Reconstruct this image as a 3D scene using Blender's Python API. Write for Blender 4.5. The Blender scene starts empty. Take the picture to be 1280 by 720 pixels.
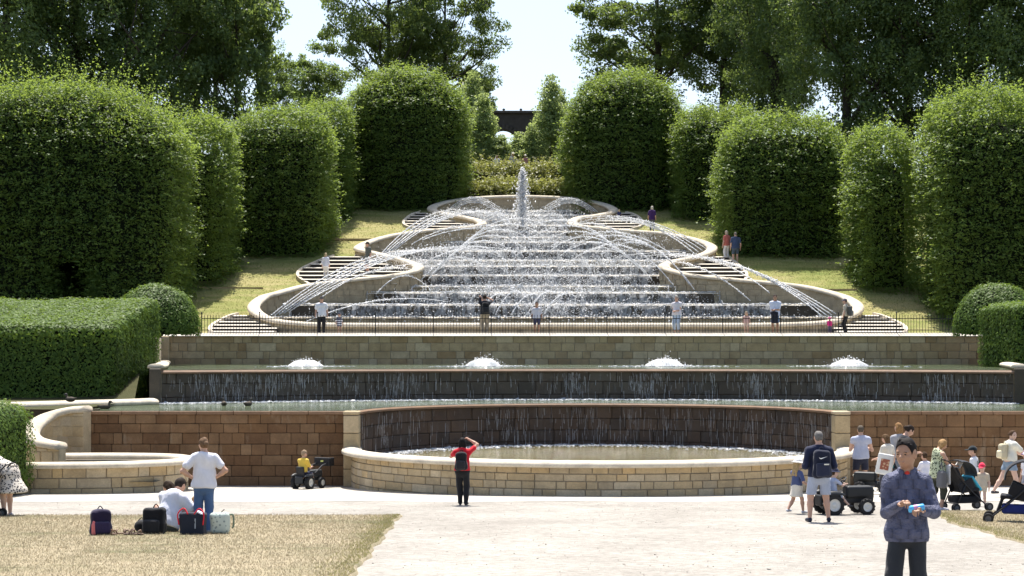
import bpy, math, random
import numpy as np
from mathutils import Vector, Matrix

rng = np.random.default_rng(7)
random.seed(7)
SC = bpy.context.scene
COL = SC.collection
R = math.radians
PI = math.pi

# ------------------------------------------------------------------ camera
CAM_Z = 3.86
FPX = 2000.0            # focal length in pixels of a 1280 px wide frame
HOR = 440.0             # image row of the horizon
cam_d = bpy.data.cameras.new('camera')
cam = bpy.data.objects.new('camera', cam_d)
COL.objects.link(cam)
cam.location = (0, 0, CAM_Z)
cam.rotation_euler = (R(90), 0, 0)
cam_d.sensor_width = 36.0
cam_d.lens = 36.0 * FPX / 1280.0
cam_d.shift_y = (HOR - 360.0) / 1280.0
cam_d.clip_start = 0.1
cam_d.clip_end = 3000
SC.camera = cam

# ------------------------------------------------------------------ sky and sun
SUN_EL, SUN_AZ = R(67), R(-4)       # azimuth measured from straight ahead, + to the right
world = bpy.data.worlds.new('World')
SC.world = world
world.use_nodes = True
wn = world.node_tree.nodes
wl = world.node_tree.links
bg = wn['Background']
sky = wn.new('ShaderNodeTexSky')
sky.sky_type = 'NISHITA'
sky.sun_disc = False
sky.sun_elevation = SUN_EL
sky.sun_rotation = SUN_AZ
sky.air_density = 1.0
sky.dust_density = 2.6
sky.ozone_density = 1.0
wl.new(sky.outputs[0], bg.inputs[0])
bg.inputs[1].default_value = 0.125

sun_d = bpy.data.lights.new('sun', 'SUN')
sun_d.energy = 5.0
sun_d.angle = R(0.55)
sun_d.color = (1.0, 0.955, 0.88)
sun = bpy.data.objects.new('sun', sun_d)
COL.objects.link(sun)
sdir = Vector((math.sin(SUN_AZ) * math.cos(SUN_EL), math.cos(SUN_AZ) * math.cos(SUN_EL), math.sin(SUN_EL)))
sun.rotation_euler = (-sdir).to_track_quat('-Z', 'Y').to_euler()
sun.location = (0, 60, 80)

SC.view_settings.view_transform = 'Standard'
SC.view_settings.look = 'None'
SC.view_settings.gamma = 1.0
SC.view_settings.exposure = 0.88
SC.view_settings.use_curve_mapping = False
SC.render.engine = 'CYCLES'
SC.cycles.max_bounces = 10
SC.cycles.diffuse_bounces = 6
SC.cycles.transmission_bounces = 6
SC.cycles.transparent_max_bounces = 8
SC.cycles.sample_clamp_indirect = 6.0

# ------------------------------------------------------------------ helpers
def at(px, py, d):
    """world point whose picture position is (px, py) when it stands d metres away"""
    return Vector(((px - 640) * d / FPX, d, CAM_Z + (HOR - py) * d / FPX))

def wx(px, d):
    return (px - 640) * d / FPX

def wz(py, d):
    return CAM_Z + (HOR - py) * d / FPX

def gz(x, d):
    """height of the gravel court"""
    return 0.0445 * (46 - d) if d < 46 else 0.0

def tag(o, label=None, cat=None, group=None, kind=None):
    if label: o['label'] = label
    if cat: o['category'] = cat
    if group: o['group'] = group
    if kind: o['kind'] = kind
    return o

def empty(name, loc=(0, 0, 0), label=None, cat=None, group=None, rz=0):
    o = bpy.data.objects.new(name, None)
    COL.objects.link(o)
    o.location = loc
    o.rotation_euler = (0, 0, rz)
    o.empty_display_size = 0.2
    return tag(o, label, cat, group)

def link(name, me, mat=None, parent=None):
    if mat is not None and len(me.materials) == 0:
        me.materials.append(mat)
    o = bpy.data.objects.new(name, me)
    COL.objects.link(o)
    if parent is not None:
        o.parent = parent
    return o

def mesh(V, F, smooth=False, name='mesh'):
    """V (n,3); F one int array (m,3|4), or a list of polygons"""
    me = bpy.data.meshes.new(name)
    V = np.asarray(V, dtype=np.float32)
    if isinstance(F, np.ndarray):
        m, k = F.shape
        me.vertices.add(len(V))
        me.vertices.foreach_set('co', V.ravel())
        me.loops.add(m * k)
        me.loops.foreach_set('vertex_index', F.astype(np.int32).ravel())
        me.polygons.add(m)
        me.polygons.foreach_set('loop_start', np.arange(0, m * k, k, dtype=np.int32))
        me.polygons.foreach_set('loop_total', np.full(m, k, dtype=np.int32))
        if smooth:
            me.polygons.foreach_set('use_smooth', np.ones(m, dtype=bool))
        me.update(calc_edges=True)
    else:
        me.from_pydata([tuple(map(float, v)) for v in V], [], [tuple(map(int, f)) for f in F])
        if smooth:
            me.polygons.foreach_set('use_smooth', np.ones(len(me.polygons), dtype=bool))
        me.update()
    return me

class MB:
    """collects simple shapes into one mesh"""
    def __init__(s):
        s.V = []; s.F = []
    def add(s, V, F):
        n = len(s.V)
        s.V += [tuple(v) for v in V]
        s.F += [tuple(i + n for i in f) for f in F]
        return s
    def box(s, c, size, rot=None, bev=0.0):
        hx, hy, hz = [v / 2 for v in size]
        if bev <= 0:
            P = [Vector((x, y, z)) for x in (-hx, hx) for y in (-hy, hy) for z in (-hz, hz)]
            F = [(0, 1, 3, 2), (4, 6, 7, 5), (0, 4, 5, 1), (2, 3, 7, 6), (0, 2, 6, 4), (1, 5, 7, 3)]
        else:
            P, F = bevbox(hx, hy, hz, bev)
            P = [Vector(p) for p in P]
        c = Vector(c)
        if rot is not None:
            P = [rot @ p for p in P]
        return s.add([p + c for p in P], F)
    def tube(s, pts, rad, n=8, cap=True, sq=None):
        pts = [Vector(p) for p in pts]
        if not hasattr(rad, '__len__'):
            rad = [rad] * len(pts)
        V = []; F = []
        up = Vector((0, 0, 1))
        ref = None
        for i, p in enumerate(pts):
            t = (pts[min(i + 1, len(pts) - 1)] - pts[max(i - 1, 0)])
            t = t.normalized() if t.length > 1e-9 else up
            if ref is None:
                ref = t.cross(up)
                if ref.length < 1e-3: ref = Vector((1, 0, 0))
            ref = (ref - t * ref.dot(t))
            if ref.length < 1e-6: ref = Vector((0, 1, 0))
            ref.normalize()
            b = t.cross(ref)
            for k in range(n):
                a = 2 * PI * k / n
                V.append(p + (ref * math.cos(a) + b * math.sin(a)) * rad[i])
        for i in range(len(pts) - 1):
            for k in range(n):
                k2 = (k + 1) % n
                F.append((i * n + k, i * n + k2, (i + 1) * n + k2, (i + 1) * n + k))
        if cap:
            F.append(tuple(range(n - 1, -1, -1)))
            F.append(tuple((len(pts) - 1) * n + k for k in range(n)))
        return s.add(V, F)
    def lathe(s, prof, n=20, M=None, caps=False):
        """prof [(r,z)] turned about z, then moved by M"""
        V = []; F = []
        for (r, z) in prof:
            for k in range(n):
                a = 2 * PI * k / n
                v = Vector((r * math.cos(a), r * math.sin(a), z))
                V.append(M @ v if M is not None else v)
        for i in range(len(prof) - 1):
            for k in range(n):
                k2 = (k + 1) % n
                F.append((i * n + k, i * n + k2, (i + 1) * n + k2, (i + 1) * n + k))
        if caps:
            F.append(tuple(range(n - 1, -1, -1)))
            F.append(tuple((len(prof) - 1) * n + k for k in range(n)))
        return s.add(V, F)
    def build(s, name, mat=None, parent=None, smooth=False):
        return link(name, mesh(s.V, s.F, smooth, name), mat, parent)

def bevbox(hx, hy, hz, b):
    """box with chamfered edges: 24 vertices, 26 faces"""
    V = []; idx = {}
    for sx in (-1, 1):
        for sy in (-1, 1):
            for sz in (-1, 1):
                for ax in range(3):
                    p = [sx * (hx - b), sy * (hy - b), sz * (hz - b)]
                    p[ax] = (sx * hx, sy * hy, sz * hz)[ax]
                    idx[(sx, sy, sz, ax)] = len(V)
                    V.append(tuple(p))
    F = []
    for ax in range(3):
        o = [a for a in range(3) if a != ax]
        for sg in (-1, 1):
            q = []
            for (u, v) in ((-1, -1), (1, -1), (1, 1), (-1, 1)):
                k = [0, 0, 0]; k[ax] = sg; k[o[0]] = u; k[o[1]] = v
                q.append(idx[tuple(k) + (ax,)])
            F.append(tuple(q) if (sg > 0) == (ax != 1) else tuple(q[::-1]))
    for ax in range(3):                      # edges along ax
        o = [a for a in range(3) if a != ax]
        for u in (-1, 1):
            for v in (-1, 1):
                k0 = [0, 0, 0]; k1 = [0, 0, 0]
                k0[ax] = -1; k1[ax] = 1
                for k in (k0, k1): k[o[0]] = u; k[o[1]] = v
                F.append((idx[tuple(k0) + (o[0],)], idx[tuple(k1) + (o[0],)], idx[tuple(k1) + (o[1],)], idx[tuple(k0) + (o[1],)]))
    for sx in (-1, 1):
        for sy in (-1, 1):
            for sz in (-1, 1):
                F.append(tuple(idx[(sx, sy, sz, a)] for a in range(3)))
    return V, F

# ---- paths in plan ------------------------------------------------------
def resample(P, step):
    P = np.asarray(P, float)
    s = np.r_[0, np.cumsum(np.linalg.norm(np.diff(P, axis=0), axis=1))]
    n = max(2, int(round(s[-1] / step)) + 1)
    t = np.linspace(0, s[-1], n)
    return np.stack([np.interp(t, s, P[:, k]) for k in range(P.shape[1])], 1)

def smooth_path(P, step=0.2, it=2):
    """Catmull-Rom through the points, then even steps"""
    P = np.asarray(P, float)
    Q = np.vstack([2 * P[0] - P[1], P, 2 * P[-1] - P[-2]])
    out = []
    for i in range(1, len(Q) - 2):
        p0, p1, p2, p3 = Q[i - 1], Q[i], Q[i + 1], Q[i + 2]
        for t in np.linspace(0, 1, 12, endpoint=False):
            out.append(0.5 * ((2 * p1) + (p2 - p0) * t + (2 * p0 - 5 * p1 + 4 * p2 - p3) * t * t + (3 * p1 - p0 - 3 * p2 + p3) * t ** 3))
    out.append(Q[-2])
    return resample(out, step)

def normals2(P):
    """left-hand normal of a plan path"""
    T = np.gradient(P[:, :2], axis=0)
    T /= np.linalg.norm(T, axis=1)[:, None] + 1e-9
    return np.stack([-T[:, 1], T[:, 0]], 1)

def sweep(path, prof, closed=False):
    """path (n,3) x,y,z ; prof [(n,z)] closed outline, n along the left-hand normal"""
    path = np.asarray(path, float)
    N = normals2(path)
    m = len(prof)
    V = []
    for i in range(len(path)):
        for (a, z) in prof:
            V.append((path[i, 0] + N[i, 0] * a, path[i, 1] + N[i, 1] * a, path[i, 2] + z))
    F = []
    n = len(path)
    for i in range(n if closed else n - 1):
        j = (i + 1) % n
        for k in range(m):
            k2 = (k + 1) % m
            F.append((i * m + k, i * m + k2, j * m + k2, j * m + k))
    if not closed:
        F.append(tuple(range(m - 1, -1, -1)))
        F.append(tuple((n - 1) * m + k for k in range(m)))
    return V, F

def round_prof(w, h, n=7, lift=0.0):
    """coping outline: flat underside, rounded crown; width w, height h"""
    pr = [(-w / 2, 0), (-w / 2, h * 0.35)]
    for k in range(n + 1):
        a = PI - PI * k / n
        pr.append((w / 2 * 0.99 * math.cos(a), h * 0.42 + h * 0.58 * math.sin(a)))
    pr += [(w / 2, h * 0.35), (w / 2, 0)]
    return pr[::-1]

def text_mesh(body, size):
    cu = bpy.data.curves.new('txt', 'FONT')
    cu.body = body; cu.size = size; cu.align_x = 'CENTER'; cu.align_y = 'CENTER'; cu.extrude = 0.004
    o = bpy.data.objects.new('txt', cu)
    COL.objects.link(o)
    dg = bpy.context.evaluated_depsgraph_get()
    me = bpy.data.meshes.new_from_object(o.evaluated_get(dg))
    bpy.data.objects.remove(o)
    return me
# ------------------------------------------------------------------ materials
def new_mat(name):
    m = bpy.data.materials.new(name)
    m.use_nodes = True
    nt = m.node_tree
    return m, nt.nodes, nt.links, nt.nodes['Principled BSDF']

def ramp(n, stops):
    r = n.new('ShaderNodeValToRGB')
    e = r.color_ramp.elements
    while len(e) < len(stops): e.new(0.5)
    for k, (p, c) in enumerate(stops):
        e[k].position = p
        e[k].color = (*c, 1)
    return r

def noise(n, l, scale, detail=4, rough=0.6, coord=None, vscale=None):
    t = n.new('ShaderNodeTexNoise')
    t.inputs['Scale'].default_value = scale
    t.inputs['Detail'].default_value = detail
    t.inputs['Roughness'].default_value = rough
    src = coord
    if src is None:
        g = n.new('ShaderNodeNewGeometry'); src = g.outputs['Position']
    if vscale is not None:
        mp = n.new('ShaderNodeMapping'); mp.inputs['Scale'].default_value = vscale
        l.new(src, mp.inputs['Vector']); src = mp.outputs['Vector']
    l.new(src, t.inputs['Vector'])
    return t

def mixc(n, l, a, b, fac, mode='MIX'):
    m = n.new('ShaderNodeMix'); m.data_type = 'RGBA'; m.blend_type = mode
    for v, k in ((a, 6), (b, 7)):
        if isinstance(v, tuple): m.inputs[k].default_value = (*v, 1)
        else: l.new(v, m.inputs[k])
    if isinstance(fac, (int, float)): m.inputs[0].default_value = fac
    else: l.new(fac, m.inputs[0])
    return m.outputs[2]

def bump(n, l, src, bsdf, strength=0.4, dist=0.02):
    b = n.new('ShaderNodeBump')
    b.inputs['Strength'].default_value = strength
    b.inputs['Distance'].default_value = dist
    l.new(src, b.inputs['Height'])
    l.new(b.outputs[0], bsdf.inputs['Normal'])

_plain = {}
def plain(col, rough=0.7, metal=0.0, spec=0.3, var=0.12, scale=6.0, name=None):
    """one colour with a little uneven wear"""
    key = (col, rough, metal, spec, var)
    if key in _plain: return _plain[key]
    m, n, l, b = new_mat(name or 'plain')
    t = noise(n, l, scale, 3)
    c = ramp(n, [(0.3, tuple(v * (1 - var) for v in col)), (0.7, tuple(min(1, v * (1 + var)) for v in col))])
    l.new(t.outputs[0], c.inputs[0]); l.new(c.outputs[0], b.inputs['Base Color'])
    b.inputs['Roughness'].default_value = rough
    b.inputs['Metallic'].default_value = metal
    b.inputs['Specular IOR Level'].default_value = spec
    _plain[key] = m
    return m

def cloth(col, folds=0.5, name='cloth'):
    """woven cloth: soft fold relief"""
    key = ('cloth', col, folds)
    if key in _plain: return _plain[key]
    m, n, l, b = new_mat(name)
    tc = n.new('ShaderNodeTexCoord')
    t = noise(n, l, 7, 3, coord=tc.outputs['Object'], vscale=(1, 1, 0.6))
    c = ramp(n, [(0.25, tuple(v * 0.86 for v in col)), (0.75, tuple(min(1, v * 1.1) for v in col))])
    l.new(t.outputs[0], c.inputs[0]); l.new(c.outputs[0], b.inputs['Base Color'])
    b.inputs['Roughness'].default_value = 0.85
    b.inputs['Specular IOR Level'].default_value = 0.15
    b.inputs['Sheen Weight'].default_value = 0.15
    bump(n, l, t.outputs[0], b, folds, 0.05)
    _plain[key] = m
    return m

def stone_mat(name, cols, mortar=None, stain=None, wet=0.0, streak=False):
    """ashlar: each block its own tone (object random), grain, optional dark or pale stains"""
    m, n, l, b = new_mat(name)
    oi = n.new('ShaderNodeObjectInfo')
    k = len(cols)
    c = ramp(n, [((i + 0.0) / max(1, k - 1), cols[i]) for i in range(k)])
    l.new(oi.outputs['Random'], c.inputs[0])
    t1 = noise(n, l, 2.2, 5, 0.65)
    t2 = noise(n, l, 22, 4, 0.7)
    d = ramp(n, [(0.3, (0.72, 0.70, 0.68)), (0.7, (1.12, 1.1, 1.06))])
    l.new(t1.outputs[0], d.inputs[0])
    o = mixc(n, l, c.outputs[0], d.outputs[0], 1.0, 'MULTIPLY')
    g = ramp(n, [(0.35, (0.86, 0.86, 0.86)), (0.65, (1.1, 1.1, 1.1))])
    l.new(t2.outputs[0], g.inputs[0])
    o = mixc(n, l, o, g.outputs[0], 0.8, 'MULTIPLY')
    if stain:
        t3 = noise(n, l, 1.1, 5, 0.7, vscale=(1.6, 1.6, 0.55) if streak else None)
        s = ramp(n, [(0.56, (0, 0, 0)), (0.68, (1, 1, 1))])
        l.new(t3.outputs[0], s.inputs[0])
        o = mixc(n, l, o, stain[0], s.outputs[0] if stain[1] >= 1 else mul(n, l, s.outputs[0], stain[1]))
    l.new(o, b.inputs['Base Color'])
    b.inputs['Roughness'].default_value = 0.85 - 0.5 * wet
    b.inputs['Specular IOR Level'].default_value = 0.25 + 0.35 * wet
    bump(n, l, t2.outputs[0], b, 0.5, 0.012)
    return m

def mul(n, l, a, v):
    m = n.new('ShaderNodeMath'); m.operation = 'MULTIPLY'
    l.new(a, m.inputs[0])
    if isinstance(v, (int, float)): m.inputs[1].default_value = v
    else: l.new(v, m.inputs[1])
    return m.outputs[0]

def leaf_mat(name, dark, light, trans, tw=0.42, var_scale=0.55, gloss=0.35):
    m, n, l, b = new_mat(name)
    g = n.new('ShaderNodeNewGeometry')
    t = noise(n, l, var_scale, 3, 0.6)
    a = n.new('ShaderNodeMath'); a.operation = 'ADD'
    l.new(mul(n, l, g.outputs['Random Per Island'], 0.65), a.inputs[0])
    l.new(mul(n, l, t.outputs[0], 0.5), a.inputs[1])
    c = ramp(n, [(0.2, dark), (0.85, light)])
    l.new(a.outputs[0], c.inputs[0])
    l.new(c.outputs[0], b.inputs['Base Color'])
    b.inputs['Roughness'].default_value = 0.5
    b.inputs['Specular IOR Level'].default_value = gloss
    tr = n.new('ShaderNodeBsdfTranslucent')
    tc = mixc(n, l, c.outputs[0], trans, 0.7)
    l.new(tc, tr.inputs[0])
    mx = n.new('ShaderNodeMixShader'); mx.inputs[0].default_value = tw
    l.new(b.outputs[0], mx.inputs[1]); l.new(tr.outputs[0], mx.inputs[2])
    l.new(mx.outputs[0], n['Material Output'].inputs[0])
    return m

M = {}
M['leaf_hedge'] = leaf_mat('hornbeam_leaf', (0.028, 0.057, 0.018), (0.130, 0.208, 0.056), (0.41, 0.53, 0.08), 0.48, gloss=0.2)
M['leaf_yew'] = leaf_mat('yew_leaf', (0.040, 0.080, 0.018), (0.125, 0.195, 0.034), (0.28, 0.40, 0.04), 0.33, gloss=0.15)
M['leaf_dark'] = leaf_mat('dark_tree_leaf', (0.032, 0.062, 0.024), (0.145, 0.205, 0.074), (0.34, 0.45, 0.09), 0.42, 0.3, gloss=0.3)
M['leaf_mid'] = leaf_mat('tree_leaf', (0.040, 0.070, 0.024), (0.135, 0.185, 0.060), (0.30, 0.40, 0.07), 0.42, 0.3, gloss=0.3)
M['leaf_young'] = leaf_mat('young_tree_leaf', (0.13, 0.19, 0.075), (0.28, 0.34, 0.14), (0.50, 0.60, 0.18), 0.48)
M['leaf_bed'] = leaf_mat('bed_leaf', (0.13, 0.155, 0.05), (0.28, 0.28, 0.09), (0.46, 0.48, 0.10), 0.42)
M['bark'] = plain((0.055, 0.045, 0.035), 0.95, scale=3, var=0.35, name='bark')
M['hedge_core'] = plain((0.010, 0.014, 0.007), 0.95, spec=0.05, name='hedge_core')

# ground stuffs
def ground_mats():
    m, n, l, b = new_mat('gravel')
    t1 = noise(n, l, 0.5, 4); t2 = noise(n, l, 28, 3, 0.8); t3 = noise(n, l, 6, 5, 0.75, vscale=(1, 2.2, 1))
    c = ramp(n, [(0.35, (0.285, 0.267, 0.238)), (0.65, (0.365, 0.345, 0.31))])
    l.new(t1.outputs[0], c.inputs[0])
    d = ramp(n, [(0.28, (0.80, 0.79, 0.78)), (0.5, (1, 1, 1)), (0.75, (1.08, 1.08, 1.08))])
    l.new(t2.outputs[0], d.inputs[0])
    o = mixc(n, l, c.outputs[0], d.outputs[0], 0.8, 'MULTIPLY')
    e = ramp(n, [(0.38, (0.66, 0.65, 0.64)), (0.60, (1.12, 1.12, 1.12))])
    l.new(t3.outputs[0], e.inputs[0])
    o = mixc(n, l, o, e.outputs[0], 0.9, 'MULTIPLY')
    l.new(o, b.inputs['Base Color']); b.inputs['Roughness'].default_value = 0.95
    b.inputs['Specular IOR Level'].default_value = 0.1
    bump(n, l, t2.outputs[0], b, 0.7, 0.03)
    M['gravel'] = m

    def grass(name, stops, sc):
        m, n, l, b = new_mat(name)
        t1 = noise(n, l, sc, 5, 0.7); t2 = noise(n, l, 14, 4, 0.8); t3 = noise(n, l, 0.9, 4, 0.6, vscale=(0.35, 1.6, 1))
        a = n.new('ShaderNodeMath'); a.operation = 'ADD'
        l.new(mul(n, l, t1.outputs[0], 0.55), a.inputs[0]); l.new(mul(n, l, t3.outputs[0], 0.45), a.inputs[1])
        c = ramp(n, stops); l.new(a.outputs[0], c.inputs[0])
        d = ramp(n, [(0.3, (0.62, 0.62, 0.6)), (0.7, (1.2, 1.2, 1.15))]); l.new(t2.outputs[0], d.inputs[0])
        o = mixc(n, l, c.outputs[0], d.outputs[0], 0.85, 'MULTIPLY')
        l.new(o, b.inputs['Base Color']); b.inputs['Roughness'].default_value = 0.95
        b.inputs['Specular IOR Level'].default_value = 0.1
        bump(n, l, t2.outputs[0], b, 0.9, 0.05)
        M[name] = m
    grass('dry_turf', [(0.38, (0.18, 0.18, 0.10)), (0.46, (0.30, 0.26, 0.175)), (0.58, (0.38, 0.32, 0.225))], 0.7)
    grass('slope_turf', [(0.37, (0.15, 0.185, 0.052)), (0.47, (0.235, 0.245, 0.082)), (0.60, (0.34, 0.30, 0.14))], 0.16)
    grass('wood_floor', [(0.3, (0.05, 0.055, 0.025)), (0.7, (0.09, 0.085, 0.04))], 0.3)
ground_mats()

STONE = [(0.46, 0.36, 0.22), (0.54, 0.435, 0.28), (0.49, 0.37, 0.21), (0.57, 0.48, 0.34), (0.43, 0.35, 0.235), (0.56, 0.42, 0.24)]
M['stone'] = stone_mat('sandstone', STONE, stain=((0.26, 0.21, 0.15), 0.5))
M['stone_grey'] = stone_mat('weathered_sandstone', [(0.40, 0.295, 0.165), (0.50, 0.385, 0.225), (0.35, 0.235, 0.12), (0.56, 0.45, 0.29), (0.43, 0.31, 0.175)], stain=((0.20, 0.17, 0.115), 0.5))
M['stone_brown'] = stone_mat('stained_brown_stone', [(0.190, 0.105, 0.050), (0.235, 0.138, 0.072), (0.155, 0.085, 0.043), (0.265, 0.165, 0.090), (0.205, 0.117, 0.060), (0.175, 0.095, 0.047)], stain=((0.36, 0.28, 0.19), 0.5), streak=True)
M['stone_wet'] = stone_mat('wet_dark_stone', [(0.060, 0.047, 0.032), (0.088, 0.068, 0.046), (0.070, 0.050, 0.033), (0.098, 0.080, 0.058)], stain=((0.13, 0.115, 0.095), 0.4), wet=0.45, streak=True)
M['stone_wet_brown'] = stone_mat('wet_brown_stone', [(0.085, 0.050, 0.030), (0.115, 0.070, 0.043), (0.066, 0.042, 0.028), (0.10, 0.058, 0.034)], stain=((0.11, 0.095, 0.08), 0.4), wet=0.45, streak=True)
M['stone_casc'] = stone_mat('cascade_stone', [(0.36, 0.305, 0.21), (0.42, 0.355, 0.25), (0.385, 0.32, 0.215)], stain=((0.17, 0.15, 0.11), 0.6), streak=True)
M['mortar'] = plain((0.30, 0.26, 0.20), 0.95, scale=4, name='mortar')
M['mortar_dark'] = plain((0.055, 0.036, 0.024), 0.95, scale=4, name='dark_mortar')
M['coping'] = stone_mat('pale_coping', [(0.56, 0.50, 0.40), (0.62, 0.56, 0.46)], stain=((0.42, 0.37, 0.29), 0.35))
M['lip'] = stone_mat('wet_lip_stone', [(0.22, 0.13, 0.075), (0.28, 0.17, 0.10)], stain=((0.12, 0.08, 0.05), 0.5), wet=0.4)
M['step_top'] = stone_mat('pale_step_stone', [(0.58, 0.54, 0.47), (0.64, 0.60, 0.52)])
M['step_riser'] = plain((0.035, 0.033, 0.036), 0.8, name='shade_toned_riser')  # near-black tone puts the shade of the step fronts into their colour
M['paving'] = stone_mat('pale_paving', [(0.44, 0.42, 0.38), (0.48, 0.46, 0.415), (0.45, 0.425, 0.385)])
M['iron'] = plain((0.018, 0.018, 0.020), 0.5, metal=0.3, spec=0.4, name='black_iron')
M['dark_arch'] = stone_mat('soot_dark_stone', [(0.075, 0.064, 0.056), (0.095, 0.08, 0.07)])

def water_mats():
    def pool(name, col, scale, strength, rough=0.06):
        m, n, l, b = new_mat(name)
        t = noise(n, l, scale, 4, 0.65, vscale=(0.55, 1.0, 1.0))
        t2 = noise(n, l, 0.6, 3)
        c = ramp(n, [(0.35, tuple(v * 0.75 for v in col)), (0.7, tuple(v * 1.3 for v in col))])
        l.new(t2.outputs[0], c.inputs[0]); l.new(c.outputs[0], b.inputs['Base Color'])
        b.inputs['Roughness'].default_value = rough
        b.inputs['IOR'].default_value = 1.33
        b.inputs['Specular IOR Level'].default_value = 0.5
        bump(n, l, t.outputs[0], b, strength, 0.25)
        M[name] = m
    pool('water_green', (0.075, 0.095, 0.045), 4.0, 0.55)
    pool('water_ochre', (0.135, 0.112, 0.038), 4.5, 1.0, 0.08)
    pool('water_casc', (0.10, 0.11, 0.10), 5.0, 0.9, 0.12)
    # broken white water: bright scattering drops
    m, n, l, b = new_mat('white_water')
    b.inputs['Base Color'].default_value = (0.90, 0.91, 0.93, 1)
    b.inputs['Roughness'].default_value = 0.25
    tr = n.new('ShaderNodeBsdfTranslucent'); tr.inputs[0].default_value = (0.97, 0.975, 0.98, 1)
    mx = n.new('ShaderNodeMixShader'); mx.inputs[0].default_value = 0.5
    l.new(b.outputs[0], mx.inputs[1]); l.new(tr.outputs[0], mx.inputs[2])
    l.new(mx.outputs[0], n['Material Output'].inputs[0])
    M['white_water'] = m
    # falling veil: uneven white water with gaps
    m, n, l, b = new_mat('water_veil')
    b.inputs['Base Color'].default_value = (0.90, 0.92, 0.94, 1)
    b.inputs['Roughness'].default_value = 0.3
    tl = n.new('ShaderNodeBsdfTranslucent'); tl.inputs[0].default_value = (0.95, 0.96, 0.98, 1)
    m1 = n.new('ShaderNodeMixShader'); m1.inputs[0].default_value = 0.65
    l.new(b.outputs[0], m1.inputs[1]); l.new(tl.outputs[0], m1.inputs[2])
    tr = n.new('ShaderNodeBsdfTransparent')
    mx = n.new('ShaderNodeMixShader')
    t = noise(n, l, 3.0, 6, 0.78, vscale=(1.0, 1.0, 0.35))
    r_ = ramp(n, [(0.41, (0, 0, 0)), (0.64, (0.9, 0.9, 0.9))])
    l.new(t.outputs[0], r_.inputs[0]); l.new(r_.outputs[0], mx.inputs[0])
    l.new(tr.outputs[0], mx.inputs[1]); l.new(m1.outputs[0], mx.inputs[2])
    l.new(mx.outputs[0], n['Material Output'].inputs[0])
    M['water_veil'] = m
    # thin running film: mostly clear with pale threads
    m, n, l, b = new_mat('water_film')
    b.inputs['Base Color'].default_value = (0.55, 0.58, 0.62, 1)
    b.inputs['Roughness'].default_value = 0.15
    tr = n.new('ShaderNodeBsdfTransparent')
    mx = n.new('ShaderNodeMixShader')
    t = noise(n, l, 9, 5, 0.75, vscale=(1.0, 1.0, 0.12))
    r_ = ramp(n, [(0.56, (0, 0, 0)), (0.80, (0.28, 0.28, 0.28))])
    l.new(t.outputs[0], r_.inputs[0]); l.new(r_.outputs[0], mx.inputs[0])
    l.new(tr.outputs[0], mx.inputs[1]); l.new(b.outputs[0], mx.inputs[2])
    l.new(mx.outputs[0], n['Material Output'].inputs[0])
    M['water_film'] = m
water_mats()
M['skin'] = plain((0.52, 0.31, 0.22), 0.55, spec=0.35, var=0.08, name='skin')
M['skin_tan'] = plain((0.36, 0.20, 0.125), 0.5, spec=0.4, var=0.08, name='tanned_skin')
M['skin_pale'] = plain((0.60, 0.40, 0.31), 0.55, spec=0.35, var=0.08, name='pale_skin')
# ------------------------------------------------------------------ ground, terraces
def grid_sheet(name, rows, mat, kind='structure', smooth=True):
    """rows: list of lists of points, equal lengths"""
    n = len(rows[0])
    V = [p for r in rows for p in r]
    F = np.array([(i * n + k, i * n + k + 1, (i + 1) * n + k + 1, (i + 1) * n + k) for i in range(len(rows) - 1) for k in range(n - 1)])
    return tag(link(name, mesh(np.array(V), F, smooth, name), mat), kind=kind)

grid_sheet('gravel_court', [[(x, d, gz(x, d)) for x in np.linspace(-90, 90, 40)] for d in np.linspace(-40, 46.4, 40)], M['gravel'])
grid_sheet('paved_strip', [[(x, d + 0.05 * math.sin(x * 1.3), gz(x, d) + 0.006) for x in np.linspace(-60, 60, 160)] for d in np.r_[36.9, np.linspace(38, 46.2, 8)]], M['paving'])

def lawn_edge_left(d): return -2.15 - 0.02 * (30 - d) * -1.2 + 0.03 * math.sin(d * 2.1) + 0.02 * math.sin(d * 5.3)
def lawn_edge_right(d):
    t = max(0.0, (d - 24) / 8.7)
    return 7.75 + 0.75 * t * t + 0.06 * math.sin(d * 1.7) + 0.04 * math.sin(d * 4.9)
LAWN_L_FAR, LAWN_R_FAR = 31.2, 32.6
rows = []
for d in np.linspace(6, LAWN_L_FAR, 110):
    xe = lawn_edge_left(d)
    xs = np.r_[np.linspace(-45, xe - 0.3, 60), xe - 0.12, xe, xe + 0.02]
    far = d + (0.05 * np.sin(xs * 1.9) + 0.03 * np.sin(xs * 6.1)) * (d > LAWN_L_FAR - 1)
    rows.append([(x, y, gz(x, y) + (0.035 if k < len(xs) - 1 else -0.02) * (1 if d < LAWN_L_FAR - 0.1 else 0.35)) for k, (x, y) in enumerate(zip(xs, far))])
grid_sheet('dry_lawn_left', rows, M['dry_turf'])
rows = []
for d in np.linspace(6, LAWN_R_FAR, 110):
    xe = lawn_edge_right(d)
    xs = np.r_[xe - 0.02, xe, xe + 0.12, np.linspace(xe + 0.3, 45, 60)]
    far = d + 0.05 * np.sin(xs * 1.7) * (d > LAWN_R_FAR - 1)
    rows.append([(x, y, gz(x, y) + (0.035 if k > 0 else -0.02)) for k, (x, y) in enumerate(zip(xs, far))])
grid_sheet('dry_lawn_right', rows, M['dry_turf'])

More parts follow.
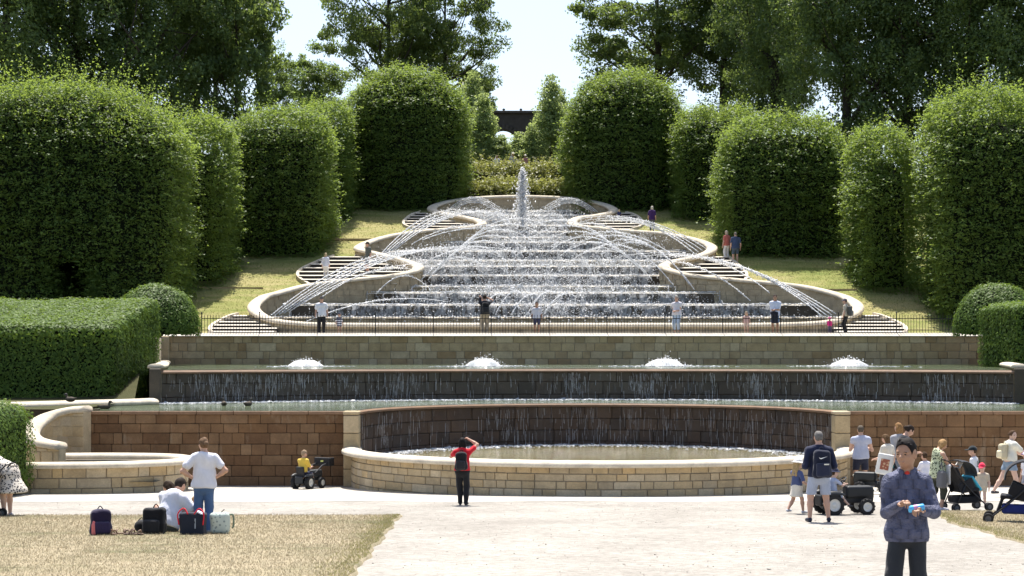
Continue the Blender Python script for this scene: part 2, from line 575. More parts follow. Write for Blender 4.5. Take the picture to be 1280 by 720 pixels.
# serpentine rim of the cascade, traced on its sloping plane
def rim_d(y): return 22.0 / (0.296 - (HOR - y) / 2000.0)
def rim_z(d): return 5.24 + 0.296 * (d - 79.0)
LP = [(650, 405.5), (500, 405.5), (420, 405.2), (380, 404), (345, 400), (325, 392), (317, 382), (328, 371), (345, 366), (382, 356.5), (432, 350), (482, 345), (510, 340),
      (523, 334), (516, 328.5), (495, 322), (472, 316.5), (453, 312), (449, 308), (460, 302), (482, 295.5), (507, 291), (545, 287), (582, 284), (602, 279.5),
      (596, 274.5), (570, 269), (546, 264), (540, 259), (550, 254), (572, 249.3), (607, 246.3), (650, 245)]
RP = [(650, 405.5), (820, 405.5), (940, 405.4), (1005, 404), (1040, 400.5), (1064, 392), (1072, 382), (1060, 372), (1035, 364), (997, 356.5), (945, 351.5), (902, 347.5), (865, 343.5), (840, 337.5),
      (830, 331.5), (840, 326.5), (865, 321.5), (884, 315), (890, 308), (877, 301), (852, 295), (827, 291), (790, 288.5), (752, 285), (724, 281.5), (715, 277),
      (722, 272), (741, 269.5), (763, 265), (766, 260), (752, 254), (727, 249), (692, 246.3), (650, 245)]
def rim_path(P):
    Q = [(wx(px, rim_d(py)), rim_d(py)) for px, py in P]
    Q = smooth_path(Q, 0.22)
    return np.c_[Q, [rim_z(d) for d in Q[:, 1]]]
RIM_L, RIM_R = rim_path(LP), rim_path(RP)
def x_at(rim, d):
    o = np.argsort(rim[:, 1], kind='stable')
    return float(np.interp(d, rim[o, 1], rim[o, 0]))
def XL(d): return x_at(RIM_L[14:], d)
def XR(d): return x_at(RIM_R[14:], d)

def lawn_z(d):
    if d <= 79.5: return 4.72
    if d <= 112: return 4.72 + 0.302 * (d - 79.5)
    if d <= 120: return 14.535 + 0.333 * (d - 112)
    return 17.2
DR = np.r_[75.2, 78.6, np.linspace(79.5, 111.6, 80)]
def side_x(d, s):
    if d < 79.3: return 0.0 if s < 0 else 0.0
    return XL(max(d, 79.3)) - 0.1 if s < 0 else XR(max(d, 79.3)) + 0.1
grid_sheet('lawn_slope_left', [[(x, d, lawn_z(d) + (0.05 * math.sin(x * 0.7 + d * 0.5) if d > 82 else 0)) for x in np.r_[-260, -60, np.linspace(-36, side_x(d, -1) - 0.6, 26), side_x(d, -1)]] for d in DR[2:]], M['slope_turf'])
grid_sheet('lawn_slope_right', [[(x, d, lawn_z(d) + (0.05 * math.sin(x * 0.7 + d * 0.5) if d > 82 else 0)) for x in np.r_[side_x(d, 1), np.linspace(side_x(d, 1) + 0.6, 36, 26), 60, 260]] for d in DR[2:]], M['slope_turf'])
grid_sheet('terrace_walk', [[(x, d, 4.722) for x in (-260, -16, 0, 22, 260)] for d in (75.2, 79.6)], M['paving'])
grid_sheet('woodland_ground', [[(x, d, lawn_z(d) - 0.01) for x in np.linspace(-1200, 1200, 30)] for d in (111.5, 112, 116, 120, 140, 200, 500, 1500)], M['wood_floor'])
def bank_z(d): return float(np.interp(d, [46.4, 53, 60, 68, 75.3], [2.2, 2.3, 3.4, 4.7, 4.72]))
grid_sheet('bank_left', [[(x, d, bank_z(d)) for x in (-260, -40, float(np.interp(d, [46, 52, 75], [-12.6, -12.3, -16.9])))] for d in np.linspace(46.3, 75.3, 14)], M['wood_floor'])
grid_sheet('bank_right', [[(x, d, bank_z(d)) for x in (float(np.interp(d, [46, 52, 75], [17.0, 17.2, 23.4])), 40, 260)] for d in np.linspace(46.3, 75.3, 14)], M['wood_floor'])

# thin stone strips that run across the lawn slope
for (p0, p1, d) in (((236, 352), (322, 352), 0), ((996, 354), (1064, 354.5), 0), ((414, 292), (488, 292), 0)):
    dd = 22.75 / (0.302 - (HOR - p0[1]) / 2000.0) if d == 0 else d
    xa, xb = wx(p0[0], dd), wx(p1[0], dd)
    mb = MB().box(((xa + xb) / 2, dd, lawn_z(dd) + 0.04), (abs(xb - xa) + 0.6, 0.16, 0.10))
    tag(mb.build('edging_strip', M['stone_grey']), kind='structure')

# ------------------------------------------------------------------ masonry
_bv, _bf = bevbox(0.5, 0.5, 0.5, 0.045)
_block_me = {}
def block_mesh(mat):
    if mat.name not in _block_me:
        me = mesh(_bv, _bf, False, 'block')
        me.materials.append(mat)
        _block_me[mat.name] = me
    return _block_me[mat.name]

def block_wall(parent, path, z0, z1, nc, mean, mat, side=-1, depth=0.16, joint=0.022, rough=0.012, name='stone_block', seed=1, z0f=None):
    rg = random.Random(seed)
    path = np.asarray(path, float)
    s = np.r_[0, np.cumsum(np.linalg.norm(np.diff(path[:, :2], axis=0), axis=1))]
    N = normals2(path) * side
    L = s[-1]
    me = block_mesh(mat)
    hs = [(z1 - z0) / nc * rg.uniform(0.84, 1.16) for _ in range(nc)]
    k = (z1 - z0) / sum(hs)
    z = z0
    for c in range(nc):
        h = hs[c] * k
        q = 0.0
        first = True
        while q < L - 0.05:
            l = mean * rg.choice((rg.uniform(0.5, 0.8), rg.uniform(0.8, 1.2), rg.uniform(1.1, 1.75)))
            if first: l *= rg.uniform(0.4, 1.0); first = False
            if L - q - l < mean * 0.35: l = L - q
            m = q + l / 2
            px = np.interp(m, s, path[:, 0]); py = np.interp(m, s, path[:, 1])
            nx = np.interp(m, s, N[:, 0]); ny = np.interp(m, s, N[:, 1])
            out = rg.uniform(0, rough)
            o = bpy.data.objects.new(name, me)
            COL.objects.link(o)
            o.parent = parent
            o.location = (px + nx * (out - depth / 2), py + ny * (out - depth / 2), z + h / 2)
            o.rotation_euler = (0, 0, math.atan2(-nx, ny) + PI)
            o.scale = (l - joint, depth, h - joint)
            q += l
        z += h

def wall_core(parent, path, z0, z1, mat, side=-1, inset=0.03, thick=0.4, name='core'):
    p = np.c_[np.asarray(path, float)[:, :2], np.zeros(len(path))]
    a, b = side * -inset, side * -thick
    pr = [(a, z0), (a, z1), (b, z1), (b, z0)]
    V, F = sweep(p, pr)
    return MB().add(V, F).build(name, mat, parent)

def coping(parent, path, z, prof, mat, name='coping', smooth=False):
    p = np.asarray(path, float)
    if p.shape[1] == 2: p = np.c_[p, np.zeros(len(p))]
    p = p.copy(); p[:, 2] += z
    V, F = sweep(p, prof)
    return MB().add(V, F).build(name, mat, parent, smooth)

# lower brown walls, left and right of the round basin
BX, BD, BR = 2.46, 46.0, 7.05
LIPZ = 2.16
for (pa, pb, lab, sd) in ((106, 432, 'brown stained ashlar wall behind the boy on the toy tractor', 3),
                          (1062, 1330, 'brown stained ashlar wall behind the families at the right', 4)):
    w = empty('retaining_wall', (wx((pa + pb) / 2, 46), 46, 0), lab, 'wall')
    path = resample([(wx(pa, 46) - w.location.x, 0), (wx(pb, 46) - w.location.x, 0)], 0.5)
    wall_core(w, path, -0.4, LIPZ - 0.1, M['mortar_dark'])
    block_wall(w, path, 0.0, LIPZ - 0.1, 7, 0.5, M['stone_brown'], seed=sd, rough=0.03, joint=0.014)
    lp = resample([(wx(pa, 46) - w.location.x, 0), (wx(pb, 46) - w.location.x, 0)], 1.1)
    for i in range(len(lp) - 1):
        MB().box(((lp[i, 0] + lp[i + 1, 0]) / 2, 0.17, LIPZ - 0.05), (lp[i + 1, 0] - lp[i, 0] - 0.012, 0.46, 0.10), bev=0.012).build('lip_stone', M['lip'], w)
wb = empty('boundary_wall', (-20, 46.5, 0), 'plain stone wall end hidden behind the left hedges', 'wall')
MB().box((-12, 0, 1.0), (40 , 0.3, 2.4)).build('core', M['mortar_dark'], wb)

# curved wall behind the round basin
ang = np.linspace(PI, 0, 60)
rec = np.c_[6.9 * np.cos(ang), 6.9 * np.sin(ang)]           # left to right, round the back
w = empty('curved_fall_wall', (BX, BD, 0), 'curved dark wet wall water runs down into the round basin', 'wall')
wall_core(w, rec, 0.2, LIPZ - 0.1, M['mortar_dark'])
block_wall(w, rec, 0.55, LIPZ - 0.1, 4, 0.62, M['stone_wet_brown'], seed=5, rough=0.02)
coping(w, rec, LIPZ - 0.1, [(-0.09, 0), (0.35, 0), (0.35, 0.10), (-0.05, 0.10), (-0.09, 0.06)], M['lip'], 'lip')

# round basin front wall
ang = np.linspace(PI, 2 * PI, 70)
fr = np.c_[BR * np.cos(ang), BR * 0.90 * np.sin(ang)]
w = empty('basin_wall', (BX, BD, 0), 'round sandstone basin wall with smooth rounded coping', 'basin')
wall_core(w, fr, -0.3, 1.02, M['mortar'])
block_wall(w, fr, 0.0, 1.0, 5, 0.44, M['stone'], seed=6)
coping(w, fr, 1.0, [(a - 0.0, z) for a, z in round_prof(0.56, 0.17)], M['coping'], smooth=True)

# pillars at the ends of the round basin
for (px, lab) in ((440, 'pale stone pillar left of the round basin wall'), (1051, 'pale stone pillar right of the round basin wall')):
    p = empty('pillar', (wx(px, 45.8), 45.8, 0), lab, 'pillar', 'basin pillars')
    for k in range(4):
        MB().box((0, 0, 0.27 + k * 0.51), (0.44, 0.5, 0.495), bev=0.015).build('stone_block', M['stone'], p)
    MB().box((0, 0, 2.12), (0.46, 0.53, 0.10), bev=0.02).build('cap', M['stone'], p)

# upper fall: concave wet wall
FX0, FX1 = wx(192, 52.3), wx(1275, 52.3)
def fall_d(x):
    t = (x - (FX0 + FX1) / 2) / ((FX1 - FX0) / 2)
    return 56.7 - 4.4 * t * t
fp = np.array([(x, fall_d(x)) for x in np.linspace(FX0, FX1, 90)])
TOPZ = 3.26
w = empty('upper_fall_wall', (2.5, 56, 0), 'long dark wet wall with water threads under the four bubbling jets', 'wall')
off = np.array([2.5, 56])
wall_core(w, fp - off, 1.8, TOPZ - 0.1, M['mortar_dark'])
block_wall(w, fp - off, 2.0, TOPZ - 0.1, 3, 0.62, M['stone_wet'], seed=8, rough=0.02)
lp = resample(fp - off, 1.0)
coping(w, lp, TOPZ - 0.11, [(-0.10, 0), (0.4, 0), (0.4, 0.11), (-0.04, 0.11), (-0.10, 0.05)], M['lip'], 'lip')

# low side walls of the upper pool
for (P, lab) in (([(wx(196, 52.5), 52.3), (-12.3, 56), (-14.4, 66), (wx(206, 74.6), 74.6)], 'low side wall with rounded coping at the left end of the upper pool'),
                 ([(wx(1272, 52.5), 52.3), (17.6, 56), (20.2, 66), (wx(1247, 74.6), 74.6)], 'low side wall with rounded coping at the right end of the upper pool')):
    w = empty('pool_side_wall', (P[0][0], P[0][1], 0), lab, 'wall')
    q = smooth_path(np.array(P) - np.array(P[0]), 0.5)
    V, F = sweep(np.c_[q, np.zeros(len(q))], [(-0.18, 1.9), (0.18, 1.9), (0.18, 3.33), (-0.18, 3.33)])
    MB().add(V, F).build('core', M['stone_grey'], w)
    block_wall(w, q[:3], 2.0, 3.35, 4, 0.45, M['stone_grey'], seed=9)
    coping(w, q, 3.33, round_prof(0.52, 0.15), M['coping'], smooth=True)
    MB().box((0, -0.06, 2.62), (0.36, 0.12, 1.40), bev=0.02).build('end_stone', M['stone_wet'], w)

# parapet under the railing
PX0, PX1, PD = wx(204, 75), wx(1249, 75), 75.0
w = empty('parapet_wall', ((PX0 + PX1) / 2, PD, 0), 'long weathered sandstone wall under the black railing', 'wall')
hw = (PX1 - PX0) / 2
pp = resample([(-hw, 0), (hw, 0)], 1.0)
wall_core(w, pp, 2.9, 4.62, M['mortar'])
block_wall(w, pp, 3.2, 4.62, 4, 0.62, M['stone_grey'], seed=11, rough=0.018)
coping(w, pp, 4.62, [(-0.10, -0.03), (0.62, -0.03), (0.62, 0.135), (0.34, 0.135), (-0.02, 0.02), (-0.10, 0.0)][::-1], M['step_top'], 'coping')
for s in (-1, 1):
    MB().box((s * (hw - 0.12), -0.06, 3.85), (0.36, 0.22, 1.5), bev=0.03).build('corner_stone', M['stone_grey'], w)

# railing
r = empty('railing', (0, PD + 0.42, 4.755), 'black iron railing of thin upright bars along the terrace edge', 'railing')
fx0, fx1 = wx(250, PD), wx(1196, PD)
bar_me = mesh(*(lambda m: (m.V, m.F))(MB().tube([(0, 0, 0.0), (0, 0, 0.80)], 0.011, 6).lathe([(0.0001, 0.86), (0.014, 0.83), (0.011, 0.80)], 6)), False, 'bar')
bar_me.materials.append(M['iron'])
post_me = mesh(*(lambda m: (m.V, m.F))(MB().tube([(0, 0, 0), (0, 0, 0.92)], 0.024, 8).lathe([(0.001, 1.01), (0.03, 0.985), (0.036, 0.955), (0.02, 0.92)], 8)), False, 'post')
post_me.materials.append(M['iron'])
nb = 260
for k in range(nb + 1):
    o = link('post' if k % 20 == 0 else 'bar', post_me if k % 20 == 0 else bar_me, None, r)
    o.location = (fx0 + (fx1 - fx0) * k / nb, 0, 0)
for z in (0.14, 0.68):
    MB().box(((fx0 + fx1) / 2, 0, z), (fx1 - fx0, 0.012, 0.035)).build('rail', M['iron'], r)

# left: coping of the middle pool's end, curling ramp wall, small round-ended pool
w = empty('pool_end_wall', (wx(190, 51.8), 51.8, 0), 'low curved pale coping under the big clipped hedge at left', 'wall')
P = np.array([(wx(188, 51.8), 51.8), (wx(150, 50.6), 50.6), (wx(80, 49.2), 49.2), (wx(25, 48.0), 48.0), (wx(-40, 47), 47.0)])
q = smooth_path(P - P[0], 0.3)
V, F = sweep(np.c_[q, np.zeros(len(q))], [(-0.2, 1.6), (0.2, 1.6), (0.2, 2.17), (-0.2, 2.17)])
MB().add(V, F).build('core', M['stone_grey'], w)
coping(w, q, 2.17, round_prof(0.6, 0.2), M['coping'], smooth=True)

w = empty('curled_ramp_wall', (wx(60, 45), 45, 0), 'sandstone wall with curling pale coping that sweeps down at the left', 'wall')
CP = np.array([tuple(at(px, py, d)) for px, py, d in ((109, 511, 45.75), (86, 513, 45.9), (62, 519, 45.7), (43, 530, 45.1), (36, 541, 44.5), (43, 549, 43.9), (60, 554, 43.6), (78, 557, 43.5))])
q = smooth_path(CP - np.array([w.location.x, 45, 0]), 0.12)
V, F = [], []
mb = MB()
qq = q.copy(); 
N = normals2(qq)
Vc = []
for i in range(len(qq)):
    for (a, zz) in ((-0.2, -0.3), (0.2, -0.3), (0.2, qq[i, 2] - 0.1), (-0.2, qq[i, 2] - 0.1)):
        Vc.append((qq[i, 0] + N[i, 0] * a, qq[i, 1] + N[i, 1] * a, zz))
Fc = [(i * 4 + k, i * 4 + (k + 1) % 4, (i + 1) * 4 + (k + 1) % 4, (i + 1) * 4 + k) for i in range(len(qq) - 1) for k in range(4)] + [(3, 2, 1, 0), tuple((len(qq) - 1) * 4 + k for k in range(4))]
mb.add(Vc, Fc).build('core', M['stone'], w)
# courses, clipped under the falling coping
s_ = np.r_[0, np.cumsum(np.linalg.norm(np.diff(q[:, :2], axis=0), axis=1))]
rg = random.Random(4)
for side in (1, -1):
    for c in range(8):
        z_ = c * 0.29
        u = 0.0
        while u < s_[-1] - 0.1:
            l = rg.uniform(0.25, 0.6)
            l = min(l, s_[-1] - u)
            m = u + l / 2
            zt = min(np.interp(u, s_, q[:, 2]), np.interp(u + l, s_, q[:, 2])) - 0.1
            h = min(0.29, zt - z_)
            if h > 0.08:
                nx, ny = np.interp(m, s_, N[:, 0]) * side, np.interp(m, s_, N[:, 1]) * side
                o = bpy.data.objects.new('stone_block', block_mesh(M['stone']))
                COL.objects.link(o); o.parent = w
                o.location = (np.interp(m, s_, q[:, 0]) + nx * 0.16, np.interp(m, s_, q[:, 1]) + ny * 0.16, z_ + h / 2)
                o.rotation_euler = (0, 0, math.atan2(-nx, ny) + PI)
                o.scale = (l - 0.02, 0.12, h - 0.02)
            u += l
V, F = sweep(q, [(a, z - 0.1) for a, z in round_prof(0.6, 0.2)])
MB().add(V, F).build('coping', M['coping'], w, True)

w = empty('small_pool_wall', (wx(130, 43), 43, 0), 'low round ended sandstone pool wall at the left', 'basin')
PP = np.array([(-12.7, 44.7), (-11.2, 44.8), (-9.9, 44.6), (-9.05, 44.0), (-8.75, 43.1), (-9.0, 42.2), (-9.9, 41.45), (-11.2, 41.1), (-12.6, 41.0), (-14.5, 41.2)])
q = smooth_path(PP - np.array([w.location.x, 43]), 0.2)
wall_core(w, q, -0.3, 0.88, M['mortar'], side=1)
qf = q[len(q) // 3:]
block_wall(w, qf, 0.12, 0.88, 3, 0.5, M['stone'], side=1, seed=13)
coping(w, q, 0.88, [(a, z) for a, z in round_prof(0.5, 0.16)], M['coping'], smooth=True)

# ------------------------------------------------------------------ water sheets
def sheet(name, rows, mat): return grid_sheet(name, rows, mat)
rr = np.linspace(0.02, 6.95, 12)
grid_sheet('round_basin_water', [[(BX + r_ * math.cos(a), BD + r_ * math.sin(a) * (1 if math.sin(a) > 0 else 0.9), 0.78) for a in np.linspace(0, 2 * PI, 64)] for r_ in rr], M['water_ochre'])
rows = []
for x in np.linspace(-12.6, 17.4, 160):
    t = x - BX
    near = BD + 0.02 + (math.sqrt(6.9 ** 2 - t * t) if abs(t) < 6.9 else 0)
    far = fall_d(x) if FX0 < x < FX1 else 52.3
    rows.append([(x, near + (far - near) * k / 6, LIPZ + 0.008) for k in range(7)])
grid_sheet('middle_pool_water', rows, M['water_green'])
rows = []
for x in np.linspace(FX0 - 3.5, FX1 + 4.5, 120):
    near = fall_d(x) if FX0 < x < FX1 else 52.6 + abs(x - (FX0 if x < FX0 else FX1)) * 4.0
    rows.append([(x, near + (75 - near) * k / 8, TOPZ + 0.012) for k in range(9)])
grid_sheet('upper_pool_water', rows, M['water_green'])
grid_sheet('small_pool_water', [[(x, d, 0.5) for x in (-12.6, -11, -9.2)] for d in (41.4, 43, 44.4)], M['water_casc'])

# ------------------------------------------------------------------ the cascade
C = empty('cascade', (0, 79, 0), 'stepped stone cascade between two serpentine walls with pale copings', 'cascade')
def loc(V): return [(v[0], v[1] - 79, v[2]) for v in V]
for rim in (RIM_L, RIM_R):
    V, F = sweep(rim, [(-0.2, -2.3), (0.2, -2.3), (0.2, -0.12), (-0.2, -0.12)])
    MB().add(loc(V), F).build('serpentine_wall', M['stone_casc'], C)
    V, F = sweep(rim, [(a, z - 0.14) for a, z in round_prof(0.66, 0.22)])
    MB().add(loc(V), F).build('serpentine_coping', M['coping'], C, True)
    # facing blocks in level courses, both faces
    s_ = np.r_[0, np.cumsum(np.linalg.norm(np.diff(rim[:, :2], axis=0), axis=1))]
    N = normals2(rim)
    mb = MB()
    rg = random.Random(21)
    z_ = 4.7
    while z_ < 14.6:
        u = rg.uniform(0, 0.4)
        while u < s_[-1] - 0.4:
            l = rg.uniform(0.45, 0.85)
            za = np.interp(u, s_, rim[:, 2]); zb = np.interp(u + l, s_, rim[:, 2])
            top = min(za, zb) - 0.13
            if z_ > min(za, zb) - 2.2 and z_ + 0.1 < top:
                m = u + l / 2
                nx, ny = np.interp(m, s_, N[:, 0]), np.interp(m, s_, N[:, 1])
                h = min(0.32, top - z_)
                mb.box((np.interp(m, s_, rim[:, 0]), np.interp(m, s_, rim[:, 1]) - 79, z_ + h / 2), (l - 0.02, 0.46, h - 0.018), rot=Matrix.Rotation(math.atan2(-nx, ny), 3, 'Z'))
            u += l
        z_ += 0.32
    o = mb.build('facing_blocks', M['stone_casc'], C)
    o['kind'] = 'stuff'
WEIR_Y = [396, 380, 365, 357, 343.5, 332, 325, 313, 302, 296, 289, 281, 274.5, 268.5, 263]
def weir_d(y): return 22.75 / (0.296 - (HOR - y) / 2000.0)
WEIRS = []
for y in WEIR_Y:
    d = weir_d(y)
    WEIRS.append((d, rim_z(d) - 0.75))
POOLZ = 4.82
rows_all = MB()
def water_strip(mb, d0, d1, z):
    ds = np.linspace(d0, d1, 10)
    V = [(XL(d) + (XR(d) - XL(d)) * t, d, z) for d in ds for t in np.linspace(0, 1, 5)]
    F = [(i * 5 + k, i * 5 + k + 1, (i + 1) * 5 + k + 1, (i + 1) * 5 + k) for i in range(9) for k in range(4)]
    mb.add(V, F)
water_strip(rows_all, 79.4, WEIRS[0][0], POOLZ)
prev = POOLZ
for i, (d, z) in enumerate(WEIRS):
    d1 = WEIRS[i + 1][0] if i + 1 < len(WEIRS) else 110.6
    xa, xb = XL(d), XR(d)
    if i < 2: xa, xb = XL(d) , XR(d)
    wo = empty('weir', (0, d - 79, 0)); wo.parent = C
    MB().box(((xa + xb) / 2, 0.25, (prev + z) / 2 - 0.35), (xb - xa, 0.5, z - prev + 0.5)).build('riser', M['stone_wet'] if i % 3 else M['stone_casc'], wo)
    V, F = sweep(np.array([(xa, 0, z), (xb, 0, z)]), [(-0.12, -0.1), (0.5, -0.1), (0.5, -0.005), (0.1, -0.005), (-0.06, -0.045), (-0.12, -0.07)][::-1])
    MB().add(V, F).build('lip', M['step_top'] if i > 0 else M['coping'], wo)  # pale lip colour stands in for sun glint on the curling water
    water_strip(rows_all, d + 0.3, d1 + 0.02, z + 0.004)
    prev = z
tag(rows_all.build('cascade_water', M['water_casc'], None), kind='structure')

# side stairs in the bays of the serpentine walls
def stairs(label, rimx, sgn, d0, d1, z0, n, outx, dm, hd):
    """steps rise from d0 to d1; outer edge bulges to outx at dm; inner edge follows the rim"""
    s = empty('side_stairs', (outx, dm, 0), label, 'stairs', 'side stairs')
    rise = (lawn_z(d1) + 0.1 - z0) / n
    run = (d1 - d0) / n
    def outer(d):
        t = max(-1.0, min(1.0, (d - dm) / hd))
        r0 = rimx(min(max(d, 79.6), 111)) + sgn * 0.3
        return r0 + (outx - r0) * math.sqrt(max(0.0, 1 - t * t))
    for i in range(n):
        da, db = d0 + i * run, d0 + (i + 1) * run
        z = z0 + (i + 1) * rise
        xo, xi = outer((da + db) / 2), rimx(min(max((da + db) / 2, 79.6), 111))
        if abs(xo - xi) < 0.35: continue
        xa, xb = min(xo, xi), max(xo, xi)
        ox, oy = outx, dm
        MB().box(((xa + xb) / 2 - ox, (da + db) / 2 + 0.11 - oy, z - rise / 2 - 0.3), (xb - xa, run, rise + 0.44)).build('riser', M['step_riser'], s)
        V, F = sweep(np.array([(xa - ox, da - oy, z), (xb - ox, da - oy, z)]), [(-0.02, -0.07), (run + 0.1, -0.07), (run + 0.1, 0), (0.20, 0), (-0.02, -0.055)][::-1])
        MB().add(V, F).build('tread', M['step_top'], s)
    # curved kerb round the outer edge
    ds = np.linspace(max(d0, dm - hd) + 0.02, min(d1, dm + hd) - 0.02, 26)
    pts = np.array([(outer(d) + sgn * 0.1 - outx, d - dm, z0 + (d - d0) / (d1 - d0) * (rise * n) + 0.1) for d in ds])
    V, F = sweep(pts, [(-0.09, -0.6), (0.09, -0.6), (0.09, 0.05), (-0.09, 0.05)])
    MB().add(V, F).build('kerb', M['coping'], s)
stairs('fan of pale steps at the lower left end of the cascade', XL, -1, 77.9, 82.6, 4.722, 6, wx(267, 79.5), 79.4, 3.4)
stairs('fan of pale steps at the lower right end of the cascade', XR, 1, 77.9, 82.6, 4.722, 6, wx(1127, 79.5), 79.4, 3.4)
stairs('fan of pale steps in the left bay halfway up the cascade', XL, -1, 88.5, 95.0, lawn_z(88.5), 8, wx(374, 91), 91.2, 4.2)
stairs('fan of pale steps in the right bay halfway up the cascade', XR, 1, 88.5, 95.0, lawn_z(88.5), 8, wx(931, 91), 91.2, 4.2)
stairs('fan of pale steps in the left bay at the top of the cascade', XL, -1, 102.0, 107.0, lawn_z(102), 7, wx(506, 104), 104.2, 3.0)
stairs('fan of pale steps in the right bay at the top of the cascade', XR, 1, 102.0, 107.0, lawn_z(102), 7, wx(802, 104), 104.2, 3.0)
# ------------------------------------------------------------------ distance-field modelling (smooth unions meshed with surface nets)
class Field:
    def __init__(s, lo, hi, h):
        s.h = h
        s.lo = np.array(lo, float) - 2 * h
        n = np.ceil((np.array(hi, float) + 2 * h - s.lo) / h).astype(int) + 1
        s.n = n
        s.v = np.full(tuple(n), 0.5, np.float32)
    def _box(s, lo, hi):
        a = np.maximum(0, np.floor((np.array(lo) - s.lo) / s.h).astype(int))
        b = np.minimum(s.n, np.ceil((np.array(hi) - s.lo) / s.h).astype(int) + 1)
        if np.any(b <= a): return None, None
        g = [s.lo[k] + s.h * np.arange(a[k], b[k], dtype=np.float32) for k in range(3)]
        return (slice(a[0], b[0]), slice(a[1], b[1]), slice(a[2], b[2])), (g[0][:, None, None], g[1][None, :, None], g[2][None, None, :])
    def wrinkle(s, amp, fz=26.0, fx=14.0, seed=0.0):
        """folds: bends the surface in and out"""
        g = [s.lo[k] + s.h * np.arange(s.n[k], dtype=np.float32) for k in range(3)]
        X, Y, Z = g[0][:, None, None], g[1][None, :, None], g[2][None, None, :]
        s.v = s.v + amp * (np.sin(fz * Z + 9 * X + 2.2 * np.sin(7 * X + 5 * Y + seed)) * 0.6 + np.sin(fx * X + 6 * Z + 3 * np.sin(4 * Z + seed) + 8 * Y) * 0.6).astype(np.float32)
        return s
    def dome(s, c, r):
        """keep only what lies inside this ellipsoid"""
        g = [(s.lo[k] + s.h * np.arange(s.n[k], dtype=np.float32) - c[k]) / r[k] for k in range(3)]
        q = (np.abs(g[0][:, None, None]) ** 5 + np.abs(g[1][None, :, None]) ** 3 + np.abs(np.maximum(g[2], 0)[None, None, :]) ** 2.6)
        s.v = np.maximum(s.v, ((q ** (1 / 3.0) - 1) * min(r)).astype(np.float32))
        return s
    def _put(s, sl, d, k, sub=False):
        v = s.v[sl]
        if sub:
            s.v[sl] = np.maximum(v, -d)
            return
        if k > 0:
            hh = np.maximum(k - np.abs(v - d), 0) / k
            s.v[sl] = np.minimum(v, d) - hh * hh * k * 0.25
        else:
            s.v[sl] = np.minimum(v, d)
    def cone(s, a, b, ra, rb, k=0.02, sy=1.0, sub=False):
        """tapered capsule; sy < 1 flattens it front to back"""
        a = np.array(a, float); b = np.array(b, float)
        m = max(ra, rb) + k + 2 * s.h
        sl, G = s._box(np.minimum(a, b) - m, np.maximum(a, b) + m)
        if sl is None: return s
        ab = b - a
        ab2 = ab.copy(); ab2[1] /= sy
        L2 = float(ab2 @ ab2) + 1e-9
        X = G[0] - a[0]; Y = (G[1] - a[1]) / sy; Z = G[2] - a[2]
        t = np.clip((X * ab2[0] + Y * ab2[1] + Z * ab2[2]) / L2, 0, 1)
        d = np.sqrt((X - t * ab2[0]) ** 2 + (Y - t * ab2[1]) ** 2 + (Z - t * ab2[2]) ** 2) - (ra + (rb - ra) * t)
        s._put(sl, (d * (sy if sy < 1 else 1)).astype(np.float32), k, sub)
        return s
    def ell(s, c, r, k=0.02, rot=None, sub=False):
        c = np.array(c, float); r = np.array(r, float)
        m = (r.max() if rot is not None else r) + k + 2 * s.h
        sl, G = s._box(c - m, c + m)
        if sl is None: return s
        X, Y, Z = G[0] - c[0], G[1] - c[1], G[2] - c[2]
        if rot is not None:
            T = np.array(rot.transposed())
            X, Y, Z = (T[i][0] * X + T[i][1] * Y + T[i][2] * Z for i in range(3))
        q = np.sqrt((X / r[0]) ** 2 + (Y / r[1]) ** 2 + (Z / r[2]) ** 2)
        q2 = np.sqrt((X / r[0] ** 2) ** 2 + (Y / r[1] ** 2) ** 2 + (Z / r[2] ** 2) ** 2) + 1e-6
        s._put(sl, (q * (q - 1) / q2).astype(np.float32), k, sub)
        return s
    def rbox(s, c, hs, rad=0.02, k=0.02, rot=None, sub=False):
        c = np.array(c, float); hs = np.array(hs, float)
        m = (np.linalg.norm(hs) if rot is not None else hs) + k + 2 * s.h
        sl, G = s._box(c - m, c + m)
        if sl is None: return s
        X, Y, Z = G[0] - c[0], G[1] - c[1], G[2] - c[2]
        if rot is not None:
            T = np.array(rot.transposed())
            X, Y, Z = (T[i][0] * X + T[i][1] * Y + T[i][2] * Z for i in range(3))
        qx, qy, qz = (np.abs(v) - (h - rad) for v, h in zip((X, Y, Z), hs))
        d = np.sqrt(np.maximum(qx, 0) ** 2 + np.maximum(qy, 0) ** 2 + np.maximum(qz, 0) ** 2) + np.minimum(np.maximum(np.maximum(qx, qy), qz), 0) - rad
        s._put(sl, d.astype(np.float32) + 0 * (X + Y + Z).astype(np.float32), k, sub)
        return s
    def cut(s, p, nrm):
        """drop everything on the side the normal points to"""
        nrm = np.array(nrm, float); nrm /= np.linalg.norm(nrm)
        g = [s.lo[k] + s.h * np.arange(s.n[k], dtype=np.float32) - p[k] for k in range(3)]
        d = g[0][:, None, None] * nrm[0] + g[1][None, :, None] * nrm[1] + g[2][None, None, :] * nrm[2]
        s.v = np.maximum(s.v, d.astype(np.float32))
        return s
